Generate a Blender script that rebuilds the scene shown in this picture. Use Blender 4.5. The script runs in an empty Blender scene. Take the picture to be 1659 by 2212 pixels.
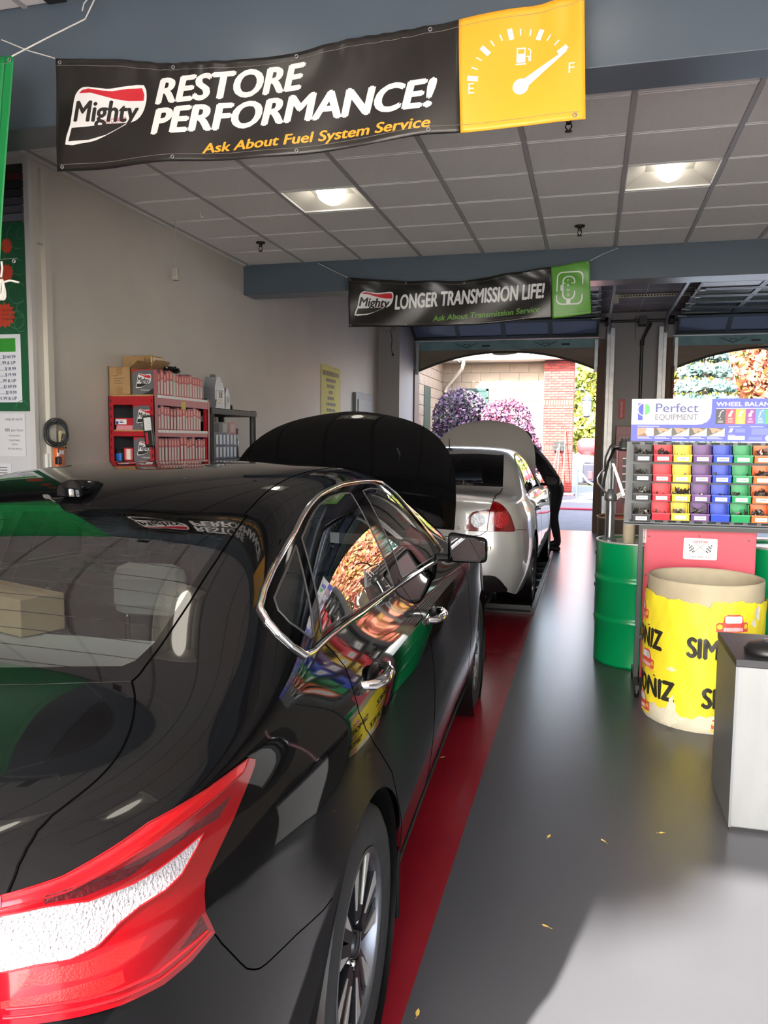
import bpy, bmesh, math, random
import numpy as np
from mathutils import Vector, Matrix, Euler
from mathutils.geometry import delaunay_2d_cdt
PI = math.pi
scene = bpy.context.scene
COL = scene.collection

# ---------------------------------------------------------------- camera
CAM_H, CAM_F = 1.57, 1700.0
cam_d = bpy.data.cameras.new('camera')
cam_d.sensor_fit = 'VERTICAL'; cam_d.sensor_height = 36.0; cam_d.lens = CAM_F / 2212.0 * 36.0
cam_d.clip_start = 0.05; cam_d.clip_end = 400
cam = bpy.data.objects.new('camera', cam_d); COL.objects.link(cam)
_yaw, _pitch, _roll = math.radians(14.5847), math.radians(5.2057), math.radians(0.5)
_right = Vector((math.cos(_yaw), math.sin(_yaw), 0))
_fwd = Vector((-math.sin(_yaw) * math.cos(_pitch), math.cos(_yaw) * math.cos(_pitch), -math.sin(_pitch)))
_up = _right.cross(_fwd)
_r2 = _right * math.cos(_roll) + _up * math.sin(_roll)
_u2 = -_right * math.sin(_roll) + _up * math.cos(_roll)
_m = Matrix((_r2, _u2, -_fwd)).transposed().to_4x4(); _m.translation = (0, 0, CAM_H)
cam.matrix_world = _m
scene.camera = cam

# ---------------------------------------------------------------- world, sun, exposure
SUN_EL, SUN_AZ = math.radians(31.5), math.radians(22)      # light travels to +Y, +X
w = bpy.data.worlds.new('sky'); scene.world = w; w.use_nodes = True
_n = w.node_tree.nodes; _n.clear()
_sky = _n.new('ShaderNodeTexSky'); _sky.sky_type = 'NISHITA'; _sky.sun_disc = False
_sky.sun_elevation = SUN_EL; _sky.sun_rotation = math.radians(180) + SUN_AZ; _sky.air_density = 1.0; _sky.dust_density = 2.0
_bg = _n.new('ShaderNodeBackground'); _bg.inputs[1].default_value = 0.72
_o = _n.new('ShaderNodeOutputWorld')
_hs = _n.new('ShaderNodeHueSaturation'); _hs.inputs['Saturation'].default_value = 0.55
w.node_tree.links.new(_sky.outputs[0], _hs.inputs['Color']); w.node_tree.links.new(_hs.outputs[0], _bg.inputs[0]); w.node_tree.links.new(_bg.outputs[0], _o.inputs[0])
sun_d = bpy.data.lights.new('sun', 'SUN'); sun_d.energy = 14.0; sun_d.angle = math.radians(0.9); sun_d.color = (1.0, 0.96, 0.91)
sun = bpy.data.objects.new('sun', sun_d); COL.objects.link(sun)
_sd = Vector((math.sin(SUN_AZ) * math.cos(SUN_EL), math.cos(SUN_AZ) * math.cos(SUN_EL), -math.sin(SUN_EL)))
sun.rotation_euler = _sd.to_track_quat('-Z', 'Y').to_euler()
sun.location = (-6, -14, 12)
vs = scene.view_settings
scene.display_settings.display_device = 'sRGB'
vs.view_transform = 'Standard'; vs.look = 'None'; vs.gamma = 1.0; vs.exposure = 1.4; vs.use_curve_mapping = False
scene.cycles.max_bounces = 7; scene.cycles.diffuse_bounces = 4; scene.cycles.glossy_bounces = 4
scene.cycles.use_adaptive_sampling = True; scene.cycles.adaptive_threshold = 0.035; scene.cycles.transparent_max_bounces = 10; scene.cycles.sample_clamp_indirect = 6.0
scene.cycles.caustics_reflective = False; scene.cycles.caustics_refractive = False

# ---------------------------------------------------------------- materials
MATS = {}
def srgb(r, g, b):
    f = lambda c: (c / 255 / 12.92) if c / 255 <= 0.04045 else ((c / 255 + 0.055) / 1.055) ** 2.4
    return (f(r), f(g), f(b))
def mat(name, col, rough=0.5, metal=0.0, coat=0.0, var=0.0, vscale=6.0, bump=0.0, bscale=60.0, emit=None, estr=0.0,
        spec=0.5, trans=0.0, stretch=None, rvar=0.0, alpha=None, coat_r=0.03):
    if name in MATS: return MATS[name]
    m = bpy.data.materials.new(name); m.use_nodes = True; MATS[name] = m
    nt = m.node_tree; b = nt.nodes['Principled BSDF']; L = nt.links
    b.inputs['Base Color'].default_value = (*col, 1); b.inputs['Roughness'].default_value = rough
    b.inputs['Metallic'].default_value = metal; b.inputs['Specular IOR Level'].default_value = spec
    b.inputs['Coat Weight'].default_value = coat; b.inputs['Coat Roughness'].default_value = coat_r
    if trans: b.inputs['Transmission Weight'].default_value = trans
    if alpha is not None: b.inputs['Alpha'].default_value = alpha
    if emit: b.inputs['Emission Color'].default_value = (*emit, 1); b.inputs['Emission Strength'].default_value = estr
    if var or bump or rvar:
        tc = nt.nodes.new('ShaderNodeTexCoord'); mp = nt.nodes.new('ShaderNodeMapping')
        if stretch: mp.inputs['Scale'].default_value = stretch
        L.new(tc.outputs['Object'], mp.inputs[0])
        if var or rvar:
            nz = nt.nodes.new('ShaderNodeTexNoise'); nz.inputs['Scale'].default_value = vscale; nz.inputs['Detail'].default_value = 6
            L.new(mp.outputs[0], nz.inputs['Vector'])
            if var:
                mr = nt.nodes.new('ShaderNodeMapRange'); mr.inputs[1].default_value = 0.3; mr.inputs[2].default_value = 0.7
                mr.inputs[3].default_value = 1 - var; mr.inputs[4].default_value = 1 + var * 0.6
                L.new(nz.outputs[0], mr.inputs[0])
                mx = nt.nodes.new('ShaderNodeVectorMath'); mx.operation = 'SCALE'; mx.inputs[0].default_value = col
                L.new(mr.outputs[0], mx.inputs['Scale']); L.new(mx.outputs[0], b.inputs['Base Color'])
            if rvar:
                mr = nt.nodes.new('ShaderNodeMapRange'); mr.inputs[1].default_value = 0.3; mr.inputs[2].default_value = 0.7
                mr.inputs[3].default_value = max(0.02, rough - rvar); mr.inputs[4].default_value = rough + rvar
                L.new(nz.outputs[0], mr.inputs[0]); L.new(mr.outputs[0], b.inputs['Roughness'])
        if bump:
            n2 = nt.nodes.new('ShaderNodeTexNoise'); n2.inputs['Scale'].default_value = bscale; n2.inputs['Detail'].default_value = 4
            L.new(mp.outputs[0], n2.inputs['Vector'])
            bp = nt.nodes.new('ShaderNodeBump'); bp.inputs['Strength'].default_value = bump; bp.inputs['Distance'].default_value = 0.01
            L.new(n2.outputs[0], bp.inputs['Height']); L.new(bp.outputs[0], b.inputs['Normal'])
    return m
def thin_glass(name, tint, rough=0.0):
    if name in MATS: return MATS[name]
    m = bpy.data.materials.new(name); m.use_nodes = True; MATS[name] = m
    nt = m.node_tree; nt.nodes.clear()
    o = nt.nodes.new('ShaderNodeOutputMaterial'); t = nt.nodes.new('ShaderNodeBsdfTransparent'); g = nt.nodes.new('ShaderNodeBsdfGlossy')
    mx = nt.nodes.new('ShaderNodeMixShader'); fr = nt.nodes.new('ShaderNodeFresnel'); fr.inputs[0].default_value = 1.55
    t.inputs[0].default_value = (*tint, 1); g.inputs['Roughness'].default_value = rough; g.inputs[0].default_value = (1, 1, 1, 1)
    mul = nt.nodes.new('ShaderNodeMath'); mul.operation = 'MULTIPLY'; mul.inputs[1].default_value = 1.7; mul.use_clamp = True
    nt.links.new(fr.outputs[0], mul.inputs[0])
    nt.links.new(mul.outputs[0], mx.inputs[0]); nt.links.new(t.outputs[0], mx.inputs[1]); nt.links.new(g.outputs[0], mx.inputs[2])
    nt.links.new(mx.outputs[0], o.inputs[0]); return m

# ---------------------------------------------------------------- object helpers
def tag(o, label=None, cat=None, group=None, kind=None):
    if label: o['label'] = label
    if cat: o['category'] = cat
    if group: o['group'] = group
    if kind: o['kind'] = kind
    return o
def thing(name, label, cat, loc=(0, 0, 0), rz=0.0, group=None):
    o = bpy.data.objects.new(name, None); COL.objects.link(o); o.empty_display_size = 0.05
    o.location = loc; o.rotation_euler = (0, 0, rz)
    return tag(o, label, cat, group)
def link(name, me, parent=None, loc=None, rot=None):
    o = bpy.data.objects.new(name, me); COL.objects.link(o)
    if parent is not None: o.parent = parent
    if loc is not None: o.location = loc
    if rot is not None: o.rotation_euler = rot
    return o
def copy_tree(o, parent=None):
    c = o.copy(); COL.objects.link(c); c.parent = parent
    for ch in [x for x in bpy.data.objects if x.parent == o]: copy_tree(ch, c)
    return c
class MB:
    """collects simple solids into one mesh"""
    def __init__(s): s.v = []; s.f = []; s.mi = []; s.sm = []
    def add(s, vs, fs, mi=0, smooth=False, M=None):
        b = len(s.v)
        for p in vs:
            p = Vector(p); s.v.append(tuple(M @ p) if M is not None else tuple(p))
        for f in fs: s.f.append(tuple(b + i for i in f)); s.mi.append(mi); s.sm.append(smooth)
        return s
    def box(s, c, d, mi=0, rz=0, M=None, bev=0.0):
        x, y, z = d[0] / 2, d[1] / 2, d[2] / 2
        if bev > 0:
            bm = bmesh.new(); bmesh.ops.create_cube(bm, size=1)
            for v in bm.verts: v.co = Vector((v.co.x * d[0], v.co.y * d[1], v.co.z * d[2]))
            bmesh.ops.bevel(bm, geom=bm.edges[:] , offset=min(bev, min(d) * 0.45), segments=2, profile=0.5, affect='EDGES')
            bm.verts.index_update()
            vs = [v.co.copy() for v in bm.verts]; fs = [[v.index for v in f.verts] for f in bm.faces]; bm.free()
        else:
            vs = [Vector(p) for p in ((-x, -y, -z), (x, -y, -z), (x, y, -z), (-x, y, -z), (-x, -y, z), (x, -y, z), (x, y, z), (-x, y, z))]
            fs = [(0, 3, 2, 1), (4, 5, 6, 7), (0, 1, 5, 4), (1, 2, 6, 5), (2, 3, 7, 6), (3, 0, 4, 7)]
        R = Matrix.Translation(Vector(c)) @ Matrix.Rotation(rz, 4, 'Z')
        if M is not None: R = M @ R
        return s.add(vs, fs, mi, False, R)
    def mm(s, a, b, mi=0, M=None, bev=0.0):          # box from its two corners
        c = [(a[i] + b[i]) / 2 for i in range(3)]; d = [abs(b[i] - a[i]) for i in range(3)]
        return s.box(c, d, mi, 0, M, bev)
    def tube(s, pts, r, n=8, mi=0, caps=True, M=None, closed=False):
        P = [Vector(p) for p in pts]; rs = r if isinstance(r, (list, tuple)) else [r] * len(P); vs = []; fs = []; prev = None
        m = len(P)
        for i, p in enumerate(P):
            if closed: t = P[(i + 1) % m] - P[i - 1]
            else: t = P[min(i + 1, m - 1)] - P[max(i - 1, 0)]
            t = t.normalized() if t.length > 1e-9 else Vector((0, 0, 1))
            if prev is None:
                a = Vector((0, 0, 1)) if abs(t.z) < 0.9 else Vector((1, 0, 0)); u = t.cross(a).normalized()
            else:
                u = prev - t * prev.dot(t); u = u.normalized() if u.length > 1e-6 else t.orthogonal().normalized()
            prev = u; v_ = t.cross(u)
            for k in range(n):
                a = 2 * PI * k / n; vs.append(p + (u * math.cos(a) + v_ * math.sin(a)) * rs[i])
        rng = m if closed else m - 1
        for i in range(rng):
            j = (i + 1) % m
            for k in range(n):
                fs.append((i * n + k, i * n + (k + 1) % n, j * n + (k + 1) % n, j * n + k))
        s.add(vs, fs, mi, True, M)
        if caps and not closed:
            s.add(vs[:n], [tuple(range(n))[::-1]], mi, False, M); s.add(vs[-n:], [tuple(range(n))], mi, False, M)
        return s
    def lathe(s, prof, n=32, mi=0, M=None, smooth=True, caps=False, a0=0.0, a1=2 * PI):
        """prof: list of (r, z) revolved around z"""
        vs = []; fs = []; full = abs(a1 - a0 - 2 * PI) < 1e-6; nn = n if full else n + 1
        for r, z in prof:
            for k in range(nn):
                a = a0 + (a1 - a0) * k / n; vs.append((r * math.cos(a), r * math.sin(a), z))
        for i in range(len(prof) - 1):
            for k in range(n):
                k2 = (k + 1) % nn
                fs.append((i * nn + k, i * nn + k2, (i + 1) * nn + k2, (i + 1) * nn + k))
        s.add(vs, fs, mi, smooth, M)
        if caps:
            s.add(vs[:nn], [tuple(range(nn))[::-1]], mi, False, M); s.add(vs[-nn:], [tuple(range(nn))], mi, False, M)
        return s
    def prism(s, poly, z0, z1, mi=0, M=None, smooth=False):
        """poly (x,y) extruded from z0 to z1"""
        n = len(poly); vs = [(x, y, z0) for x, y in poly] + [(x, y, z1) for x, y in poly]
        tri = cdt_fill([tuple(p) for p in poly])
        if tri is None:
            fs = [tuple(range(n))[::-1], tuple(range(n, 2 * n))]
        else:
            fs = [tuple(t[::-1]) for t in tri] + [tuple(i + n for i in t) for t in tri]
        s.add(vs, fs, mi, False, M)
        s.add(vs, [(i, (i + 1) % n, (i + 1) % n + n, i + n) for i in range(n)], mi, smooth, M)
        return s
    def ball(s, c, r, n=12, mi=0, M=None):
        prof = [(max(1e-4, math.sin(PI * i / 8)), -math.cos(PI * i / 8)) for i in range(9)]
        rr = r if isinstance(r, (tuple, list)) else (r, r, r)
        T = Matrix.Translation(Vector(c)) @ Matrix.Diagonal((rr[0], rr[1], rr[2], 1))
        if M is not None: T = M @ T
        return s.lathe(prof, n, mi, T)
    def build(s, name, mats, parent=None, loc=None, rot=None, **kw):
        me = bpy.data.meshes.new(name); me.from_pydata(s.v, [], s.f); me.update()
        mats = mats if isinstance(mats, (list, tuple)) else [mats]
        for m in mats: me.materials.append(m)
        me.polygons.foreach_set('material_index', s.mi); me.polygons.foreach_set('use_smooth', s.sm)
        o = link(name, me, parent, loc, rot)
        if kw: tag(o, **kw)
        return o
def cdt_fill(poly):
    n = len(poly)
    r = delaunay_2d_cdt([Vector(p) for p in poly], [(i, (i + 1) % n) for i in range(n)], [], 1, 1e-7)
    if len(r[0]) != n: return None
    # map output verts to input
    m = {}
    for i, o in enumerate(r[3]):
        for k in o: m[i] = k
    area = 0
    out = []
    for f in r[2]:
        t = [m[i] for i in f]
        a, b, c = (Vector(poly[i]) for i in t)
        if (b - a).cross(c - a) < 0: t = t[::-1]
        out.append(t)
    return out
def XF(loc=(0, 0, 0), rot=(0, 0, 0), sc=(1, 1, 1)):
    return Matrix.Translation(Vector(loc)) @ Euler(rot).to_matrix().to_4x4() @ Matrix.Diagonal((*sc, 1))
def pip(x, y, poly):
    c = False; n = len(poly); j = n - 1
    for i in range(n):
        xi, yi = poly[i]; xj, yj = poly[j]
        if (yi > y) != (yj > y) and x < (xj - xi) * (y - yi) / (yj - yi + 1e-15) + xi: c = not c
        j = i
    return c

# ---------------------------------------------------------------- print: letters and flat shapes laid on a surface
_TXT = {}
def text2d(body, bold=0.0, shear=0.0):
    """unit-height outline text as (verts, faces, width); cap height = 1"""
    key = (body, bold, shear)
    if key in _TXT: return _TXT[key]
    cu = bpy.data.curves.new('t', 'FONT'); cu.body = body; cu.size = 1.0; cu.shear = shear
    cu.resolution_u = 4; cu.fill_mode = 'FRONT' if hasattr(cu, 'fill_mode') else cu.fill_mode
    ob = bpy.data.objects.new('t', cu); me = bpy.data.meshes.new_from_object(ob)
    V = [(v.co.x, v.co.y) for v in me.vertices]; F = [tuple(p.vertices) for p in me.polygons]
    bpy.data.objects.remove(ob); bpy.data.curves.remove(cu); bpy.data.meshes.remove(me)
    if V:
        x0 = min(v[0] for v in V); x1 = max(v[0] for v in V)
    else: x0 = x1 = 0
    _TXT[key] = ([(x - x0, y) for x, y in V], F, x1 - x0)
    return _TXT[key]
CAP = 0.685
def put_text(parent, name, body, mapf, x, y, h, width, m, bold=0.0, shear=0.0, eps=0.0015, sub=0, rot=0.0, align='L', fat=0.0):
    """letters of cap height h whose left-bottom stands at (x,y) of the flat; width stretches the line"""
    V, F, W0 = text2d(body, 0.0, shear); fat = max(fat, bold)
    if not V: return None
    sx = width / W0 if width else h / CAP; sy = h / CAP
    ox = {'L': 0, 'C': -W0 * sx / 2, 'R': -W0 * sx}[align]
    bm = bmesh.new()
    for k, (dx, dy) in enumerate(((-fat, 0), (fat, 0), (0, -fat * 0.6), (0, fat * 0.6)) if fat else ((0, 0),)):
        vs = [bm.verts.new((px * sx + ox + dx * sx, py * sy + dy * sy, k * 8e-5)) for px, py in V]
        for f in F:
            try: bm.faces.new([vs[i] for i in f])
            except ValueError: pass
    if sub: _cut(bm, sub)
    c, s_ = math.cos(rot), math.sin(rot)
    for v in bm.verts:
        X, Y = v.co.x * c - v.co.y * s_ + x, v.co.x * s_ + v.co.y * c + y
        v.co = Vector(mapf(X, Y, eps + v.co.z))
    me = bpy.data.meshes.new(name); bm.to_mesh(me); bm.free(); me.materials.append(m)
    o = link(name, me, parent)
    return o
def _cut(bm, step):
    bmesh.ops.triangulate(bm, faces=bm.faces[:])
    for _ in range(5):
        es = [e for e in bm.edges if e.calc_length() > step]
        if not es: break
        bmesh.ops.subdivide_edges(bm, edges=es, cuts=1)
        bmesh.ops.triangulate(bm, faces=[f for f in bm.faces if len(f.verts) > 3])
def put_poly(parent, name, poly, mapf, m, eps=0.001, sub=0):
    bm = bmesh.new(); vs = [bm.verts.new((px, py, 0)) for px, py in poly]; n = len(vs)
    t = cdt_fill(poly)
    for f in (t or [tuple(range(n))]):
        try: bm.faces.new([vs[i] for i in f])
        except ValueError: pass
    if sub: _cut(bm, sub)
    for v in bm.verts: v.co = Vector(mapf(v.co.x, v.co.y, eps))
    me = bpy.data.meshes.new(name); bm.to_mesh(me); bm.free(); me.materials.append(m)
    return link(name, me, parent)
def put_polys(parent, name, polys, mapf, m, eps=0.001, sub=0):
    bm = bmesh.new()
    for poly in polys:
        vs = [bm.verts.new((px, py, 0)) for px, py in poly]
        t = cdt_fill(poly)
        for f in (t or [tuple(range(len(vs)))]):
            try: bm.faces.new([vs[i] for i in f])
            except ValueError: pass
    if sub: _cut(bm, sub)
    for v in bm.verts: v.co = Vector(mapf(v.co.x, v.co.y, eps))
    me = bpy.data.meshes.new(name); bm.to_mesh(me); bm.free(); me.materials.append(m)
    return link(name, me, parent)
def rect(x0, y0, x1, y1): return [(x0, y0), (x1, y0), (x1, y1), (x0, y1)]
def facing(x0, y0, z0):          # a flat that faces the camera side (-Y): u to +X, v to +Z
    return lambda u, v, e: (x0 + u, y0 - e, z0 + v)
def facing_px(x0, y0, z0):       # a flat on the left wall that faces +X: u to +Y, v to +Z
    return lambda u, v, e: (x0 + e, y0 + u, z0 + v)
def disc(x, y, r, n=20, ry=None): return [(x + r * math.cos(2 * PI * i / n), y + (ry or r) * math.sin(2 * PI * i / n)) for i in range(n)]
# ================================================================ the building
M_floor = mat('epoxy_grey', srgb(80, 80, 83), 0.28, spec=0.34, var=0.08, vscale=1.2, bump=0.015, bscale=25)
M_stripe = mat('epoxy_red', srgb(142, 26, 38), 0.24, var=0.1, vscale=2.5)
M_wall = mat('wall_taupe', srgb(204, 197, 187), 0.55, var=0.07, vscale=1.3, bump=0.03, bscale=12)
M_wallw = mat('wall_pale', srgb(206, 206, 208), 0.6, var=0.04)
M_grey = mat('pier_grey', srgb(150, 148, 148), 0.6, var=0.06, vscale=2)
M_beam = mat('beam_blue', srgb(78, 90, 101), 0.30, var=0.05, vscale=2.0)
M_tile = mat('ceiling_tile', srgb(236, 234, 232), 0.9, var=0.03, vscale=40, bump=0.10, bscale=160)
M_tbar = mat('ceiling_bar_grey', srgb(176, 174, 173), 0.5)
M_tbarw = mat('ceiling_bar_white', srgb(226, 225, 222), 0.4)
M_dark = mat('dark_void', srgb(30, 30, 30), 0.9)
M_steel = mat('galvanised', srgb(158, 160, 162), 0.38, metal=0.8, var=0.15, vscale=9)
M_black = mat('black_plastic', srgb(22, 22, 23), 0.45)
M_blackm = mat('black_metal', srgb(38, 38, 40), 0.4)
M_white = mat('white_print', srgb(232, 232, 230), 0.45)
M_rope = mat('white_rope', srgb(214, 212, 205), 0.85, bump=0.3, bscale=300)

def box_obj(name, a, b, m, parent=None, bev=0.0, **kw): return MB().mm(a, b, bev=bev).build(name, m, parent, **kw)
def S(o): o['kind'] = 'structure'; return o
ZC, ZN, ZF = 3.36, 3.63, 3.78
XL = -3.53
floor = S(box_obj('floor', (-7, -1.9, -0.12), (9, 14.32, 0), M_floor))
box_obj('floor_stripe', (-2.35, -1.85, 0.0), (-0.446, 14.3, 0.0012), M_stripe, floor)
wl = S(box_obj('wall_left', (XL - 0.2, 4.46, 0), (XL, 14.3, 3.95), M_wall))
S(box_obj('wall_return', (-7, 4.46, 0), (XL - 0.2, 4.66, 3.95), M_wallw))
S(box_obj('wall_side', (-7.2, -1.9, 0), (-7, 4.66, 3.95), M_wallw))
S(box_obj('wall_right', (9, -1.9, 0), (9.2, 14.6, 3.95), M_wall))
# corner bead and white facing of the return wall beside the price board
box_obj('corner_bead', (XL - 0.035, 4.445, 0), (XL + 0.006, 4.48, 3.36), mat('bead_white', srgb(205, 203, 200), 0.5), wl)
S(box_obj('trim_1', (-7, 4.447, 0), (XL - 0.035, 4.4595, 1.74), M_wallw))
# roof over everything
S(box_obj('roof', (-7.3, -2.2, 4.05), (9.3, 14.9, 4.35), M_dark))

# front wall with the two door openings
D1, D2 = (-3.17, 0.11), (1.30, 4.55)
wf = MB()
for a, b in ((XL - 0.2, D1[0]), (D1[1], D2[0]), (D2[1], 9)): wf.mm((a, 14.3, 0), (b, 14.6, 4.0))
for a, b in (D1, D2): wf.mm((a, 14.3, 3.38), (b, 14.6, 4.0))
wf = S(wf.build('wall_front', M_grey))
box_obj('pilaster', (XL, 13.1, 0), (-3.16, 14.3, 3.78), M_grey, wf)
# back wall behind the camera, open doors
B1, B2 = (-3.1, 0.25), (1.45, 4.75)
wb = MB()
for a, b in ((-7, B1[0]), (B1[1], B2[0]), (B2[1], 9)): wb.mm((a, -1.9, 0), (b, -1.6, 4.0))
for a, b in (B1, B2): wb.mm((a, -1.9, 3.3), (b, -1.6, 4.0))
wb = S(wb.build('wall_back', M_wallw))
# arch shaped boards under the lintels
def arch_board(name, x0, x1, y, t, zs, za, zt, m, parent):
    n = 24; cx = (x0 + x1) / 2; hw = (x1 - x0) / 2
    pts = [(x0 + (x1 - x0) * i / n, zs + (za - zs) * (1 - abs((x0 + (x1 - x0) * i / n - cx) / hw) ** 2.1)) for i in range(n + 1)]
    poly = pts + [(x1, zt), (x0, zt)]
    M = Matrix(((1, 0, 0, 0), (0, 0, 1, 0), (0, 1, 0, 0), (0, 0, 0, 1)))
    return MB().prism(poly, y, y + t, M=M).build(name, m, parent), pts
M_archb = mat('arch_board_brown', srgb(132, 120, 106), 0.7, var=0.22, vscale=1.6, stretch=(1, 1, 2.5))
M_wood = mat('jamb_wood', srgb(92, 66, 46), 0.6, var=0.25, vscale=7, stretch=(6, 6, 0.6))
M_teal = mat('teal_wrap', srgb(120, 158, 164), 0.55, var=0.2, vscale=4)
M_edge = mat('arch_edge', srgb(70, 62, 54), 0.7)
for wi, (a, b), y in ((wf, D1, 14.36), (wf, D2, 14.36), (wb, B1, -1.78), (wb, B2, -1.78)):
    ab, pts = arch_board('arch_board', a, b, y, 0.05, 2.80, 3.15, 3.30, M_archb, wi)
    if wi is wf:
        MB().tube([(px, y - 0.012, pz + 0.012) for px, pz in pts], 0.02, 6).build('arch_moulding', M_edge, wi)
        tl = box_obj('teal_strip', (a, y - 0.012, 3.21), (b, y - 0.002, 3.37), M_teal, wi)
        mp = facing(a, y - 0.012, 3.21)
        chev = []
        for cxx in (0.95, 2.35):
            chev += [[(cxx - 0.22, 0.12), (cxx - 0.19, 0.12), (cxx, 0.045), (cxx + 0.19, 0.12), (cxx + 0.22, 0.12), (cxx, 0.03)]]
            chev += [rect(cxx - 0.05, 0.085, cxx - 0.01, 0.10), rect(cxx + 0.01, 0.085, cxx + 0.07, 0.097), rect(cxx + 0.28, 0.05, cxx + 0.42, 0.085)]
        put_polys(wi, 'wrap_print', chev, mp, mat('print_dark', srgb(46, 60, 64), 0.6), 0.001)
        put_poly(wi, 'plaster_patch', [((a + b) / 2 - a + 0.27 * math.cos(t) * (1 + 0.12 * math.sin(5 * t)), -0.045 + 0.06 * math.sin(t) * (1 + 0.1 * math.cos(3 * t))) for t in [2 * PI * i / 28 for i in range(28)]],
                 facing(a, y - 0.002, 3.21), mat('plaster', srgb(176, 172, 164), 0.8, var=0.1), 0.001)
        for xx, sg in ((a, 1), (b, -1)):
            box_obj('door_jamb', (xx, 14.20, 0), (xx + sg * 0.035, 14.6, 2.86), M_wood, wi)
            box_obj('jamb_casing', (xx - sg * 0.09, 14.27, 0), (xx, 14.30, 3.34), M_wood, wi)
            box_obj('jamb_strip', (xx + sg * 0.03, 14.30, 2.78), (xx + sg * 0.085, 14.345, 3.34), M_steel, wi)

# overhead doors rolled back under the roof on their tracks
M_dgreen = mat('door_green', srgb(38, 52, 50), 0.35)
M_dglass = mat('door_pane', srgb(52, 58, 68), 0.12, var=0.1, vscale=1.2); M_dglow = mat('door_pane_reflect', srgb(92, 106, 132), 0.12, var=0.1, vscale=1.2)  # panes of the lowest section carry a bluish reflection in their colour
M_dlite = mat('door_pane_lit', srgb(206, 206, 204), 0.3)
def overhead_door(name, x0, x1, label, yh=14.12):
    t = thing(name, label, 'garage door', ((x0 + x1) / 2, yh, 3.4)); t['kind'] = 'structure'
    wdt = x1 - x0 - 0.06
    path = [(yh, 3.37), (yh - 0.17, 3.60)]
    secs = [((0.10, 0.0), (-0.34, 0.24))] + [((-0.36 - 0.54 * i, 0.26), (-0.36 - 0.54 * (i + 1) + 0.02, 0.26)) for i in range(5)]
    for k, ((ya, za), (yb, zb)) in enumerate(secs):
        ln = math.hypot(yb - ya, zb - za); ang = math.atan2(zb - za, -(yb - ya))
        # local frame: u across, v along the section, w its normal
        M = Matrix.Translation(Vector((0, ya, za))) @ Matrix.Rotation(-ang, 4, 'X') @ Matrix.Rotation(PI, 4, 'Z')
        mb = MB(); n = 4
        mb.mm((-wdt / 2, 0, -0.02), (wdt / 2, 0.07, 0.02), M=M); mb.mm((-wdt / 2, ln - 0.07, -0.02), (wdt / 2, ln, 0.02), M=M)
        for i in range(n + 1):
            cx = -wdt / 2 + wdt * i / n; mb.mm((max(cx - 0.035, -wdt / 2), 0.07, -0.02), (min(cx + 0.035, wdt / 2), ln - 0.07, 0.02), M=M)
        sec = mb.build('door_section', M_dgreen, t)
        for i in range(n):
            c0 = -wdt / 2 + wdt * i / n + 0.035; c1 = -wdt / 2 + wdt * (i + 1) / n - 0.035
            MB().mm((c0, 0.07, -0.006), (c1, ln - 0.07, 0.006), M=M).build('pane', M_dlite if k == 5 else (M_dglow if k == 0 else M_dglass), sec)
        if k < 5:
            for sx in (-1, 1):
                MB().tube([(sx * (wdt / 2 - 0.06), yb, zb - 0.02), (sx * (wdt / 2 + 0.02), yb, zb - 0.02)], 0.012, 6).box((sx * (wdt / 2 - 0.08), yb, zb - 0.03), (0.07, 0.10, 0.006)).build('hinge', M_steel, t)
    for sx in (-1, 1):
        xx = sx * (wdt / 2 + 0.17)
        MB().mm((xx - 0.025, -0.02, -3.39), (xx + 0.025, 0.03, 0.02)).mm((xx - 0.025, 0.03, -3.39), (xx - 0.018, 0.09, 0.02)).build('track', M_steel, t)
        MB().tube([(xx, 0.0, 0.0), (xx, -0.05, 0.12), (xx, -0.16, 0.21), (xx, -0.34, 0.255)], 0.025, 6).mm((xx - 0.02, -3.2, 0.22), (xx + 0.02, -0.34, 0.29)).build('track', M_steel, t)
        MB().mm((xx + sx * 0.03, -0.02, -3.3), (xx + sx * 0.10, 0.0, 0.1)).build('track_angle', M_steel, t)
    return t
overhead_door('door_1', D1[0], D1[1], 'dark green overhead door rolled up above the opening ahead of the silver car')
overhead_door('door_2', D2[0], D2[1], 'dark green overhead door rolled up above the opening behind the weight display')
# steel between the two doors: torsion shaft, conduit, hangers
tor = thing('torsion_shaft', 'black door shaft spanning the grey pier between the two doors', 'shaft', (0.72, 14.05, 3.6))
MB().tube([(-0.62, 0, 0), (0.66, 0, 0)], 0.022, 10).build('shaft', M_blackm, tor)
for sx in (-0.5, 0.52): MB().lathe([(0.02, -0.04), (0.07, -0.04), (0.07, 0.04), (0.02, 0.04)], 16, M=XF((sx, 0, 0), (0, PI / 2, 0))).build('cable_drum', M_blackm, tor)
MB().box((0.07, 0.06, 0), (0.12, 0.28, 0.14)).build('bearing_plate', M_blackm, tor)
cond = thing('conduit', 'black electrical conduit running down the grey pier between the doors', 'conduit', (0.80, 14.26, 0))
MB().tube([(0, 0, 1.92), (0, 0, 3.25), (0.02, -0.03, 3.35), (0.10, -0.12, 3.52), (0.12, -0.16, 3.56)], 0.026, 8).build('pipe', M_blackm, cond)
MB().tube([(0, 0, 3.22), (0, 0, 3.30)], 0.036, 8).build('coupling', M_blackm, cond)
MB().mm((-0.12, 0.005, 3.3), (-0.112, 0.013, 3.72)).build('cable', M_black, cond)
hang = thing('slotted_angle', 'perforated steel angle bar hanging between the two door tracks', 'angle bar', (0.30, 12.5, 3.74))
hb = MB().mm((0, 0, -0.02), (1.12, 0.004, 0.03)).mm((0, 0, 0.026), (1.12, 0.04, 0.03))
hb.build('bar', mat('angle_cream', srgb(226, 220, 200), 0.5), hang)
hm = MB()
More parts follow.
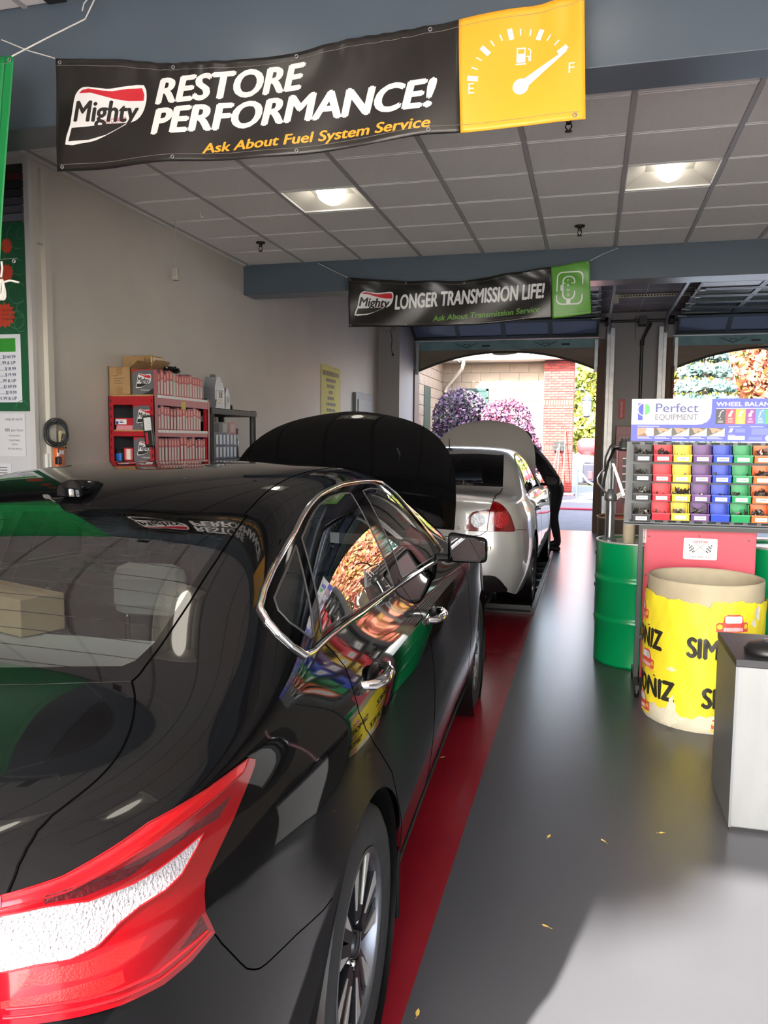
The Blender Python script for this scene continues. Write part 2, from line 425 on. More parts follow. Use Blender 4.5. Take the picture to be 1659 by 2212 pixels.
for i in range(26): hm.mm((0.04 + i * 0.042, -0.002, -0.006), (0.06 + i * 0.042, 0.0, 0.012))
hm.build('slots', M_dark, hang, kind='stuff')
MB().mm((-0.02, -0.01, -0.10), (0.05, 0.02, 0.07)).build('end_plate', mat('angle_cream', (0, 0, 0)), hang)
for x in (0.02, 1.1): MB().tube([(x, 0.02, 0.02), (x, 0.02, 0.1)], 0.008, 6).build('hanger', M_blackm, hang)
for sx in (0.18, 1.22):   # edge rails of the door tracks seen against the far ceiling
    pass

# ---------------------------------------------------------------- ceilings
PX, PY = 0.605, 0.549
gx = [0.165 + PX * k for k in range(-7, 7)]
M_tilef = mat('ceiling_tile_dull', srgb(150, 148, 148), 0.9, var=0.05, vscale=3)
def tile_mesh(name, dx, dy, m=None):
    b = MB().mm((-dx / 2, -dy / 2, 0), (dx / 2, dy / 2, 0.018)).mm((-dx / 2 + 0.012, -dy / 2 + 0.012, -0.004), (dx / 2 - 0.012, dy / 2 - 0.012, 0))
    me = bpy.data.meshes.new(name); me.from_pydata(b.v, [], b.f); me.materials.append(m or M_tile); me.update(); return me
LIGHTS = [(-2.255, 5.505), (0.165, 5.505)]
def tiled(name, z, xs, ys, holes=(), slab=None, skip=(), tm=None):
    c = S(box_obj(name, (slab[0], slab[1], z + 0.10), (slab[2], slab[3], z + 0.14), M_dark))
    cache = {}
    for i in range(len(xs) - 1):
        for j in range(len(ys) - 1):
            if any(abs(xs[i] - hx) < 0.05 and abs(ys[j] - hy) < 0.05 for hx, hy in holes): continue
            if (i, j) in skip: continue
            dx, dy = xs[i + 1] - xs[i] - 0.012, ys[j + 1] - ys[j] - 0.012; k = (round(dx, 3), round(dy, 3))
            if k not in cache: cache[k] = tile_mesh('ceiling_tile', dx, dy, tm)
            link('ceiling_tile', cache[k], c, ((xs[i] + xs[i + 1]) / 2, (ys[j] + ys[j + 1]) / 2, z))
    for x in xs[1:-1]: MB().mm((x - 0.013, ys[0], z - 0.008), (x + 0.013, ys[-1], z + 0.012)).build('ceiling_bar', M_tbar, c)
    for y in ys[1:-1]: MB().mm((xs[0], y - 0.006, z - 0.004), (xs[-1], y + 0.006, z + 0.012)).build('ceiling_bar', M_tbarw, c)  # cross bars are whiter: light on their faces is put into the colour
    return c
ys = [3.67] + [7.155 - PY * k for k in range(6, -1, -1)] + [7.70]
ys = [y for y in ys if y >= 3.67 and y <= 7.7]
xs = [XL] + [x for x in gx if x > XL + 0.06] + [4.6]
ceil_mid = tiled('ceiling', ZC, xs, ys, LIGHTS, (-7, 3.66, 9, 7.72))
S(box_obj('ceiling_side', (4.6, 3.66, ZC), (9, 7.72, ZC + 0.05), M_tile))
S(box_obj('ceiling_edge', (-7, 3.66, ZC - 0.004), (XL, 4.46, ZC + 0.05), M_tile))
# wall angle along the left wall
box_obj('wall_angle', (XL, 4.4, ZC - 0.012), (XL + 0.03, 7.7, ZC - 0.002), M_tbarw, ceil_mid)
nx = [-4.2, -3.30, -2.695, -2.09, -1.485, -0.88, -0.275, 0.33, 0.935, 1.54]
ny = [1.65, 2.20, 2.75, 3.30, 3.42]
NLIGHTS = [(-2.09, 2.20), (-0.275, 2.20)]
ceil_near = tiled('ceiling_near', ZN, nx, ny, NLIGHTS, (-7, -1.6, 9, 3.44))
S(box_obj('ceiling_rear', (-7, -1.6, ZN), (9, 1.65, ZN + 0.05), M_tile))
S(box_obj('ceiling_rear_right', (1.54, 1.65, ZN), (9, 3.42, ZN + 0.05), M_tile))
S(box_obj('ceiling_rear_left', (-7, 1.65, ZN), (-4.2, 3.42, ZN + 0.05), M_tile))
box_obj('broken_edge', (-2.56, 3.33, ZN - 0.008), (-2.46, 3.415, ZN + 0.0), M_dark, ceil_near)
fx = [XL, -2.9, -1.69, -0.48, 0.73, 1.94, 3.15, 4.4]
fy = [8.0, 8.6, 9.2, 9.8, 10.4, 11.0, 11.6, 12.2, 12.8, 13.4, 14.0, 14.3]
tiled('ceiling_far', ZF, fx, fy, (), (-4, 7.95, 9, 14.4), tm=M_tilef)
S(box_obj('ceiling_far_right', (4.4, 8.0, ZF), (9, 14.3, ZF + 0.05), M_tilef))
# painted steel beams that cross the room
S(box_obj('ceiling_beam', (-7, 3.42, 3.07), (9, 3.67, 4.05), M_beam, bev=0.004))
S(box_obj('ceiling_beam', (XL, 7.70, 3.06), (9, 7.98, 4.05), M_beam, bev=0.004))

# ---------------------------------------------------------------- ceiling lights
M_reflect = mat('light_reflector', srgb(190, 187, 180), 0.5)
M_lamp = mat('light_lens', (1, 0.95, 0.85), 0.4, emit=(1.0, 0.93, 0.80), estr=3.2)
def ceiling_light(x, y, label, z=ZC):
    t = thing('ceiling_light', label, 'ceiling light', (x + PX / 2, y + PY / 2, z), group='recessed ceiling lights')
    a, b = PX / 2 - 0.008, PY / 2 - 0.008
    mb = MB(); d = 0.085; i1 = 0.16
    vs = [(-a, -b, 0), (a, -b, 0), (a, b, 0), (-a, b, 0), (-i1, -i1, d), (i1, -i1, d), (i1, i1, d), (-i1, i1, d)]
    mb.add(vs, [(0, 1, 5, 4), (1, 2, 6, 5), (2, 3, 7, 6), (3, 0, 4, 7), (4, 5, 6, 7)])
    mb.build('reflector', M_reflect, t)
    fr = MB()
    for p, q in (((-a, -b), (a, -b + 0.012)), ((-a, b - 0.012), (a, b)), ((-a, -b), (-a + 0.012, b)), ((a - 0.012, -b), (a, b))): fr.mm((p[0], p[1], -0.006), (q[0], q[1], 0.004))
    fr.build('frame', M_tbarw, t)
    # hanging bulb shaped lens
    MB().lathe([(0.001, -0.012), (0.05, -0.008), (0.078, 0.01), (0.09, 0.04), (0.092, 0.084)], 24, M=XF((0, 0.02, 0), (0, 0, 0), (0.95, 2.0, 1))).build('lens', M_lamp, t)
    return t
ceiling_light(*LIGHTS[0], 'square recessed ceiling light under the left half of the orange and black banner')
ceiling_light(*LIGHTS[1], 'square recessed ceiling light right of the orange banner end')
ceiling_light(*NLIGHTS[0], 'square recessed ceiling light over the black sedan rear window', ZN)
ceiling_light(*NLIGHTS[1], 'square recessed ceiling light over the floor beside the black sedan', ZN)
# ---------------------------------------------------------------- sprinklers and things hung from the ceiling
M_spr = mat('sprinkler_metal', srgb(62, 56, 50), 0.4, metal=0.8)
def sprinkler(x, y, label):
    t = thing('sprinkler', label, 'sprinkler', (x, y, ZC), group='ceiling sprinklers')
    MB().lathe([(0.005, 0.0), (0.045, -0.001), (0.04, -0.016), (0.016, -0.02), (0.014, -0.045)], 16).build('escutcheon', M_spr, t)
    MB().tube([(-0.012, 0, -0.045), (-0.018, 0, -0.06), (-0.004, 0, -0.08)], 0.004, 6).tube([(0.012, 0, -0.045), (0.018, 0, -0.06), (0.004, 0, -0.08)], 0.004, 6).build('arms', M_spr, t)
    MB().lathe([(0.002, -0.08), (0.02, -0.083), (0.02, -0.087), (0.002, -0.087)], 14).build('deflector', M_spr, t)
sprinkler(-2.96, 6.83, 'black sprinkler head in the ceiling tiles near the left wall')
sprinkler(-0.14, 6.90, 'black sprinkler head in the tiles above the green banner end')
sprinkler(-0.17, 4.62, 'black sprinkler head just below the orange banner corner')
hc = thing('hanging_outlet', 'small beige outlet box hanging on a wire from the ceiling', 'outlet box', (-3.35, 6.0, 3.36))
MB().tube([(0, 0, 0), (0.0, 0.003, -0.2), (-0.006, 0, -0.385)], 0.004, 6).build('wire', M_tbar, hc)
MB().box((-0.006, 0, -0.44), (0.055, 0.05, 0.10), bev=0.008).build('box', mat('beige_plastic', srgb(186, 182, 170), 0.5), hc)
MB().box((-0.006, -0.027, -0.43), (0.03, 0.006, 0.05), bev=0.002).build('socket', M_tbar, hc)
ws = thing('ceiling_hook', 'bent wire hook poking out of a ceiling tile', 'hook', (-3.05, 5.85, 3.36))
MB().tube([(0, 0, 0), (0.004, 0, -0.03), (0.012, 0, -0.045), (0.022, 0, -0.04), (0.024, 0, -0.03)], 0.0035, 6).build('wire', M_tbarw, ws)
# ================================================================ car shape tables: plan outline, upper sections, panel outlines on the skin
A_PERIM = [(0,-1.13),(0.35,-1.115),(0.6,-1.06),(0.74,-0.96),(0.82,-0.8),(0.862,-0.6),(0.885,-0.4),(0.9,-0.2),(0.91,0),(0.912,0.25),(0.908,0.55),(0.905,1.0),(0.905,1.4),(0.905,1.75),(0.908,2.1),(0.912,2.4),(0.912,2.65),(0.905,2.95),(0.88,3.2),(0.79,3.47),(0.5,3.66),(0,3.74)]
A_UP = [[(0.0,1.0,-1.125),(0.0,1.03,-1.12),(0.0,1.05,-1.12),(0.0,1.065,-1.118),(0.0,1.075,-1.115),(0.0,1.08,-1.11),(0.0,1.083,-1.105),(0.0,1.085,-1.1)],[(0.34,1.0,-1.11),(0.335,1.03,-1.105),(0.33,1.05,-1.1),(0.32,1.06,-1.1),(0.28,1.07,-1.1),(0.22,1.075,-1.1),(0.1,1.08,-1.1),(0.0,1.083,-1.1)],[(0.575,0.99,-1.05),(0.56,1.015,-1.045),(0.545,1.03,-1.045),(0.52,1.042,-1.05),(0.45,1.055,-1.06),(0.33,1.07,-1.07),(0.16,1.08,-1.075),(0.0,1.084,-1.08)],[(0.69,0.99,-0.95),(0.668,1.015,-0.945),(0.64,1.034,-0.945),(0.6,1.05,-0.95),(0.5,1.065,-0.965),(0.36,1.08,-0.98),(0.18,1.09,-0.99),(0.0,1.094,-1.0)],[(0.765,1.0),(0.74,1.022),(0.705,1.042),(0.655,1.058),(0.54,1.075),(0.39,1.09),(0.19,1.1),(0.0,1.104)],[(0.8,1.02),(0.772,1.045),(0.735,1.065),(0.68,1.08),(0.555,1.095),(0.4,1.105),(0.2,1.113),(0.0,1.117)],[(0.805,1.045),(0.772,1.08),(0.728,1.11),(0.665,1.13),(0.535,1.142),(0.39,1.147),(0.2,1.152),(0.0,1.155)],[(0.8,1.06),(0.765,1.115),(0.715,1.17),(0.645,1.215),(0.53,1.238),(0.39,1.247),(0.2,1.256),(0.0,1.26)],[(0.793,1.07),(0.757,1.145),(0.7,1.225),(0.632,1.285),(0.525,1.315),(0.39,1.33),(0.2,1.341),(0.0,1.345)],[(0.788,1.07),(0.752,1.155),(0.69,1.26),(0.615,1.3522),(0.515,1.3938),(0.385,1.4084),(0.2,1.418),(0.0,1.4208)],[(0.785,1.062),(0.75,1.155),(0.682,1.28),(0.602,1.3974),(0.5,1.4466),(0.38,1.4598),(0.2,1.467),(0.0,1.4696)],[(0.785,1.048),(0.75,1.145),(0.682,1.28),(0.6,1.4098),(0.5,1.4652),(0.38,1.4766),(0.2,1.483),(0.0,1.4842)],[(0.785,1.034),(0.752,1.13),(0.688,1.26),(0.608,1.3894),(0.505,1.4466),(0.38,1.4638),(0.2,1.472),(0.0,1.4736)],[(0.787,1.02),(0.757,1.1),(0.7,1.21),(0.63,1.3246),(0.53,1.3794),(0.39,1.4062),(0.2,1.42),(0.0,1.4244)],[(0.79,1.0),(0.77,1.055),(0.735,1.12),(0.685,1.18),(0.57,1.22),(0.41,1.25),(0.2,1.268),(0.0,1.275)],[(0.8,0.975),(0.79,1.0),(0.77,1.03),(0.735,1.055),(0.61,1.085),(0.43,1.11),(0.2,1.127),(0.0,1.133)],[(0.815,0.945),(0.805,0.957),(0.79,0.967),(0.76,0.977),(0.63,0.995),(0.43,1.01),(0.2,1.02),(0.0,1.023)],[(0.815,0.925),(0.8,0.938),(0.78,0.95),(0.745,0.96),(0.62,0.98),(0.43,0.997),(0.2,1.007),(0.0,1.01)],[(0.795,0.895),(0.775,0.91),(0.75,0.922),(0.715,0.932),(0.6,0.952),(0.42,0.968),(0.2,0.978),(0.0,0.981)],[(0.715,0.83,3.44),(0.695,0.845,3.44),(0.67,0.858,3.44),(0.64,0.868,3.45),(0.54,0.885,3.47),(0.38,0.898,3.49),(0.19,0.906,3.5),(0.0,0.91,3.51)],[(0.47,0.74,3.62),(0.46,0.76,3.61),(0.45,0.775,3.61),(0.44,0.785,3.61),(0.38,0.8,3.62),(0.28,0.81,3.63),(0.14,0.815,3.64),(0.0,0.82,3.645)],[(0.0,0.74,3.72),(0.0,0.755,3.71),(0.0,0.765,3.71),(0.0,0.775,3.7),(0.0,0.785,3.7),(0.0,0.79,3.69),(0.0,0.795,3.69),(0.0,0.8,3.68)]]
M_PERIM = [(0,-1.02),(0.35,-1.0),(0.62,-0.94),(0.76,-0.84),(0.83,-0.68),(0.86,-0.5),(0.88,-0.3),(0.89,-0.1),(0.893,0.1),(0.893,0.35),(0.89,0.65),(0.888,1.05),(0.888,1.45),(0.888,1.8),(0.89,2.15),(0.893,2.45),(0.893,2.7),(0.885,3.0),(0.86,3.3),(0.77,3.58),(0.5,3.77),(0,3.85)]
M_UP = [[(0.0,1.0,-1.0),(0.0,1.03,-0.995),(0.0,1.05,-0.99),(0.0,1.065,-0.985),(0.0,1.075,-0.98),(0.0,1.08,-0.975),(0.0,1.083,-0.97),(0.0,1.085,-0.965)],[(0.34,1.0,-0.98),(0.335,1.03,-0.975),(0.33,1.05,-0.97),(0.32,1.06,-0.97),(0.28,1.07,-0.97),(0.22,1.075,-0.97),(0.1,1.08,-0.965),(0.0,1.083,-0.96)],[(0.59,0.99,-0.925),(0.575,1.015,-0.92),(0.56,1.03,-0.92),(0.535,1.042,-0.92),(0.46,1.055,-0.93),(0.33,1.07,-0.935),(0.16,1.08,-0.94),(0.0,1.084,-0.94)],[(0.715,0.985,-0.83),(0.69,1.01,-0.825),(0.66,1.03,-0.825),(0.615,1.046,-0.83),(0.51,1.06,-0.84),(0.36,1.073,-0.85),(0.18,1.08,-0.855),(0.0,1.084,-0.86)],[(0.775,0.985),(0.75,1.012),(0.715,1.034),(0.665,1.05),(0.545,1.064),(0.39,1.075),(0.19,1.082),(0.0,1.085)],[(0.8,0.99),(0.775,1.02),(0.74,1.043),(0.685,1.058),(0.56,1.07),(0.4,1.078),(0.2,1.084),(0.0,1.087)],[(0.815,1.0),(0.785,1.05),(0.745,1.09),(0.69,1.105),(0.56,1.108),(0.4,1.112),(0.2,1.116),(0.0,1.118)],[(0.815,1.0),(0.78,1.085),(0.735,1.165),(0.675,1.21),(0.555,1.225),(0.4,1.232),(0.2,1.238),(0.0,1.24)],[(0.81,1.0),(0.77,1.11),(0.715,1.225),(0.65,1.3),(0.545,1.325),(0.4,1.335),(0.2,1.343),(0.0,1.346)],[(0.805,1.0),(0.765,1.12),(0.7,1.26),(0.625,1.365),(0.525,1.4),(0.39,1.412),(0.2,1.42),(0.0,1.423)],[(0.8,0.995),(0.76,1.12),(0.69,1.27),(0.605,1.39),(0.505,1.43),(0.38,1.443),(0.2,1.451),(0.0,1.454)],[(0.8,0.985),(0.76,1.115),(0.685,1.27),(0.6,1.395),(0.505,1.435),(0.38,1.448),(0.2,1.456),(0.0,1.459)],[(0.8,0.975),(0.76,1.1),(0.69,1.25),(0.605,1.37),(0.505,1.415),(0.38,1.432),(0.2,1.442),(0.0,1.446)],[(0.8,0.965),(0.765,1.07),(0.7,1.2),(0.63,1.3),(0.53,1.35),(0.39,1.38),(0.2,1.395),(0.0,1.4)],[(0.8,0.955),(0.775,1.03),(0.735,1.1),(0.685,1.165),(0.57,1.205),(0.41,1.235),(0.2,1.253),(0.0,1.26)],[(0.805,0.94),(0.79,0.975),(0.77,1.01),(0.735,1.04),(0.61,1.07),(0.43,1.095),(0.2,1.112),(0.0,1.118)],[(0.81,0.925),(0.8,0.94),(0.785,0.952),(0.755,0.963),(0.63,0.982),(0.43,1.0),(0.2,1.01),(0.0,1.013)],[(0.8,0.91),(0.785,0.925),(0.765,0.937),(0.73,0.948),(0.61,0.968),(0.43,0.985),(0.2,0.995),(0.0,0.998)],[(0.77,0.88),(0.755,0.895),(0.73,0.907),(0.7,0.918),(0.59,0.938),(0.42,0.955),(0.2,0.965),(0.0,0.968)],[(0.7,0.82,3.55),(0.68,0.835,3.55),(0.66,0.848,3.55),(0.63,0.858,3.56),(0.53,0.875,3.58),(0.38,0.888,3.6),(0.19,0.896,3.61),(0.0,0.9,3.62)],[(0.47,0.74,3.73),(0.46,0.76,3.72),(0.45,0.775,3.72),(0.44,0.785,3.72),(0.38,0.8,3.73),(0.28,0.81,3.74),(0.14,0.815,3.75),(0.0,0.82,3.755)],[(0.0,0.74,3.83),(0.0,0.755,3.82),(0.0,0.765,3.82),(0.0,0.775,3.81),(0.0,0.785,3.81),(0.0,0.79,3.8),(0.0,0.795,3.8),(0.0,0.8,3.79)]]
AP = {
    'arch1': [(9.39,-1),(9.39,0.36),(9.43,0.82),(9.44,1.24),(9.4,1.63),(9.34,2.01),(9.24,2.39),(9.1,2.74),(8.93,3.04),(8.73,3.28),(8.51,3.46),(8.26,3.58),(7.99,3.61),(7.7,3.58),(7.4,3.46),(7.11,3.28),(6.85,3.04),(6.62,2.74),(6.43,2.39),(6.29,2.01),(6.19,1.63),(6.14,1.24),(6.14,0.82),(6.18,0.36),(6.18,-1)],
    'arch2': [(17.75,-1),(17.75,0.39),(17.79,0.87),(17.78,1.3),(17.74,1.71),(17.66,2.1),(17.55,2.48),(17.4,2.82),(17.23,3.1),(17.03,3.31),(16.83,3.46),(16.63,3.56),(16.42,3.6),(16.2,3.56),(15.99,3.46),(15.78,3.28),(15.58,3.04),(15.4,2.74),(15.25,2.39),(15.14,2.01),(15.06,1.63),(15.03,1.24),(15.03,0.82),(15.07,0.36),(15.07,-1)],
    'dlo': [(7.16,9.36),(7.08,8.98),(7.07,8.54),(7.15,7.94),(7.31,7.43),(7.59,7.29),(8.02,7.25),(9.45,7.12),(10.81,7.1),(13.15,6.99),(13.78,7.55),(13.38,8.33),(13.02,8.92),(12.69,9.36),(12.51,9.66),(12.33,9.9),(12.17,10.12),(11.79,10.14),(11.04,10.11),(10.67,10.12),(10.34,10.08),(10.04,10.05),(9.65,9.96),(9.24,9.85),(8.87,9.74),(8.35,9.66),(7.91,9.6),(7.49,9.51)],
    'win_q': [(7.52,9.16),(7.41,8.89),(7.44,8.43),(7.68,7.64),(7.8,7.59),(8.69,9.5),(8.12,9.3)],
    'win_r': [(8.92,9.52),(8.05,7.48),(9.52,7.25),(10.67,7.18),(10.75,9.81),(10.5,9.88),(10.19,9.88),(9.87,9.84),(9.48,9.72)],
    'win_f': [(11.12,9.8),(11.04,7.26),(13.04,7.28),(12.96,8.14),(12.63,8.75),(12.35,9.2),(12.19,9.47),(12.01,9.7),(11.8,9.82),(11.45,9.85)],
    'glass': [(8.71,10.96),(7.68,10.85),(6.84,10.81),(6.2,10.84),(5.86,10.87),(5.72,10.87),(5.6,10.9),(5.44,11.65),(5.26,12.34)],
    'glass_top': [(7.75,14.0),(8.56,13.55),(8.61,12.32),(8.66,11.5)],
    'lamp': [(5.36,6.79),(5.46,6.62),(5.43,6.52),(5.36,6.42),(4.93,5.85),(4.56,5.45),(4.42,5.29),(4.37,5.09),(4.35,4.86),(4.43,4.48),(4.15,4.38),(3.86,4.36),(3.49,4.44),(3.18,4.55),(2.89,4.66),(2.55,4.78)],
    'lamp_top': [(2.8,7.49),(3.04,7.4),(3.27,7.32),(3.68,7.42),(4.09,7.5),(4.74,7.06)],
    'lamp_white': [(2.72,6.83),(3.02,6.58),(3.33,6.17),(3.74,5.99),(3.99,5.96),(4.18,5.97),(4.54,6.03),(4.43,5.86),(4.33,5.75),(4.2,5.61),(4.01,5.54),(3.75,5.55),(3.54,5.48),(3.33,5.32),(3.1,5.31),(2.82,5.42),(2.56,5.46)],
    'lamp_dark': [(3.07,6.95),(3.55,6.65),(4.05,6.44),(4.44,6.37),(4.99,6.34),(4.75,6.08),(4.42,6.21),(4.03,6.26),(3.73,6.19),(3.32,6.34),(3.03,6.67)],
    'lamp_amber': [(2.69,5.37),(3.24,5.2),(3.52,5.17),(3.76,5.1),(3.65,4.96),(3.5,4.93),(3.2,4.99),(2.68,5.19)],
    'lamp_amber2': [(2.56,5.08),(3.01,4.98),(3.51,4.85),(3.52,4.69),(3.21,4.71),(2.56,4.99)],
    'lamp_maroon': [(4.02,4.63),(4.18,4.74),(4.3,4.88),(4.33,4.72),(4.36,4.6)],
    'lamp_flare': [(3.69,4.72),(4.03,5.04),(4.32,5.26),(4.33,5.13),(4.13,4.92),(3.82,4.65)],
    'glass_in': [(8.52,11.08),(7.6,10.99),(6.83,10.95),(6.21,10.96),(5.91,11.06),(5.8,11.19),(5.7,11.85),(5.55,12.57)],
    'lamp_lit_band': [(2.8,7.49),(3.04,7.4),(3.27,7.32),(3.68,7.42),(4.09,7.5),(4.74,7.06),(5.36,6.79),(5.23,6.61),(4.77,6.65),(4.05,6.73),(3.64,6.77),(3.22,6.75),(2.98,6.92),(2.75,7.06)],
    'trunk': [(5.6,10.9),(5.42,10.73),(5.22,10.58),(5.02,10.44),(4.83,10.31),(4.64,10.18),(4.44,10.06),(4.24,9.96),(4.06,9.89),(3.87,9.82),(3.66,9.72),(3.44,9.47),(3.24,9.01),(3.06,8.44),(2.86,7.52)],
    'bseam': [(4.43,4.48),(4.52,4.23),(4.63,3.99),(4.73,3.78),(4.81,3.63),(4.91,3.52),(5.0,3.45),(5.1,3.41),(5.66,3.28),(6.32,3.08),(6.55,3.06)],
    'rdoor': [(7.96,7.25),(8.01,7.15),(8.15,6.81),(8.23,6.51),(8.17,6.19),(8.09,5.87),(8.03,5.55),(8.08,5.06),(8.33,4.47),(8.66,3.89),(8.95,3.4)],
}
MP = {
    'arch1': [(9.01,-1),(9.01,0.34),(9.05,0.79),(9.05,1.21),(9.02,1.59),(8.95,1.96),(8.84,2.33),(8.7,2.67),(8.52,2.96),(8.32,3.2),(8.08,3.38),(7.81,3.49),(7.51,3.52),(7.2,3.49),(6.9,3.38),(6.62,3.2),(6.37,2.96),(6.15,2.67),(5.96,2.33),(5.82,1.96),(5.73,1.59),(5.68,1.21),(5.68,0.79),(5.72,0.34),(5.72,-1)],
    'arch2': [(17.7,-1),(17.7,0.36),(17.73,0.83),(17.72,1.26),(17.69,1.66),(17.62,2.04),(17.53,2.41),(17.41,2.75),(17.26,3.03),(17.09,3.24),(16.91,3.39),(16.72,3.48),(16.52,3.51),(16.31,3.47),(16.1,3.37),(15.9,3.2),(15.7,2.96),(15.52,2.67),(15.38,2.33),(15.27,1.96),(15.19,1.59),(15.16,1.21),(15.16,0.79),(15.2,0.34),(15.2,-1)],
    'lampo': [(2.12,7.86),(2.25,7.69),(2.37,7.34),(2.49,6.74),(2.59,6.31),(2.74,5.83),(2.87,5.52),(2.99,5.16),(3.07,4.84),(3.16,4.48),(3.21,4.22),(3.18,4.12),(2.36,4.21),(1.74,4.22),(1.78,5.05),(1.85,6.07),(1.96,6.8)],
    'lampi': [(1.08,4.3),(1.08,4.51),(1.1,4.8),(1.12,5.05),(1.16,5.27),(1.21,5.5),(1.28,5.72),(1.36,5.82),(1.45,5.87),(1.66,5.99),(1.83,6.07),(1.76,5.05),(1.72,4.22),(1.37,4.22),(1.1,4.23)],
    'lens': [(1.66,5.05),(1.65,4.86),(1.61,4.69),(1.56,4.56),(1.49,4.49),(1.42,4.47),(1.35,4.51),(1.3,4.61),(1.25,4.76),(1.23,4.94),(1.23,5.14),(1.25,5.34),(1.29,5.51),(1.35,5.64),(1.41,5.7),(1.48,5.68),(1.55,5.59),(1.61,5.44),(1.64,5.25)],
    'lenso': [(2.75,5.07),(2.69,4.8),(2.56,4.59),(2.39,4.47),(2.22,4.45),(2.08,4.53),(1.97,4.7),(1.92,4.95),(1.92,5.24),(1.97,5.52),(2.08,5.75),(2.23,5.86),(2.41,5.82),(2.58,5.63),(2.71,5.36)],
    'glass': [(8.72,10.91),(7.69,10.85),(6.91,10.8),(6.35,10.76),(5.85,10.71),(5.83,11.58),(5.81,12.47),(5.78,13.24)],
    'glass_top': [(8.38,13.95),(8.51,13.19),(8.6,12.25),(8.56,11.3)],
    'val': [(1.61,1.24),(1.85,1.24),(2.06,1.18),(2.29,0.92),(2.62,0.49),(2.91,0.24)],
    'trunk': [(5.71,10.69),(5.4,10.67),(4.49,10.64),(3.54,10.46),(2.91,10.21),(2.27,9.17),(2.06,7.56)],
    'bseam': [(3.2,4.18),(3.44,4.16),(3.72,4.1),(4.07,4.01),(4.73,3.9)],
    'dlo': [(8.5,9.73),(8.01,9.39),(7.41,8.93),(6.81,8.08)],
}
# ================================================================ cars
class Surf:
    """bicubic skin over a control grid; v runs around the plan from rear centre to front centre, s from sill to centre line"""
    def __init__(self, C):
        self.C = np.array(C, float); self.nv, self.ns = self.C.shape[:2]; D = self.C.copy()
        v, q = np.meshgrid(np.arange(self.nv), np.arange(self.ns), indexing='ij')
        for k in (0.7, 0.35): self.C = self.C+k*(D-self(v, q))       # spline control points that bring the skin close to the sections
    def _w(self, t): return np.stack([(1-t)**3, 3*t**3-6*t*t+4, -3*t**3+3*t*t+3*t+1, t**3], -1)/6
    def __call__(self, v, s):
        v = np.clip(np.asarray(v, float), 0, self.nv-1-1e-6); s = np.clip(np.asarray(s, float), 0, self.ns-1-1e-6)
        i = np.floor(v).astype(int); j = np.floor(s).astype(int); wv = self._w(v-i); ws = self._w(s-j); C = self.C
        out = np.zeros(v.shape+(3,))
        for a in range(4):
            ia = i-1+a
            for b in range(4):
                jb = j-1+b; ic = np.clip(ia, 0, self.nv-1); jc = np.clip(jb, 0, self.ns-1); P = C[ic, jc]
                P = np.where((ia < 0)[..., None], 2*C[0, jc]-C[1, jc], P); P = np.where((ia >= self.nv)[..., None], 2*C[-1, jc]-C[-2, jc], P)
                P = np.where((jb < 0)[..., None], 2*C[ic, 0]-C[ic, 1], P)
                P = np.where((jb >= self.ns)[..., None], C[ic, self.ns-2]*np.array([-1, 1, 1]), P)
                out += wv[..., a, None]*ws[..., b, None]*P
        return out
    def normal(self, v, s, e=2e-3):
        v = np.asarray(v, float); s = np.asarray(s, float)
        a = self(v+e, s)-self(v-e, s); b = self(v, s+e)-self(v, s-e); n = np.cross(a, b)
        return n/(np.linalg.norm(n, axis=-1, keepdims=True)+1e-12)
def car_grid(perim, lower, upper):
    P = np.array(perim, float); n = len(P); G = []
    for k in range(n):
        t = P[min(k+1, n-1)]-P[max(k-1, 0)]
        if k == 0: t = np.array([1, 0.])
        if k == n-1: t = np.array([-1, 0.])
        t = t/np.linalg.norm(t); nin = np.array([-t[1], t[0]]); rows = []
        for z, i in lower(k):
            q = P[k]+nin*i; rows.append((max(q[0], 0) if k else 0, q[1], z))
        for u in upper[k]: rows.append((u[0], u[2] if len(u) > 2 else P[k][1], u[1]))
        G.append(rows)
    return Surf(G)
def a_lower(k):
    if k <= 3: return [(.25,.06),(.38,.01),(.52,.0),(.64,.0),(.76,.015),(.87,.03),(.95,.045)]
    if k >= 19: return [(.19,.06),(.30,.02),(.42,.0),(.52,.0),(.60,.01),(.66,.03),(.70,.06)]
    if k == 18: return [(.19,.06),(.31,.02),(.46,.0),(.58,.0),(.70,.01),(.80,.025),(.86,.05)]
    return [(.19,.07),(.32,.02),(.48,.0),(.62,.0),(.76,.012),(.87,.022),(.955,.055)]
def m_lower(k):
    if k <= 3: return [(.24,.06),(.36,.01),(.50,.0),(.62,.0),(.74,.02),(.85,.03),(.94,.04)]
    if k >= 19: return [(.19,.06),(.30,.02),(.42,.0),(.52,.0),(.60,.01),(.66,.03),(.70,.06)]
    if k == 18: return [(.19,.06),(.31,.02),(.46,.0),(.58,.0),(.70,.01),(.80,.025),(.86,.05)]
    return [(.19,.07),(.32,.02),(.48,.0),(.62,.0),(.76,.012),(.86,.022),(.935,.05)]
ASURF = car_grid(A_PERIM, a_lower, A_UP); MSURF = car_grid(M_PERIM, m_lower, M_UP)

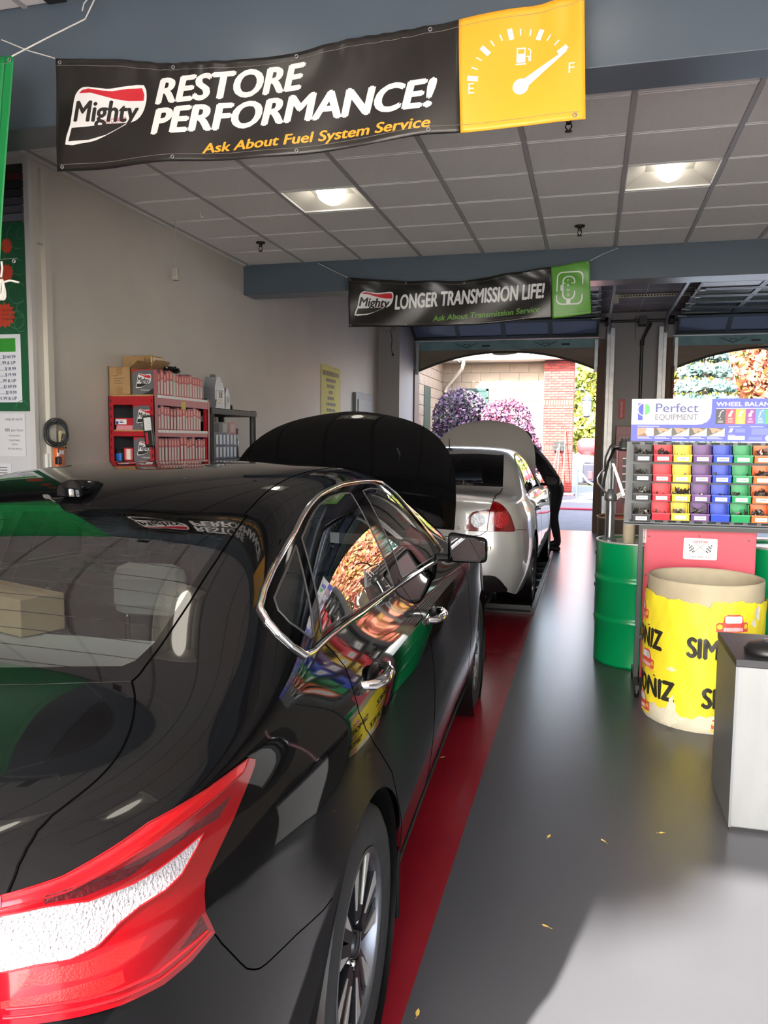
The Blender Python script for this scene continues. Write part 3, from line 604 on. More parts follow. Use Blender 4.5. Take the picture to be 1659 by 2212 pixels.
def densify(pl, step=0.12, closed=True):
    out = []; n = len(pl)
    for i in range(n if closed else n-1):
        a, b = np.array(pl[i], float), np.array(pl[(i+1) % n], float); k = max(1, int(math.ceil(np.linalg.norm(b-a)/step)))
        for j in range(k): out.append(tuple(a+(b-a)*j/k))
    if not closed: out.append(tuple(map(float, pl[-1])))
    return out
def smooth_line(pl, k=4, closed=False):
    P = [np.array(p, float) for p in pl]; n = len(P); out = []
    for i in range(n if closed else n-1):
        g = lambda j: P[j % n] if closed else P[min(max(j, 0), n-1)]
        a, b, c, d = g(i-1), g(i), g(i+1), g(i+2)
        for j in range(k):
            t = j/k; out.append(tuple(.5*((2*b)+(-a+c)*t+(2*a-5*b+4*c-d)*t*t+(-a+3*b-3*c+d)*t**3)))
    if not closed: out.append(tuple(P[-1]))
    return out
def skin_regions(surf, regions, dv=0.16, ds=0.16):
    """one triangulation of the whole half skin, each triangle given to the first region that holds its centre"""
    vmax, smax = surf.nv-1, surf.ns-1
    pts = []; edges = []
    def poly(pl):
        pl = [(min(max(a, 0), vmax), min(max(b, 0), smax)) for a, b in densify(pl)]
        b = len(pts); n = len(pl); pts.extend(pl); edges.extend((b+i, b+(i+1) % n) for i in range(n))
    poly([(0, 0), (vmax, 0), (vmax, smax), (0, smax)])
    for name, pl, off in regions:
        if pl: poly(pl)
    for a in np.arange(dv/2, vmax, dv):
        for j, b in enumerate(np.arange(ds/2, smax, ds)): pts.append((a+(dv/2 if j % 2 else 0)*0.9, b))
    r = delaunay_2d_cdt([Vector(p) for p in pts], edges, [], 0, 1e-6)
    V = np.array([(p.x, p.y) for p in r[0]]); F = [tuple(f) for f in r[2]]
    cen = np.array([V[list(f)].mean(0) for f in F]); cls = np.full(len(F), -1)
    for k, (name, pl, off) in enumerate(regions):
        m = cls < 0
        if not pl: cls[m] = k; continue
        P = np.array(pl, float); x, y = cen[:, 0], cen[:, 1]; ins = np.zeros(len(F), bool); n = len(P)
        for i in range(n):
            (xi, yi), (xj, yj) = P[i], P[i-1]
            hit = ((yi > y) != (yj > y)) & (x < (xj-xi)*(y-yi)/((yj-yi) if abs(yj-yi) > 1e-12 else 1e-12)+xi)
            ins ^= hit
        cls[m & ins] = k
    P3 = surf(V[:, 0], V[:, 1]); N3 = surf.normal(V[:, 0], V[:, 1])
    out = {}
    for k, (name, pl, off) in enumerate(regions):
        fs = [F[i] for i in np.nonzero(cls == k)[0]]
        if fs: out[name] = (fs, off)
    return V, P3, N3, out
def skin_mesh(name, V, P3, N3, fs, off, mats, parent, side=0, xf=None):
    """side 0: both halves in one mesh, +1 right half, -1 mirrored left half"""
    ids = sorted({i for f in fs for i in f}); mp = {i: k for k, i in enumerate(ids)}
    P = P3[ids]+N3[ids]*off; N = N3[ids]
    tri = []
    for f in fs:
        a, b, c = (P3[i] for i in f[:3]); n = np.cross(b-a, c-a)
        if np.linalg.norm(n) < 1e-10: continue
        f = f if np.dot(n, N3[f[0]]) > 0 else f[::-1]; tri.append(tuple(mp[i] for i in f))
    mv = np.array([-1, 1, 1.])
    if side == 0:
        k = len(P); PP = np.vstack([P, P*mv]); NN = np.vstack([N, N*mv]); T = tri+[tuple(i+k for i in t[::-1]) for t in tri]
    elif side > 0: PP, NN, T = P, N, tri
    else: PP, NN, T = P*mv, N*mv, [t[::-1] for t in tri]
    if xf is not None:
        R = np.array(xf.to_3x3()); t = np.array(xf.translation); PP = PP@R.T+t; NN = NN@R.T
    me = bpy.data.meshes.new(name); me.from_pydata(PP.tolist(), [], T); me.update()
    me.polygons.foreach_set('use_smooth', [True]*len(me.polygons))
    me.normals_split_custom_set_from_vertices(NN.tolist())
    me.materials.append(mats)
    return link(name, me, parent)
def skin_line(surf, pl, r, off, flat=1.0, closed=False, side=1, n=6):
    """tube that lies along a line on the skin"""
    V = np.array(densify(pl, 0.08, closed)); P = surf(V[:, 0], V[:, 1])+surf.normal(V[:, 0], V[:, 1])*off
    if side < 0: P = P*np.array([-1, 1, 1])
    return MB().tube([tuple(p) for p in P], r, n, closed=closed)

M_chrome = mat('chrome', (0.88, 0.88, 0.88), 0.06, metal=1.0)
M_rubber = mat('tyre_rubber', srgb(34, 34, 36), 0.75, bump=0.15, bscale=90)
M_alloyd = mat('alloy_dark', srgb(44, 45, 48), 0.22, metal=0.4)
M_alloy = mat('alloy_silver', srgb(205, 204, 200), 0.22, metal=0.85)
M_alloyw = mat('alloy_face', srgb(214, 213, 208), 0.3, metal=0.55)
M_disc = mat('brake_steel', srgb(120, 122, 128), 0.35, metal=0.9)
M_trim = mat('trim_black', srgb(12, 12, 13), 0.45, spec=0.25)
M_mirror = mat('mirror_glass', (0.85, 0.88, 0.88), 0.02, metal=1.0)
M_gap = mat('panel_gap', (0.0015, 0.0015, 0.0015), 1.0, spec=0.0)

def wheel(parent, x, y, z, side, R=0.334, Rr=0.222, wid=0.2, style='twin'):
    """x is the outer face of the wheel"""
    w_ = bpy.data.objects.new('wheel', None); COL.objects.link(w_); w_.parent = parent; w_.location = (x, y, z)
    w_.rotation_euler = (0, 0, 0 if side > 0 else PI); w_.empty_display_size = 0.05
    A = Matrix.Rotation(PI/2, 4, 'Y')         # lathe axis -> +x, outer face at x=0
    tp = [(Rr, -wid), (Rr+0.03, -wid-0.008), (R-0.035, -wid-0.008), (R-0.01, -wid+0.008), (R, -wid+0.03)]
    for g in (-0.145, -0.105, -0.065): tp += [(R, g-0.006), (R-0.008, g-0.004), (R-0.008, g+0.004), (R, g+0.006)]
    tp += [(R, -0.028), (R-0.010, -0.006), (R-0.035, 0.008), (Rr+0.05, 0.010), (Rr+0.02, 0.004), (Rr, -0.006)]
    MB().lathe(tp, 56, M=A).build('tyre', M_rubber, w_)
    MB().lathe([(Rr+0.002, -0.004), (Rr+0.004, -0.001), (Rr-0.004, 0.001), (Rr-0.012, -0.008), (Rr-0.02, -0.05), (Rr-0.03, -wid)], 48, M=A).build('rim', M_disc, w_)
    MB().lathe([(0.02, -0.115), (0.15, -0.115), (0.15, -0.128), (0.02, -0.128)], 32, M=A).build('brake_disc', M_disc, w_)
    MB().lathe([(Rr-0.032, -wid+0.01), (0.02, -wid+0.01)], 32, M=A).build('inner_shield', M_trim, w_)
    MB().lathe([(0.001, -0.006), (0.025, -0.008), (0.032, -0.014), (0.034, -0.06), (0.07, -0.08)], 24, M=A).build('hub', M_alloyd, w_)
    ns = 5; A2 = A
    for k in range(ns):
        a = 2*PI*k/ns+0.35
        Rt = A2 @ Matrix.Rotation(a, 4, 'Z')
        for sg in (-1, 1):
            # one leg of the twin spoke: dark body with a bright machined face
            hub_w, rim_w = 0.016, 0.036; c0, c1 = sg*0.014, sg*0.046
            pl = [(0.055, c0-hub_w), (Rr-0.008, c1-rim_w), (Rr-0.008, c1+rim_w), (0.055, c0+hub_w)]
            if sg < 0 : pl = pl
            sp = MB().prism(pl, -0.045, -0.014, M=Rt).build('spoke', M_alloyd, w_)
            fl = [(0.085, c0+sg*hub_w*0.80), (Rr-0.010, c1-sg*rim_w*0.25), (Rr-0.010, c1+sg*rim_w*0.98), (0.085, c0+sg*hub_w*0.95)]
            if sg < 0: fl = fl[::-1]
            MB().prism(fl, -0.014, -0.0115, M=Rt).build('spoke_face', M_alloyw, sp)
    for k in range(5):
        a = 2*PI*k/5; MB().lathe([(0.008, -0.03), (0.009, -0.018), (0.001, -0.016)], 10, M=A @ XF((0.052*math.cos(a), 0.052*math.sin(a), 0))).build('lug_nut', M_chrome, w_)
    return w_
def headrest(parent, c, d, m, sc=1.0):
    mb = MB().box(c, (0.27*sc, 0.11*sc, 0.19*sc), bev=0.045); mb.tube([(c[0]-0.07, c[1], c[2]-0.2), (c[0]-0.07, c[1], c[2])], 0.007, 6, 1).tube([(c[0]+0.07, c[1], c[2]-0.2), (c[0]+0.07, c[1], c[2])], 0.007, 6, 1)
    return mb.build('headrest', [m, M_chrome], parent)
def seat(parent, cx, cy, w_, m, name='seat'):
    mb = MB().box((cx, cy, 0.42), (w_, 0.52, 0.20), bev=0.06)
    M = Matrix.Translation(Vector((cx, cy-0.26, 0.50))) @ Matrix.Rotation(math.radians(-(-16)), 4, 'X')
    mb.box((0, -0.02, 0.27), (w_, 0.16, 0.62), M=M, bev=0.06)
    return mb.build(name, m, parent)
def side_mirror(parent, x, y, z, side, body, name='side_mirror', turn=0.0):
    o = bpy.data.objects.new(name, None); COL.objects.link(o); o.parent = parent; o.location = (x, y, z); o.empty_display_size = 0.05; o.rotation_euler = (0, 0, -turn*side)
    bm = bmesh.new(); bmesh.ops.create_cube(bm, size=1)
    for v in bm.verts:
        sx, sy, sz = v.co.x, v.co.y, v.co.z
        hw, hz = 0.095, 0.068
        if sy > 0: hw, hz = 0.068, 0.045
        out = side > 0
        lift = 0.012 if (sx < 0) == out else -0.012
        v.co = Vector((sx*2*hw, sy*0.13, sz*2*hz+(lift if sz > 0 else -lift*0.2)))
    bmesh.ops.bevel(bm, geom=bm.edges[:], offset=0.030, segments=4, profile=0.6, affect='EDGES')
    me = bpy.data.meshes.new('mirror_housing'); bm.to_mesh(me); bm.free(); me.materials.append(body)
    me.polygons.foreach_set('use_smooth', [True]*len(me.polygons)); link('mirror_housing', me, o)
    sg = 1 if side > 0 else -1
    pl = [(-0.082*sg, 0.058), (0.03*sg, 0.052), (0.078*sg, 0.03), (0.083*sg, -0.02), (0.06*sg, -0.055), (-0.06*sg, -0.055), (-0.075*sg, -0.02)]
    if sg < 0: pl = pl[::-1]
    M = Matrix(((1, 0, 0, 0), (0, 0, 1, 0), (0, 1, 0, 0), (0, 0, 0, 1)))
    MB().prism(pl, -0.068, -0.064, M=M).build('mirror_frame', M_trim, o)
    MB().prism([(a*0.9, b*0.88) for a, b in pl], -0.0705, -0.0675, M=M).build('mirror_glass', M_mirror, o)
    MB().box((-sg*0.10, 0.0, -0.05), (0.12, 0.06, 0.035), bev=0.012).build('mirror_arm', M_trim, o)
    MB().box((sg*0.092, 0.0, 0.0), (0.012, 0.05, 0.02), bev=0.004).build('turn_signal', mat('clear_signal', srgb(235, 225, 200), 0.1), o)
    return o

def build_car(root, surf, regions, matmap, seams, hood_xf, center=('rear_glass', 'glass_border', 'windshield', 'trunk_lid', 'hood', 'roof', 'rear_bumper', 'front_bumper'), ds=0.16, dv=0.16):
    V, P3, N3, out = skin_regions(surf, regions, dv, ds)
    objs = {}
    for name, (fs, off) in out.items():
        if name.startswith('cut'): continue
        part, _, sub = name.partition('>')
        m = matmap[name]
        if part in center:
            objs[name] = skin_mesh(part, V, P3, N3, fs, off, m, root, 0, hood_xf if part == 'hood' else None)
            if part == 'hood':
                o2 = skin_mesh('hood_liner', V, P3, N3, fs, off-0.025, M_trim, root, 0, hood_xf); o2.parent = objs[name]
        else:
            for sd in (1, -1):
                o = skin_mesh(sub or part, V, P3, N3, fs, off, m, root, sd)
                objs[(name, sd)] = o
                if sub: o.parent = objs[(part, sd)] if (part, sd) in objs else objs.get(part, root)
    for sd in (1, -1):
        mb = MB()
        for pl, r, closed in seams:
            t = skin_line(surf, pl, r * 1.15, -r * 0.55, closed=closed, side=sd); mb.add(t.v, t.f, 0, True)
        mb.build('panel_gaps', M_gap, root)
    return objs
def rotx_about(y0, z0, ang): return Matrix.Translation(Vector((0, y0, z0))) @ Matrix.Rotation(ang, 4, 'X') @ Matrix.Translation(Vector((0, -y0, -z0)))

# ---------------------------------------------------------------- black sedan, bonnet up
M_paint = mat('paint_black', (0.003, 0.003, 0.0033), 0.03, spec=0.36)
M_hoodp = M_paint
M_lred = mat('lamp_red', srgb(132, 2, 12), 0.12, coat=1.0); M_lband = mat('lamp_lit_band_red', srgb(186, 14, 22), 0.2, coat=1.0)  # the lighter red puts the lit upper lens edge into the colour
M_lwhite = mat('lamp_clear', srgb(176, 176, 180), 0.18, coat=1.0, bump=0.9, bscale=220)
M_ldark = mat('lamp_darkred', srgb(72, 3, 9), 0.10, coat=1.0, bump=0.3, bscale=150)
M_lamb = mat('lamp_orange', srgb(176, 20, 20), 0.15, coat=1.0, bump=0.15, bscale=300)
M_tint = thin_glass('glass_tint', (0.62, 0.66, 0.65))
M_tintr = thin_glass('glass_rear', (0.80, 0.86, 0.85))
M_fabg = mat('interior_grey', srgb(186, 194, 190), 0.8, bump=0.1, bscale=200)
M_fabd = mat('interior_dark', srgb(46, 47, 48), 0.8)

sedan = thing('black_sedan', 'glossy black sedan with raised hood filling the foreground', 'car', (-1.388, 1.724, 0), math.radians(2.15))
P = AP
P['lamp_white'] = P['lamp_white'] + [(2.1, 5.55), (2.25, 6.85)]
lamp = P['lamp'] + [(1.6, 5.0), (1.6, 7.1)] + P['lamp_top']
glass = P['glass'] + [(5.2, 14), (8.58, 14)] + P['glass_top'][1:]
glass_in = P['glass_in'] + [(5.42, 14), (8.5, 14), (8.5, 12.4)]
trunk = [(5.2, 14), (5.26, 12.36), (5.45, 11.67)] + P['trunk'] + [(1.7, 7.3), (1.5, 4.6), (0, 4.6), (0, 14)]
hoodl = [(16.45, 10.1), (17, 10.03), (17.5, 10.02), (18.0, 10.1), (18.4, 10.3), (18.8, 10.7), (19.15, 11.2), (19.5, 11.9), (19.8, 12.7), (19.95, 13.4), (20.0, 14)]
bcut = [(10.9, 7.3), (10.97, 6.15), (11.03, 4.95), (11.1, 3.7), (11.04, 2.9), (10.95, 2.0), (10.9, 1.05)]
fcut = [(14.1, 1.05), (14.32, 3), (14.28, 5), (14.05, 6.3), (13.85, 7.0)]
rdoor = P['rdoor'] + [(9.15, 2.7), (9.45, 1.9), (9.55, 1.05)] + bcut[::-1] + [(9, 7.4), (7.98, 7.3)]
fdoor = bcut + fcut + [(13.3, 7.3)]
fbump = [(18.3, -1), (18.2, 2.5), (18.5, 5), (18.9, 8), (19.6, 9.9), (20.1, 11.5), (20.3, 14), (21, 14), (21, -1)]
fender = fcut + [(14.0, 7.2), (15.2, 8.5), (16.2, 9.8), (16.45, 10.1), (17, 10.03), (18, 10.1), (18.9, 8.0), (18.5, 5), (18.2, 2.5), (18.3, -1), (14.1, -1)]
rbump = [(0, -1), (0, 4.6), (1.5, 4.6), (2.55, 4.79), (2.9, 4.66), (3.49, 4.44), (3.86, 4.37), (4.15, 4.39)] + P['bseam'] + [(6.6, 3.0), (6.6, -1)]
roofp = [(8.58, 14), (8.6, 12.32), (8.65, 11.5), (8.72, 11.02), (9.65, 11.05), (10.7, 11.1), (12, 11.1), (12.66, 11.1), (12.68, 11.3), (12.72, 12.5), (12.75, 14)]
wsh = [(12.75, 14), (12.72, 12.5), (12.68, 11.3), (13.0, 10.75), (14, 10.4), (15, 10.35), (15.9, 10.45), (16.1, 11.5), (16.2, 14)]
regs = [('cut1', P['arch1'], 0), ('cut2', P['arch2'], 0),
        ('tail_lamp>lamp_clear_lens', P['lamp_white'], 0.004), ('tail_lamp>lamp_dark_band', P['lamp_dark'], 0.004), ('tail_lamp>lamp_orange_strip', P['lamp_amber'], 0.004),
        ('tail_lamp>lamp_lower_strip', P['lamp_amber2'], 0.004), ('tail_lamp>lamp_corner', P['lamp_maroon'], 0.004),
        ('tail_lamp>lamp_upper_lit_band', P['lamp_lit_band'], 0.004), ('tail_lamp', lamp, 0.004),
        ('quarter_window', P['win_q'], 0.0), ('rear_door_window', P['win_r'], 0.0), ('front_door_window', P['win_f'], 0.0),
        ('window_frame', P['dlo'], 0.0), ('rear_glass', glass_in, 0.001), ('glass_border', glass, 0.001), ('windshield', wsh, 0.0), ('hood', hoodl + [(16.45, 14)], 0.0), ('trunk_lid', trunk, 0.0), ('roof', roofp, 0.0),
        ('rear_bumper', rbump, 0.0), ('rear_door', rdoor, 0.0), ('front_door', fdoor, 0.0), ('front_bumper', fbump, 0.0), ('front_fender', fender, 0.0), ('body_side', None, 0.0)]
# parts before their sub-parts need the lamp first: order of building follows names
mm = {'tail_lamp': M_lred, 'tail_lamp>lamp_upper_lit_band': M_lband, 'glass_border': M_paint, 'tail_lamp>lamp_clear_lens': M_lwhite, 'tail_lamp>lamp_dark_band': M_ldark, 'tail_lamp>lamp_orange_strip': M_lamb, 'tail_lamp>lamp_lower_strip': M_lamb, 'tail_lamp>lamp_corner': M_ldark,
      'quarter_window': M_tint, 'rear_door_window': M_tint, 'front_door_window': M_tint, 'window_frame': mat('pillar_black', (0.002, 0.002, 0.002), 0.05, spec=0.10), 'rear_glass': M_tintr, 'windshield': M_tintr, 'hood': M_hoodp}
for n_, _, _ in regs: mm.setdefault(n_, M_paint)
seams = [(P['trunk'] + [(2.87, 7.5)], 0.0022, False), (P['bseam'], 0.0016, False), (P['rdoor'] + [(9.15, 2.7), (9.45, 1.9), (9.55, 1.05), (10.9, 1.05)], 0.0018, False), (bcut, 0.0018, False),
         (fcut, 0.0018, False), ([(10.9, 1.05), (14.1, 1.05)], 0.0018, False), (smooth_line([(8.72, 11.02), (9.65, 11.05), (10.7, 11.1), (12, 11.1), (12.66, 11.1)]), 0.0022, False),
         (P['glass'][:7], 0.0028, False), (lamp, 0.0022, True), (rbump[7:8] + P['bseam'][:1], 0.0014, False)]
objs = build_car(sedan, ASURF, sorted(regs, key=lambda r: 0), mm, seams, rotx_about(2.70, 1.0, math.radians(63)))
for (nm, sd), o in [(k, v) for k, v in objs.items() if isinstance(k, tuple)]:
    if '>' in nm: o.parent = objs[(nm.split('>')[0], sd)]
    if nm == 'tail_lamp': o['label'] = 'red tail lamp with clear reversing lens'
for sd in (1, -1):
    for nm_ in ('lamp_white', 'lamp_lit_band'):
        t = skin_line(ASURF, P[nm_], 0.0014, 0.004, closed=True, side=sd).build('lamp_ridge', M_lred if nm_ != 'lamp_white' else M_lband, sedan); t.parent = objs[('tail_lamp', sd)]
    for f_ in (0.35, 0.7):
        lo = [P['lamp'][i] for i in range(7, 16)]; pl = [(a*(1-0.10*f_)+0.10*f_*3.2, b+f_*0.28*(1 if a < 4.2 else 0.6)) for a, b in lo[2:]]
        t = skin_line(ASURF, pl, 0.0022, 0.004, side=sd).build('lamp_ridge', M_lband, sedan); t.parent = objs[('tail_lamp', sd)]
    dl = P['dlo']; n_ = len(dl)
    st = skin_line(ASURF, dl, 0.0085, 0.002, closed=True, side=sd, n=8).build('window_chrome', M_chrome, sedan)
    for nm_ in ('win_q', 'win_r', 'win_f'): skin_line(ASURF, P[nm_], 0.0028, 0.0, closed=True, side=sd).build('window_seal', mat('seal_grey', srgb(58, 58, 60), 0.4), sedan)
    for yy, zz, xx in ((0.21, 0.952, 0.885), (1.17, 0.905, 0.895)):
        h = MB().tube([(sd*(xx-0.035), yy-0.10, zz), (sd*(xx-0.002), yy-0.085, zz), (sd*(xx+0.012), yy-0.03, zz), (sd*(xx+0.012), yy+0.03, zz), (sd*(xx-0.002), yy+0.085, zz), (sd*(xx-0.035), yy+0.10, zz)], [0.011, 0.014, 0.016, 0.016, 0.014, 0.011], 10).build('door_handle', M_chrome, sedan)
        MB().ball((sd*(xx-0.027), yy, zz), (0.012, 0.06, 0.03), 14).build('handle_cup', M_trim, h)
    side_mirror(sedan, sd*0.935, 1.80, 1.085, sd, M_paint, turn=0.04)
    wheel(sedan, sd*0.885, 0, 0.335, sd); wheel(sedan, sd*0.885, 2.775, 0.335, sd)
    for yc in (0, 2.775):      # wheel housing
        A = XF((sd*0.90, yc, 0.335), (0, PI/2*sd, 0)) if sd > 0 else XF((-0.90, yc, 0.335), (0, -PI/2, 0))
        MB().lathe([(0.372, -0.002), (0.374, -0.03), (0.378, -0.32), (0.05, -0.33)], 40, M=A).build('wheel_housing', M_trim, sedan)
        MB().box((sd*0.85, yc+0.40, 0.27), (0.10, 0.02, 0.22), bev=0.006).build('mud_flap', M_trim, sedan)
    skin_line(ASURF, [(9.6, 0.55), (12, 0.5), (15.0, 0.5)], 0.006, 0.003, side=sd).build('sill_trim', M_trim, sedan)
# underside, cabin and engine bay
MB().mm((-0.62, -0.95, 0.20), (0.62, -0.42, 0.42)).mm((-0.62, -0.45, 0.20), (0.62, 0.45, 0.40)).mm((-0.80, 0.42, 0.18), (0.80, 2.36, 0.30)).mm((-0.60, 2.3, 0.2), (0.60, 3.5, 0.45)).build('underbody', M_dark, sedan)
MB().mm((-0.62, 2.62, 0.45), (0.62, 3.45, 0.80)).mm((-0.76, 2.60, 0.45), (0.76, 2.66, 0.92)).build('engine_bay', M_trim, sedan)
eng = MB()
for bx in ((-0.3, 2.95, 0.84, 0.45, 0.3, 0.12), (0.3, 3.1, 0.83, 0.3, 0.35, 0.1), (0.42, 2.8, 0.84, 0.18, 0.2, 0.12)): eng.box(bx[:3], bx[3:], bev=0.02)
eng.build('engine', M_black, sedan)
MB().tube([(0.45, 3.38, 0.82), (0.40, 3.15, 1.35), (0.36, 2.95, 1.52)], 0.006, 6).build('hood_prop', M_blackm, sedan)
shelf = MB().add([(-0.60, -0.52, 1.075), (0.60, -0.52, 1.075), (0.62, 0.02, 1.055), (-0.62, 0.02, 1.055), (-0.6, -0.52, 1.04), (0.6, -0.52, 1.04), (0.62, 0.02, 1.03), (-0.62, 0.02, 1.03)], [(0, 1, 2, 3), (7, 6, 5, 4), (0, 4, 5, 1), (1, 5, 6, 2), (2, 6, 7, 3), (3, 7, 4, 0)]).build('parcel_shelf', M_fabg, sedan)
seat(sedan, 0, 0.36, 1.25, M_fabg, 'rear_bench')
for x in (0.25, -0.45): headrest(sedan, (x, 0.15, 1.16), 0, M_fabg, 0.76)
for x in (-0.37, 0.37): seat(sedan, x, 1.45, 0.5, M_fabg); headrest(sedan, (x, 1.00, 1.17), 0, M_fabg)
MB().box((0, 2.35, 0.82), (1.4, 0.5, 0.28), bev=0.08).build('dashboard', M_fabd, sedan)
MB().tube([(-0.37+0.18*math.cos(a), 2.0+0.05*math.sin(a), 0.92+0.17*math.sin(a)) for a in [2*PI*i/24 for i in range(24)]], 0.014, 8, closed=True).build('steering_wheel', M_black, sedan)
MB().box((0.0, 1.78, 1.30), (0.22, 0.03, 0.06), bev=0.014).build('inner_mirror', M_black, sedan)
hl = MB(); hv = []
for yy, zz, hw in ((0.25, 1.36, 0.5), (0.8, 1.415, 0.52), (1.3, 1.42, 0.52), (1.7, 1.375, 0.5)): hv += [(-hw, yy, zz-0.02), (0, yy, zz), (hw, yy, zz-0.02)]
hl.add(hv, [(3*i+j, 3*i+j+1, 3*i+j+4, 3*i+j+3) for i in range(3) for j in range(2)], 0, True).build('headliner', M_fabg, sedan)
# shark fin aerial on the roof
fp = []
for i in range(13):
    t_ = i/12; yy = -0.075+0.19*t_; hh = 0.046*(1-t_**1.6)**0.8*(1 if t_ > 0.08 else 0.93); ww = 0.034*(1-t_**2.2)+0.002
    fp.append([(ww*math.cos(a_), yy, max(0.0005, hh*math.sin(a_)**0.8 if a_ not in (0.0, PI) else 0.0005)) for a_ in [PI*k_/10 for k_ in range(11)]])
fv = [p_ for r_ in fp for p_ in r_]; ff = [(i*11+k_, i*11+k_+1, (i+1)*11+k_+1, (i+1)*11+k_) for i in range(12) for k_ in range(10)]+[tuple(range(11))[::-1]]
MB().add(fv, ff, 0, True).build('aerial_fin', M_paint, sedan, (0, 0.235, 1.416), (math.radians(7), 0, 0))
# defroster lines printed on the rear glass
df = MB()
for i in range(11):
    a = 5.75+i*0.24; pl = [(a-0.03*(1-(s-11)/3), s) for s in (11.05, 12, 13, 14)]
    for sd in (1, -1):
        t = skin_line(ASURF, pl, 0.0009, -0.004, side=sd, n=4); df.add(t.v, t.f)
df.build('defroster_lines', M_fabd, sedan)
# carton on the parcel shelf
ct = thing('carton', 'plain tan cardboard carton on the rear shelf inside the black sedan', 'box', (-1.388, 1.724, 0), math.radians(2.15))
M_card = mat('cardboard', srgb(196, 176, 138), 0.85, var=0.06, vscale=9)
Mc = Matrix.Translation(Vector((-0.135, 0.073, 1.060))) @ Matrix.Rotation(math.radians(-23), 4, 'Z')
MB().mm((-0.17, -0.0625, 0.0), (0.17, 0.0625, 0.098), M=Mc, bev=0.003).build('carton_body', M_card, ct)
MB().mm((-0.171, -0.018, 0.0975), (0.171, 0.018, 0.0995), M=Mc).build('packing_tape', mat('tape', srgb(206, 190, 150), 0.3), ct)

# ---------------------------------------------------------------- silver sedan ahead
M_silver = mat('paint_silver', srgb(212, 208, 202), 0.30, metal=0.25, coat=1.0, coat_r=0.02)
M_tintm = thin_glass('glass_silver_car', (0.16, 0.18, 0.18))
mal = thing('silver_sedan', 'pale silver sedan with raised hood parked ahead of the black one', 'car', (-1.355, 7.45, 0.06))
P = MP
glass = P['glass'] + [(5.83, 14), (8.4, 14)] + P['glass_top'][1:]
trunk = [(5.83, 14), (5.85, 13.25), (5.88, 12.48), (5.9, 11.59)] + P['trunk'] + [(1.94, 6.8), (1.80, 6.05), (1.71, 4.22), (1.5, 3.9), (0, 3.7), (0, 14)]
dlo = [(6.79, 8.09), (7.36, 8.94), (7.99, 9.39), (8.43, 9.74), (9.2, 9.9), (10.2, 10.0), (11.5, 10.0), (12.2, 9.8), (12.9, 9.1), (13.8, 7.6), (13.9, 7.1), (10, 7.1), (7.6, 7.1), (6.95, 7.4)]
wq = [(7.2, 8.1), (7.6, 8.8), (8.6, 9.5), (9.6, 9.75), (10.55, 9.8), (10.6, 7.3), (7.5, 7.3)]
wf_ = [(10.85, 7.3), (10.8, 9.8), (11.6, 9.8), (12.1, 9.6), (12.7, 8.9), (13.4, 7.6), (13.3, 7.3)]
rb = [(0, -1), (0, 3.7), (1.5, 3.9), (1.71, 4.2), (2.33, 4.19), (3.18, 4.1)] + P['bseam'] + [(5.2, 3.7), (5.75, 2.6), (5.75, -1)]
dark = [(0, -1), (0, 1.24)] + P['val'] + [(3.2, -1)]
hl2 = [(a, b) for a, b in hoodl]
rf2 = [(8.4, 14), (8.55, 12.3), (8.56, 11.3), (8.7, 11.0), (9.7, 11.0), (12, 11.05), (12.6, 11.1), (12.7, 12.5), (12.75, 14)]
rd2 = [(7.9, 7.2), (8.1, 6.3), (8.05, 5), (8.5, 3.9), (9.0, 2.5), (9.2, 1.05)] + [(10.7, 1.05), (10.75, 4), (10.7, 7.2)]
fd2 = [(10.7, 7.2), (10.75, 4), (10.7, 1.05), (14.2, 1.05), (14.4, 4), (14.1, 6.5), (13.8, 7.2)]
regs = [('cut1', P['arch1'], 0), ('cut2', P['arch2'], 0), ('outer_lamp>lamp_bulb', P['lenso'], 0.008), ('outer_lamp', P['lampo'], 0.006), ('inner_lamp>lamp_clear_lens', P['lens'], 0.009), ('inner_lamp', P['lampi'], 0.006),
        ('rear_side_window', wq, 0.0), ('front_side_window', wf_, 0.0), ('window_frame', dlo, 0.0), ('rear_glass', glass, 0.0), ('windshield', wsh, 0.0), ('hood', hl2 + [(16.45, 14)], 0.0),
        ('bumper_valance', dark, 0.002), ('rear_bumper', rb, 0.0), ('trunk_lid', trunk, 0.0), ('roof', rf2, 0.0), ('rear_door', rd2, 0.0), ('front_door', fd2, 0.0), ('front_bumper', fbump, 0.0), ('front_fender', fender, 0.0), ('body_side', None, 0.0)]
M_lred2 = mat('lamp_red_deep', srgb(140, 6, 12), 0.12, coat=1.0, var=0.25, vscale=14)
mm = {'outer_lamp': M_lred2, 'outer_lamp>lamp_bulb': mat('lamp_red_bright', srgb(200, 12, 16), 0.1, coat=1.0, bump=0.4, bscale=90), 'inner_lamp': M_lred2, 'inner_lamp>lamp_clear_lens': mat('lamp_clear2', srgb(205, 205, 208), 0.12, metal=0.5, bump=0.8, bscale=60),
      'rear_side_window': M_tintm, 'front_side_window': M_tintm, 'window_frame': M_trim, 'rear_glass': M_tintm, 'windshield': M_tintm, 'bumper_valance': M_black}
for n_, _, _ in regs: mm.setdefault(n_, M_silver)
seams = [(P['trunk'], 0.004, False), (P['bseam'], 0.0025, False), (P['lampo'], 0.003, True), (P['lampi'], 0.003, True), (P['glass'][:5], 0.004, False), (rd2, 0.002, False), (fd2, 0.002, False), ([(0, 3.7), (1.5, 3.9), (1.71, 4.2)], 0.003, False)]
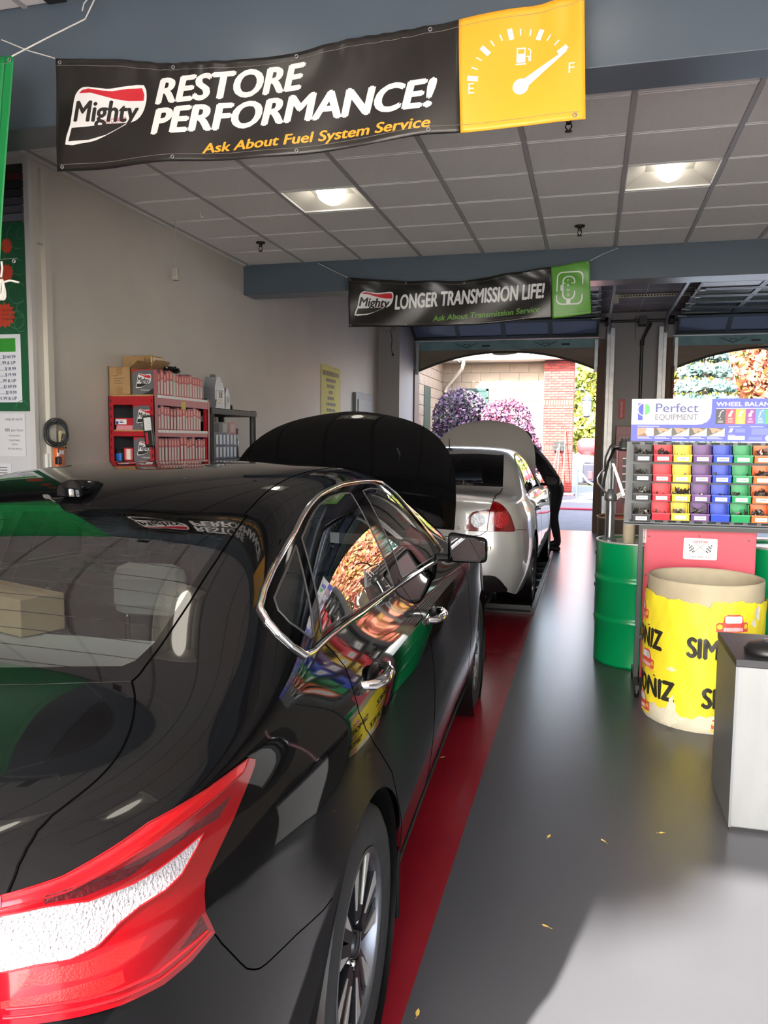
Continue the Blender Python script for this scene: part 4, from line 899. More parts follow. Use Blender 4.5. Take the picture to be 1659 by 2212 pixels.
objs = build_car(mal, MSURF, regs, mm, seams, rotx_about(2.76, 0.99, math.radians(63)) @ Matrix.Diagonal((0.94, 1, 1, 1)), center=('rear_glass', 'windshield', 'trunk_lid', 'hood', 'roof', 'rear_bumper', 'front_bumper', 'bumper_valance'), ds=0.2, dv=0.2)
for (nm, sd), o in [(k, v) for k, v in objs.items() if isinstance(k, tuple)]:
    if '>' in nm: o.parent = objs[(nm.split('>')[0], sd)]
for sd in (1, -1):
    side_mirror(mal, sd*0.955, 1.98, 1.06, sd, M_trim, turn=0.34)
    wheel(mal, sd*0.872, 0, 0.33, sd, 0.33, 0.215); wheel(mal, sd*0.872, 2.852, 0.33, sd, 0.33, 0.215)
    for yc in (0, 2.852): MB().lathe([(0.365, -0.002), (0.368, -0.03), (0.37, -0.32), (0.05, -0.33)], 36, M=XF((sd*0.885, yc, 0.33), (0, sd*PI/2, 0))).build('wheel_housing', M_trim, mal)
    skin_line(MSURF, [(6.85, 7.3), (7.6, 7.08), (10, 7.08), (13.9, 7.08)], 0.006, 0.003, side=sd).build('window_chrome', M_chrome, mal)
    for yy in (0.3, 1.25): MB().tube([(sd*0.85, yy-0.1, 0.87), (sd*0.90, yy-0.08, 0.87), (sd*0.905, yy, 0.87), (sd*0.90, yy+0.08, 0.87), (sd*0.85, yy+0.1, 0.87)], 0.012, 8).build('door_handle', M_chrome, mal)
MB().mm((-0.60, -0.82, 0.22), (0.60, -0.40, 0.42)).mm((-0.62, -0.45, 0.2), (0.62, 0.45, 0.40)).mm((-0.78, 0.42, 0.18), (0.78, 2.42, 0.30)).mm((-0.6, 2.4, 0.2), (0.6, 3.55, 0.45)).build('underbody', M_dark, mal)
MB().mm((-0.62, 2.68, 0.45), (0.62, 3.55, 0.80)).build('engine_bay', M_trim, mal)
seat(mal, 0, 0.45, 1.25, M_fabd, 'rear_bench')
for x in (-0.37, 0.37): seat(mal, x, 1.5, 0.5, M_fabd); headrest(mal, (x, 1.05, 1.14), 0, M_fabd)
MB().mm((-0.6, -0.35, 1.0), (0.6, 0.1, 1.03)).build('parcel_shelf', M_fabd, mal)
MB().box((0, 2.4, 0.82), (1.4, 0.5, 0.26), bev=0.08).build('dashboard', M_fabd, mal)
MB().box((0.0, 1.85, 1.28), (0.24, 0.03, 0.08), bev=0.014).tube([(0, 1.86, 1.30), (0, 1.9, 1.36)], 0.012, 6).build('inner_mirror', M_black, mal)
MB().tube([(0, 0, 0), (0, -0.01, 0.05), (0, -0.03, 0.11)], [0.006, 0.005, 0.003], 6).ball((0, 0, 0), (0.035, 0.05, 0.018)).build('aerial', M_black, mal, (0.0, 0.33, 1.425))
mp = facing(0, 0, 0)
def on_rear(u, v, e):      # trunk face point at x=u, z=v
    s = 4.0+(v-0.74)/0.11; q = MSURF(np.array(0.35*0+abs(u)/0.35), np.array(s)); n = MSURF.normal(np.array(abs(u)/0.35), np.array(s))
    return (math.copysign(q[0], u), q[1]-e, q[2])
put_text(mal, 'badge_lettering', 'LS', on_rear, 0.27, 0.775, 0.026, 0.06, M_chrome, bold=0.02, eps=0.004)
MB().tube([(0.45, -0.80, 0.235), (0.45, -0.97, 0.235)], 0.03, 10, caps=False).build('exhaust_tip', M_chrome, mal)
# low steel drive-on track under the silver sedan
tr = thing('lift_track', 'low black steel drive-on track beside the silver sedan wheels', 'lift', (-0.62, 7.2, 0))
MB().mm((-0.30, 0, 0), (0.16, 3.9, 0.012)).build('plate', M_blackm, tr)
MB().mm((0.14, 0, 0.012), (0.17, 3.9, 0.058)).mm((-0.31, 0, 0.012), (-0.28, 3.9, 0.058)).build('rails', M_blackm, tr)
for i in range(9): MB().mm((-0.28, 0.1+i*0.45, 0.012), (0.14, 0.14+i*0.45, 0.056)).build('rung', M_blackm, tr)
tr2 = copy_tree(tr); tr2.location = (-2.02, 7.2, 0); tr2['label'] = 'low black steel drive-on track along the far wheels of the silver sedan'; tr2['group'] = tr['group'] = 'drive-on tracks'
# ================================================================ banners
M_vinyl = mat('vinyl_black', srgb(30, 28, 26), 0.30, bump=0.06, bscale=18)
M_vorange = mat('vinyl_orange', srgb(250, 178, 44), 0.38, bump=0.05, bscale=14)
M_vgreen = mat('vinyl_green', srgb(92, 156, 58), 0.38, bump=0.05, bscale=14)
M_vgreen2 = mat('vinyl_deep_green', srgb(0, 128, 62), 0.38)
M_pw = mat('print_white', srgb(226, 226, 224), 0.4)
M_pk = mat('print_black', srgb(34, 32, 30), 0.4)
M_pr = mat('print_red', srgb(196, 34, 46), 0.4)
M_po = mat('print_orange', srgb(238, 164, 42), 0.4)
M_pg = mat('print_green', srgb(96, 150, 58), 0.4)
def interp(tab, x):
    if x <= tab[0][0]: return tab[0][1]
    for (a, b), (c, d) in zip(tab, tab[1:]):
        if x <= c:
            t = (x-a)/(c-a); t = t*t*(3-2*t)*0.4+t*0.6; return b+(d-b)*t
    return tab[-1][1]
FLAG = [(-2.406, 2.926), (-2.373, 3.012), (-2.348, 3.116), (-2.329, 3.15), (-2.294, 3.166), (-2.238, 3.157), (-2.175, 3.145), (-2.134, 3.144), (-2.065, 3.149), (-1.989, 3.147), (-1.975, 3.098), (-1.982, 3.058), (-1.997, 3.025), (-2.028, 2.999), (-2.083, 2.986), (-2.156, 2.96), (-2.244, 2.932), (-2.315, 2.925)]
FRED = [(-2.319, 3.142), (-2.301, 3.153), (-2.266, 3.156), (-2.203, 3.141), (-2.145, 3.132), (-2.065, 3.137), (-1.998, 3.135), (-1.986, 3.105), (-1.99, 3.079), (-2.067, 3.085), (-2.135, 3.099), (-2.204, 3.12), (-2.256, 3.137)]
FBLK = [(-2.366, 2.995), (-2.277, 2.994), (-2.172, 2.997), (-2.076, 2.993), (-2.121, 2.975), (-2.191, 2.951), (-2.279, 2.937), (-2.388, 2.938)]
def flag_logo(parent, mapf, x, z, k, kz=None, sub=0.03, shear=0.0, parts=True, eps=0.0015):
    kz = kz or k
    T = lambda l: [(x+(a+2.406)*k+shear*(b-2.925), z+(b-2.925)*kz) for a, b in l]
    put_poly(parent, 'logo_flag', T(smooth_line(FLAG, 2, True)), mapf, M_pw, eps, sub)
    put_poly(parent, 'logo_red', T(FRED), mapf, M_pr, eps+0.0008, sub); put_poly(parent, 'logo_black', T(FBLK), mapf, M_pk, eps+0.0008, sub)
    put_text(parent, 'logo_lettering', 'Mighty', mapf, x+0.055*k, z+0.098*kz, 0.086*kz, 0.33*k, M_pk, shear=0.18, eps=eps+0.001, sub=sub, rot=-0.09, fat=0.034)
    if parts: put_text(parent, 'logo_small_lettering', 'AUTO PARTS', mapf, x+0.205*k, z+0.072*kz, 0.02*kz, 0.12*k, M_pr, eps=eps+0.001, rot=0.02)
def banner(name, label, Y0, top, bot, split, m_main, m_end, wave, x0=None, x1=None, sub=60):
    t = thing(name, label, 'banner', (top[0][0], Y0, bot[0][1])); loc = Vector(t.location)
    mf = lambda X, Z, e: (X-loc.x, wave(X, Z)-e, Z-loc.z)
    xa, xb = top[0][0], top[-1][0]
    def piece(nm, a, b, m):
        n = max(4, int((b-a)/0.018)); k = 26; vs = []; fs = []
        for i in range(n+1):
            X = a+(b-a)*i/n; zt = interp(top, X); zb = interp(bot, X)
            for j in range(k+1):
                f = j/k; Z = zb+(zt-zb)*f; sk = (bot[0][0]-top[0][0])*(1-f)*(1-(X-xa)/(xb-xa))+(bot[-1][0]-top[-1][0])*(1-f)*((X-xa)/(xb-xa))
                vs.append(mf(X+sk, Z, 0))
        for i in range(n):
            for j in range(k): p = i*(k+1)+j; fs.append((p, p+k+1, p+k+2, p+1))
        o = MB().add(vs, fs, 0, True).build(nm, m, t)
        md = o.modifiers.new('thick', 'SOLIDIFY'); md.thickness = 0.0015; md.offset = -1
        return o
    piece('banner_cloth', xa, split, m_main); piece('banner_end_panel', split, xb, m_end)
    for tab, dz in ((top, -0.018), (bot, 0.018)):
        for i in range(5):
            X = xa+0.022+(xb-xa-0.044)*i/4
            MB().tube([(0.007*math.cos(a), 0, 0.007*math.sin(a)) for a in [2*PI*q/12 for q in range(12)]], 0.0025, 6, closed=True).build('grommet', M_steel, t, mf(X, interp(tab, X)+dz, 0.003))
        pts = [mf(xa+0.005+(xb-xa-0.01)*i/80, interp(tab, xa+0.005+(xb-xa-0.01)*i/80)+dz*1.7, 0.001) for i in range(81)]
        MB().tube(pts, 0.0008, 4).build('stitching', mat('stitch', srgb(150, 146, 138), 0.8), t)
    return t, mf
W1 = lambda X, Z: 0.010*math.sin(X*5.3+Z*3)+0.007*math.sin(X*11+1.3-Z*9)+0.004*math.sin(X*46+6*math.sin(X*7))*max(0, min(1, (Z-3.10)/0.12))+0.02*math.sin((X+Z*1.6)*4.0)*max(0, min(1, (X+0.9)/0.8))
T1 = [(-2.45, 3.317), (-2.131, 3.268), (-1.841, 3.231), (-1.54, 3.212), (-1.251, 3.215), (-0.935, 3.235), (-0.652, 3.253), (-0.31, 3.285), (-0.077, 3.316)]
Bt1 = [(-2.457, 2.811), (-2.143, 2.802), (-1.876, 2.806), (-1.566, 2.793), (-1.269, 2.791), (-0.972, 2.803), (-0.69, 2.822), (-0.56, 2.819), (-0.299, 2.819), (-0.057, 2.828)]
b1, mf = banner('banner', 'black and orange vinyl banner reading RESTORE PERFORMANCE hung across the front beam', 3.30, T1, Bt1, -0.565, M_vinyl, M_vorange, W1)
flag_logo(b1, mf, -2.406, 2.926, 1.0)
put_text(b1, 'lettering', 'RESTORE', mf, -1.925, 3.060, 0.105, 0.70, M_pw, shear=0.22, sub=0.03, fat=0.046)
put_text(b1, 'lettering', 'PERFORMANCE!', mf, -1.945, 2.930, 0.105, 1.29, M_pw, shear=0.22, sub=0.03, fat=0.046)
put_text(b1, 'lettering', 'Ask About Fuel System Service', mf, -1.705, 2.832, 0.040, 1.03, M_po, fat=0.028, shear=0.22, sub=0.03, rot=0.018)
put_poly(b1, 'gauge_hub', disc(-0.312, 2.976, 0.032), mf, M_pw, 0.0015, 0.02)
put_poly(b1, 'gauge_needle', [(-0.325, 2.990), (-0.297, 2.962), (-0.135, 3.100), (-0.141, 3.106)], mf, M_pw, 0.0016, 0.02)
tk = []
for i, a in enumerate([172+(-137)*k/12 for k in range(13)]):
    a = math.radians(a); big = i % 3 == 0; cx, cz = -0.312, 2.995; r0, r1 = (0.172, 0.215) if big else (0.182, 0.208); wd = 0.010 if big else 0.0028
    dx, dz = math.cos(a), math.sin(a); tk.append([(cx+dx*r0-dz*wd, cz+dz*r0+dx*wd), (cx+dx*r1-dz*wd, cz+dz*r1+dx*wd), (cx+dx*r1+dz*wd, cz+dz*r1-dx*wd), (cx+dx*r0+dz*wd, cz+dz*r0-dx*wd)])
for q_ in tk: put_poly(b1, 'gauge_tick', q_, mf, M_pw, 0.0015)
put_text(b1, 'lettering', 'E', mf, -0.520, 2.965, 0.040, None, M_pw, sub=0.03); put_text(b1, 'lettering', 'F', mf, -0.128, 3.008, 0.042, None, M_pw, sub=0.03)
px, pz = -0.335, 3.062
put_polys(b1, 'pump_symbol', [rect(px, pz, px+0.042, pz+0.006), [(px+0.003, pz+0.009), (px+0.038, pz+0.009), (px+0.038, pz+0.044), (px+0.003, pz+0.044)], rect(px+0.003, pz+0.062, px+0.038, pz+0.068), rect(px+0.003, pz+0.044, px+0.008, pz+0.066), rect(px+0.033, pz+0.044, px+0.038, pz+0.066),
          [(px+0.04, pz+0.03), (px+0.05, pz+0.03), (px+0.05, pz+0.012), (px+0.060, pz+0.012), (px+0.060, pz+0.055), (px+0.048, pz+0.066), (px+0.045, pz+0.063), (px+0.056, pz+0.053), (px+0.056, pz+0.016), (px+0.054, pz+0.016), (px+0.054, pz+0.034), (px+0.04, pz+0.034)]], mf, M_pw, 0.0015)
def rope(parent, pts, r=0.004, name='rope'): return MB().tube(pts, r, 6).build(name, M_rope, parent)
L1 = Vector(b1.location)
rope(b1, [tuple(Vector(p)-L1) for p in ((-2.45, 3.30, 3.315), (-2.6, 3.32, 3.372), (-2.76, 3.33, 3.445))], 0.003)
rope(b1, [tuple(Vector(p)-L1) for p in ((-0.08, 3.30, 3.312), (0.1, 3.33, 3.42), (0.3, 3.35, 3.60))], 0.003)
W2 = lambda X, Z: 0.014*math.sin(X*4.3+Z*4)+0.010*math.sin(X*9+2-Z*11)+0.010*math.sin(X*17+Z*22)*max(0, min(1, (Z-2.93)/0.15))
T2 = [(-2.333, 3.145), (-1.969, 3.107), (-1.758, 3.086), (-1.192, 3.071), (-0.774, 3.12), (-0.398, 3.158), (-0.055, 3.199)]
Bt2 = [(-2.331, 2.674), (-1.965, 2.664), (-1.644, 2.656), (-1.153, 2.655), (-0.594, 2.694), (-0.385, 2.697), (-0.028, 2.731)]
b2, mf2 = banner('banner', 'black and green vinyl banner reading LONGER TRANSMISSION LIFE on the rear beam', 7.50, T2, Bt2, -0.395, M_vinyl, M_vgreen, W2)
flag_logo(b2, mf2, -2.275, 2.785, 0.93, 0.93, shear=0.0)
put_text(b2, 'lettering', 'LONGER TRANSMISSION LIFE!', mf2, -1.855, 2.825, 0.128, 1.41, M_pw, shear=0.2, sub=0.04, rot=0.045, fat=0.042)
put_text(b2, 'lettering', 'Ask About Transmission Service', mf2, -1.485, 2.700, 0.050, 1.0, M_pg, fat=0.028, shear=0.2, sub=0.04, rot=0.06)
def rrect(x, z, w_, h, r, n=5, sk=0.0):
    o = []
    for cx, cz, a0 in ((x+w_-r, z+h-r, 0), (x+r, z+h-r, 90), (x+r, z+r, 180), (x+w_-r, z+r, 270)):
        for i in range(n+1): a = math.radians(a0+90*i/n); o.append((cx+r*math.cos(a)+sk*(cz-z), cz+r*math.sin(a)))
    return o
def outline(parent, name, poly, mapf, w_, m, eps=0.0016):
    cx = sum(p[0] for p in poly)/len(poly); cz = sum(p[1] for p in poly)/len(poly)
    hx = max(p[0] for p in poly)-cx; hz = max(p[1] for p in poly)-cz; n = len(poly); q = []
    inn = [(cx+(a-cx)*(1-w_/hx), cz+(b-cz)*(1-w_/hz)) for a, b in poly]
    for i in range(n): j = (i+1) % n; q.append([poly[i], poly[j], inn[j], inn[i]])
    return put_polys(parent, name, q, mapf, m, eps)
outline(b2, 'icon_border', rrect(-0.345, 2.815, 0.235, 0.295, 0.05, sk=0.02), mf2, 0.011, M_pw)
outline(b2, 'shifter_outline', rrect(-0.29, 2.855, 0.115, 0.215, 0.052), mf2, 0.011, M_pw)
put_polys(b2, 'shifter_stem', [rect(-0.25, 2.825, -0.215, 2.86), rect(-0.285, 3.0, -0.18, 3.008), rect(-0.305, 2.94, -0.292, 2.99)], mf2, M_pw, 0.0016)
for i, ch in enumerate('PRND'): put_text(b2, 'lettering', ch, mf2, -0.247, 3.015-0.042*i, 0.024, None, M_pw, sub=0.05)
L2 = Vector(b2.location)
rope(b2, [tuple(Vector(p)-L2) for p in ((-2.33, 7.5, 3.143), (-2.5, 7.58, 3.23), (-2.70, 7.66, 3.335))], 0.003)
rope(b2, [tuple(Vector(p)-L2) for p in ((-0.056, 7.5, 3.197), (0.06, 7.58, 3.27), (0.19, 7.67, 3.335))], 0.003)
# green banner at the left edge of the picture
T3 = [(-4.3, 3.30), (-3.4, 3.25), (-2.513, 3.247)]; Bt3 = [(-4.3, 2.30), (-3.4, 2.32), (-2.615, 2.34)]
W3 = lambda X, Z: 0.008*math.sin(X*6+Z*3)
b3, mf3 = banner('banner', 'deep green vinyl banner hanging in front of the price board', 3.10, T3, Bt3, -2.56, M_vgreen2, M_vgreen2, W3)
L3 = Vector(b3.location)
rope(b3, [tuple(Vector(p)-L3) for p in ((-2.52, 3.10, 3.24), (-2.40, 3.18, 3.34), (-2.27, 3.28, 3.455), (-2.24, 3.34, 3.60))], 0.0035)
rope(b3, [tuple(Vector(p)-L3) for p in ((-2.605, 3.095, 2.36), (-2.598, 3.09, 2.33), (-2.606, 3.09, 2.29))], 0.005)
kn = MB()
for i in range(4): kn.tube([(0.013*math.sin(a)+0.004*i-0.006, 0.006*math.sin(2*a+i), -0.045+0.045*math.cos(a)) for a in [2*PI*q/16 for q in range(16)]], 0.0045, 6, closed=True)
kn.build('rope_knot', M_rope, b3, tuple(Vector((-2.605, 3.088, 2.28))-L3))
rope(b3, [tuple(Vector(p)-L3) for p in ((-2.60, 3.085, 2.265), (-2.55, 3.08, 2.272), (-2.505, 3.08, 2.262))], 0.005)
rk = thing('string_hook', 'white string end tied to a bent hook at the broken ceiling edge', 'hook', (-2.31, 3.38, ZN-0.001))
MB().tube([(0, 0, 0), (0.0, 0, -0.02), (0.02, -0.01, -0.035), (0.045, -0.01, -0.02)], 0.004, 6).build('wire', M_steel, rk)
MB().tube([(0.01, -0.01, -0.02), (-0.02, -0.02, -0.06), (-0.03, -0.02, -0.09)], 0.003, 6).build('string', M_rope, rk)

# ================================================================ price board wall
M_bgreen = mat('board_green', srgb(24, 92, 58), 0.4, var=0.12, vscale=2)
pb = thing('price_board', 'green price board with bubbles and a white price panel on the return wall', 'price board', (-3.56, 4.445, 1.741))
Lp = Vector(pb.location); mpb = lambda u, v, e: (u-Lp.x, -0.012-e, v-Lp.z)
MB().mm((-5.4+3.56, -0.012, 0), (0, 0.0, 1.203)).build('board', M_bgreen, pb)
for i, c in enumerate([(36, 44, 38), (74, 22, 24), (30, 30, 32), (38, 38, 42), (62, 64, 72), (78, 82, 92), (104, 108, 116)]):
    za = 2.95+0.36*(6-i)/7; MB().mm((-1.84, -0.014-0.001*i, za-1.741), (0, 0.0, za+0.36/7-0.006-1.741)).build('colour_band', mat('band_%d' % i, srgb(*c), 0.5), pb)
bub = []
random.seed(4)
M_bub = mat('bubble_green', srgb(84, 136, 100), 0.4)
for bx, bz, br in ((-3.60, 2.86, 0.085), (-3.58, 2.87, 0.035), (-3.60, 2.66, 0.05), (-3.62, 2.50, 0.07), (-3.585, 2.40, 0.045), (-3.60, 2.30, 0.05), (-3.63, 2.33, 0.06), (-3.61, 1.76, 0.05), (-3.80, 2.75, 0.10), (-3.9, 2.5, 0.12), (-4.1, 2.7, 0.14), (-4.3, 2.4, 0.1)):
    for k in range(20):
        a, b = 2*PI*k/20, 2*PI*(k+1)/20; q = [(bx+rr*math.cos(t), bz+rr*math.sin(t)) for rr, t in ((br, a), (br, b), (br-0.004, b), (br-0.004, a))]
        if all(p[0] < -3.562 and 1.742 < p[1] < 2.94 for p in q): bub.append(q)
    put_polys(pb, 'bubble_print', bub, mpb, M_bub, 0.001+0.0001*len(pb.children)); bub = []
star = lambda x, z, r: [(x+(r if i % 2 else r*0.78)*math.cos(2*PI*i/28), z+(r if i % 2 else r*0.78)*math.sin(2*PI*i/28)) for i in range(28)]
for q_ in (star(-3.72, 2.36, 0.085), star(-3.70, 2.63, 0.06), star(-3.69, 2.80, 0.05)): put_poly(pb, 'starburst_print', q_, mpb, mat('burst_orange', srgb(206, 72, 46), 0.5), 0.0015)
for i, tx in enumerate(('CAR WASH', 'WITH OIL', 'CHANGE')): put_text(pb, 'burst_lettering', tx, mpb, -3.645, 2.385-0.028*i, 0.014, 0.10, M_pk, eps=0.002, align='R')
put_poly(pb, 'price_panel', rect(-4.5, 1.797, -3.606, 2.238), mpb, mat('panel_white', srgb(226, 230, 236), 0.45), 0.002)
put_poly(pb, 'price_header', rect(-4.4, 2.125, -3.645, 2.212), mpb, mat('header_green', srgb(52, 150, 50), 0.45), 0.003)
M_navy = mat('print_navy', srgb(44, 50, 92), 0.5)
for i, tx in enumerate(('........$144.99', '.....99 & UP', '........$18.99', '........$19.99', '.....99 & UP', '.......$149.99', '........$19.99', '...91.99 & UP')):
    put_text(pb, 'price_lettering', tx, mpb, -3.648, 2.082-0.0385*i, 0.021, None, M_navy, fat=0.016, eps=0.003, align='R')
pg = mat('paper_white', srgb(218, 219, 222), 0.7)
lr = thing('notice_sheet', 'white LABOR RATE sheet taped below the green price board', 'notice', (-3.6, 4.445, 1.44))
Ll = Vector(lr.location); ml = lambda u, v, e: (u-Ll.x, -0.003-e, v-Ll.z)
MB().mm((-0.255, -0.003, 0.005), (0.0, -0.001, 0.285)).build('paper', pg, lr)
M_pt = mat('print_grey', srgb(66, 68, 74), 0.6)
for tx, zz, hh in (('LABOR RATE', 1.678, 0.016), ('$85 per hour', 1.608, 0.018), ('Computed by', 1.575, 0.011), ('Clock Hours', 1.545, 0.011), ('And/or', 1.518, 0.011), ('Flat Rate Manual', 1.488, 0.011)):
    put_text(lr, 'lettering', tx, ml, -3.685, zz, hh, None, M_pt, eps=0.001, align='C')
ls = thing('notice_sheet', 'small white sheet below the labor rate sheet', 'notice', (-3.72, 4.445, 1.28))
MB().mm((-0.22, -0.003, 0), (0.0, -0.001, 0.115)).build('paper', pg, ls)
for i in range(4): MB().mm((-0.19, -0.0036, 0.085-0.018*i), (-0.03, -0.003, 0.090-0.018*i)).build('text_line', M_pt, ls)

# trunking on the left wall and the things hung beside the corner
tk_ = thing('cable_trunking', 'tall beige cable trunking on the left wall beside the corner', 'trunking', (XL, 4.57, 1.1))
M_beige = mat('trunking_beige', srgb(206, 202, 190), 0.5)
MB().mm((0, -0.02, 1.77), (0.022, 0.018, 2.21)).build('upper_duct', M_beige, tk_); MB().mm((0, -0.012, 0), (0.034, 0.045, 1.77)).build('lower_duct', M_beige, tk_); MB().mm((0, -0.045, 1.72), (0.02, -0.012, 1.735)).build('bracket', M_tbar, tk_)
co = thing('cable_coil', 'black cable coil hanging on the corner beside the trunking', 'cable', (-3.452, 4.56, 1.60))
random.seed(7); mb = MB()
for i in range(9):
    r = 0.062+random.random()*0.022; ox, oz = random.uniform(-.010, .010), random.uniform(-.012, .012); mb.tube([(0.74*r*math.cos(a)+ox*0.5+0.004*math.sin(a*2+i), 0.62*r*math.cos(a)+ox, r*1.15*math.sin(a)+oz) for a in [2*PI*q/28 for q in range(28)]], 0.0042, 6, closed=True)
mb.build('loops', M_black, co)
MB().tube([(0.01, 0, -0.08), (0.012, 0.0, -0.13), (0.01, 0.002, -0.16)], 0.004, 6).build('lead', M_black, co); MB().box((0.01, 0, -0.185), (0.03, 0.04, 0.05), bev=0.006).build('plug', M_black, co); MB().box((0.01, 0, -0.143), (0.012, 0.014, 0.02)).build('tag', M_white, co)
th = thing('thermostat', 'cream handheld meter hanging on the left wall beside the cable coil', 'meter', (XL+0.002, 4.70, 1.47))
MB().box((0.014, 0, 0.075), (0.028, 0.075, 0.15), bev=0.012).build('case', mat('cream_plastic', srgb(212, 200, 158), 0.45), th); MB().box((0.03, 0.0, 0.11), (0.004, 0.045, 0.035)).build('display', mat('lcd', srgb(120, 116, 96), 0.3), th)
for i in range(2):
    for j in range(2): MB().box((0.030, -0.014+0.028*i, 0.03+0.022*j), (0.005, 0.014, 0.012), bev=0.002).build('key', M_black, th)
ob = thing('tester', 'orange handheld tester hanging below the cream meter', 'tester', (XL+0.05, 4.62, 1.375))
MB().box((0.0, 0, 0.06), (0.035, 0.075, 0.135), bev=0.010).build('case', mat('orange_plastic', srgb(226, 106, 36), 0.4), ob); MB().box((0.019, 0.0, 0.095), (0.004, 0.04, 0.025)).build('label', M_white, ob); MB().tube([(0, 0.02, 0.13), (0, 0.03, 0.2), (-0.01, 0.06, 0.22)], 0.003, 5).build('lead', M_black, ob)
rs = thing('metal_channel', 'red and white metal strip on the wall under the cable coil', 'strip', (XL, 4.56, 1.30)); MB().mm((0, 0.0, 0), (0.02, 0.022, 0.2)).build('red_strip', mat('strip_red', srgb(170, 30, 36), 0.5), rs); MB().mm((0, -0.022, 0), (0.02, -0.001, 0.16)).build('white_strip', M_tbarw, rs)

# ================================================================ red parts rack
M_rred = mat('rack_red', srgb(168, 22, 34), 0.38, var=0.12, vscale=8)
M_chip = mat('chipboard', srgb(176, 138, 92), 0.8, var=0.1, vscale=30)
rack = thing('parts_rack', 'red steel shelf rack full of filter boxes against the left wall', 'shelf rack', (-3.515, 5.25, 0))
RD, RW, RH = 0.385, 0.88, 1.885
for x in (0.0, RD-0.04):
    for y in (0.0, RW-0.04):
        p = MB().mm((x, y, 0), (x+0.04, y+0.006, RH)).mm((x if x == 0 else x+0.034, y, 0), (x+0.006 if x == 0 else x+0.04, y+0.04, RH))
        po = p.build('upright', M_rred, rack)
        if y == 0:
            sl = MB()
            for k in range(24): sl.mm((x+0.016, -0.001, 0.5+0.058*k), (x+0.024, 0.0, 0.525+0.058*k))
            so = sl.build('upright_slots', M_dark, po); so['kind'] = 'stuff'
SHZ = [0.12, 0.45, 0.80, 1.12, 1.385, 1.625, 1.885]
for z in SHZ:
    MB().mm((0.006, 0.006, z-0.012), (RD-0.006, RW-0.006, z+0.008)).build('shelf_board', M_chip, rack)
    h = 0.055 if z > 1.8 else 0.03
    for a, b in (((0.04, 0, z-h-0.012), (RD-0.04, 0.008, z-0.004)), ((RD-0.008, 0.04, z-h-0.012), (RD, RW-0.04, z-0.004)), ((0.04, RW-0.008, z-h-0.012), (RD-0.04, RW, z-0.004)), ((0, 0.04, z-h-0.012), (0.008, RW-0.04, z-0.004))): MB().mm(a, b).build('shelf_beam', M_rred, rack)
    if z > 1.3:
        for k in range(15): MB().mm((RD, 0.05+0.053*k, z-0.012), (RD+0.003, 0.05+0.053*k+0.046, z+0.008)).build('price_tag', M_white, rack)
MB().mm((0.0, 0.04, 1.13), (0.004, RW, 1.88)).build('back_panel', mat('rack_back', srgb(92, 92, 96), 0.7), rack)
MB().mm((RD, 0.40, 1.80), (RD+0.002, 0.47, 1.86)).build('yellow_tag', mat('tag_yellow', srgb(206, 190, 90), 0.6), rack)
M_fbox = mat('filter_box_grey', srgb(96, 96, 100), 0.4); M_fred = mat('filter_box_red', srgb(178, 24, 40), 0.4); M_fgrn = mat('filter_box_green', srgb(120, 150, 128), 0.4)
M_lab = mat('label_white', srgb(214, 206, 196), 0.5)
def filter_mesh(th_, h, d, red):
    b = MB().mm((0, 0, 0), (d, th_, h), 0)
    b.mm((d, 0.0005, 0.0005), (d+0.0015, th_-0.0005, h-0.0005), 1)         # spine
    b.mm((d+0.0015, th_*0.18, h*0.06), (d+0.0025, th_*0.82, h*0.62), 2)    # label on the spine
    b.mm((d+0.0015, th_*0.25, h*0.70), (d+0.0022, th_*0.75, h*0.92), 3)
    b.mm((0, 0.0005, h), (d, th_-0.0005, h+0.001), 1)
    me = bpy.data.meshes.new('filter_box'); me.from_pydata(b.v, [], b.f)
    for m in (M_fbox, red, M_lab, mat('filter_pale', srgb(222, 140, 120), 0.4)): me.materials.append(m)
    me.polygons.foreach_set('material_index', b.mi); me.update(); return me
FB = [filter_mesh(0.040, 0.175, 0.17, M_fred), filter_mesh(0.046, 0.190, 0.17, M_fred), filter_mesh(0.036, 0.165, 0.17, M_fred), filter_mesh(0.044, 0.180, 0.17, M_fgrn)]
random.seed(12)
def big_box(name, x, y, z, w_, h, label):
    t = thing('filter_carton', label, 'box', (x, y, z)); MB().mm((0, 0, 0), (w_, 0.055, h)).build('carton_body', M_fbox, t)
    q = lambda u, v, e: (u, -e, v)
    put_poly(t, 'red_corner', [(0.0, h), (0.0, h-0.03), (0.02, h-0.012), (0.09, h-0.003), (0.12, h)], q, M_fred, 0.001); put_poly(t, 'dark_corner', [(w_, 0), (w_, 0.05), (w_*0.75, 0.02), (w_*0.4, 0)], q, M_pk, 0.001)
    put_poly(t, 'red_edge', rect(0, h-0.006, w_, h), q, M_fred, 0.0012)
    flag_logo(t, q, 0.028, 0.05, 0.30, 0.44, sub=0, parts=False, eps=0.0015); put_text(t, 'lettering', 'Professional', q, 0.07, 0.028, 0.012, 0.07, M_pw, eps=0.001)
    MB().mm((w_, 0.002, 0.002), (w_+0.0015, 0.053, h-0.002)).build('spine', M_fred, t)
    return t
FX = -3.315
ORD = ['first', 'second', 'third', 'fourth', 'fifth', 'sixth', 'seventh', 'eighth', 'ninth', 'tenth', 'eleventh', 'twelfth', 'thirteenth', 'fourteenth', 'fifteenth', 'sixteenth', 'seventeenth']
rows = [(1.893, 'top of the red rack', 'top row of filter boxes', 16), (1.633, 'middle shelf of the red rack', 'middle row of filter boxes', 15), (1.393, 'lower shelf of the red rack', 'bottom row of filter boxes', 16)]
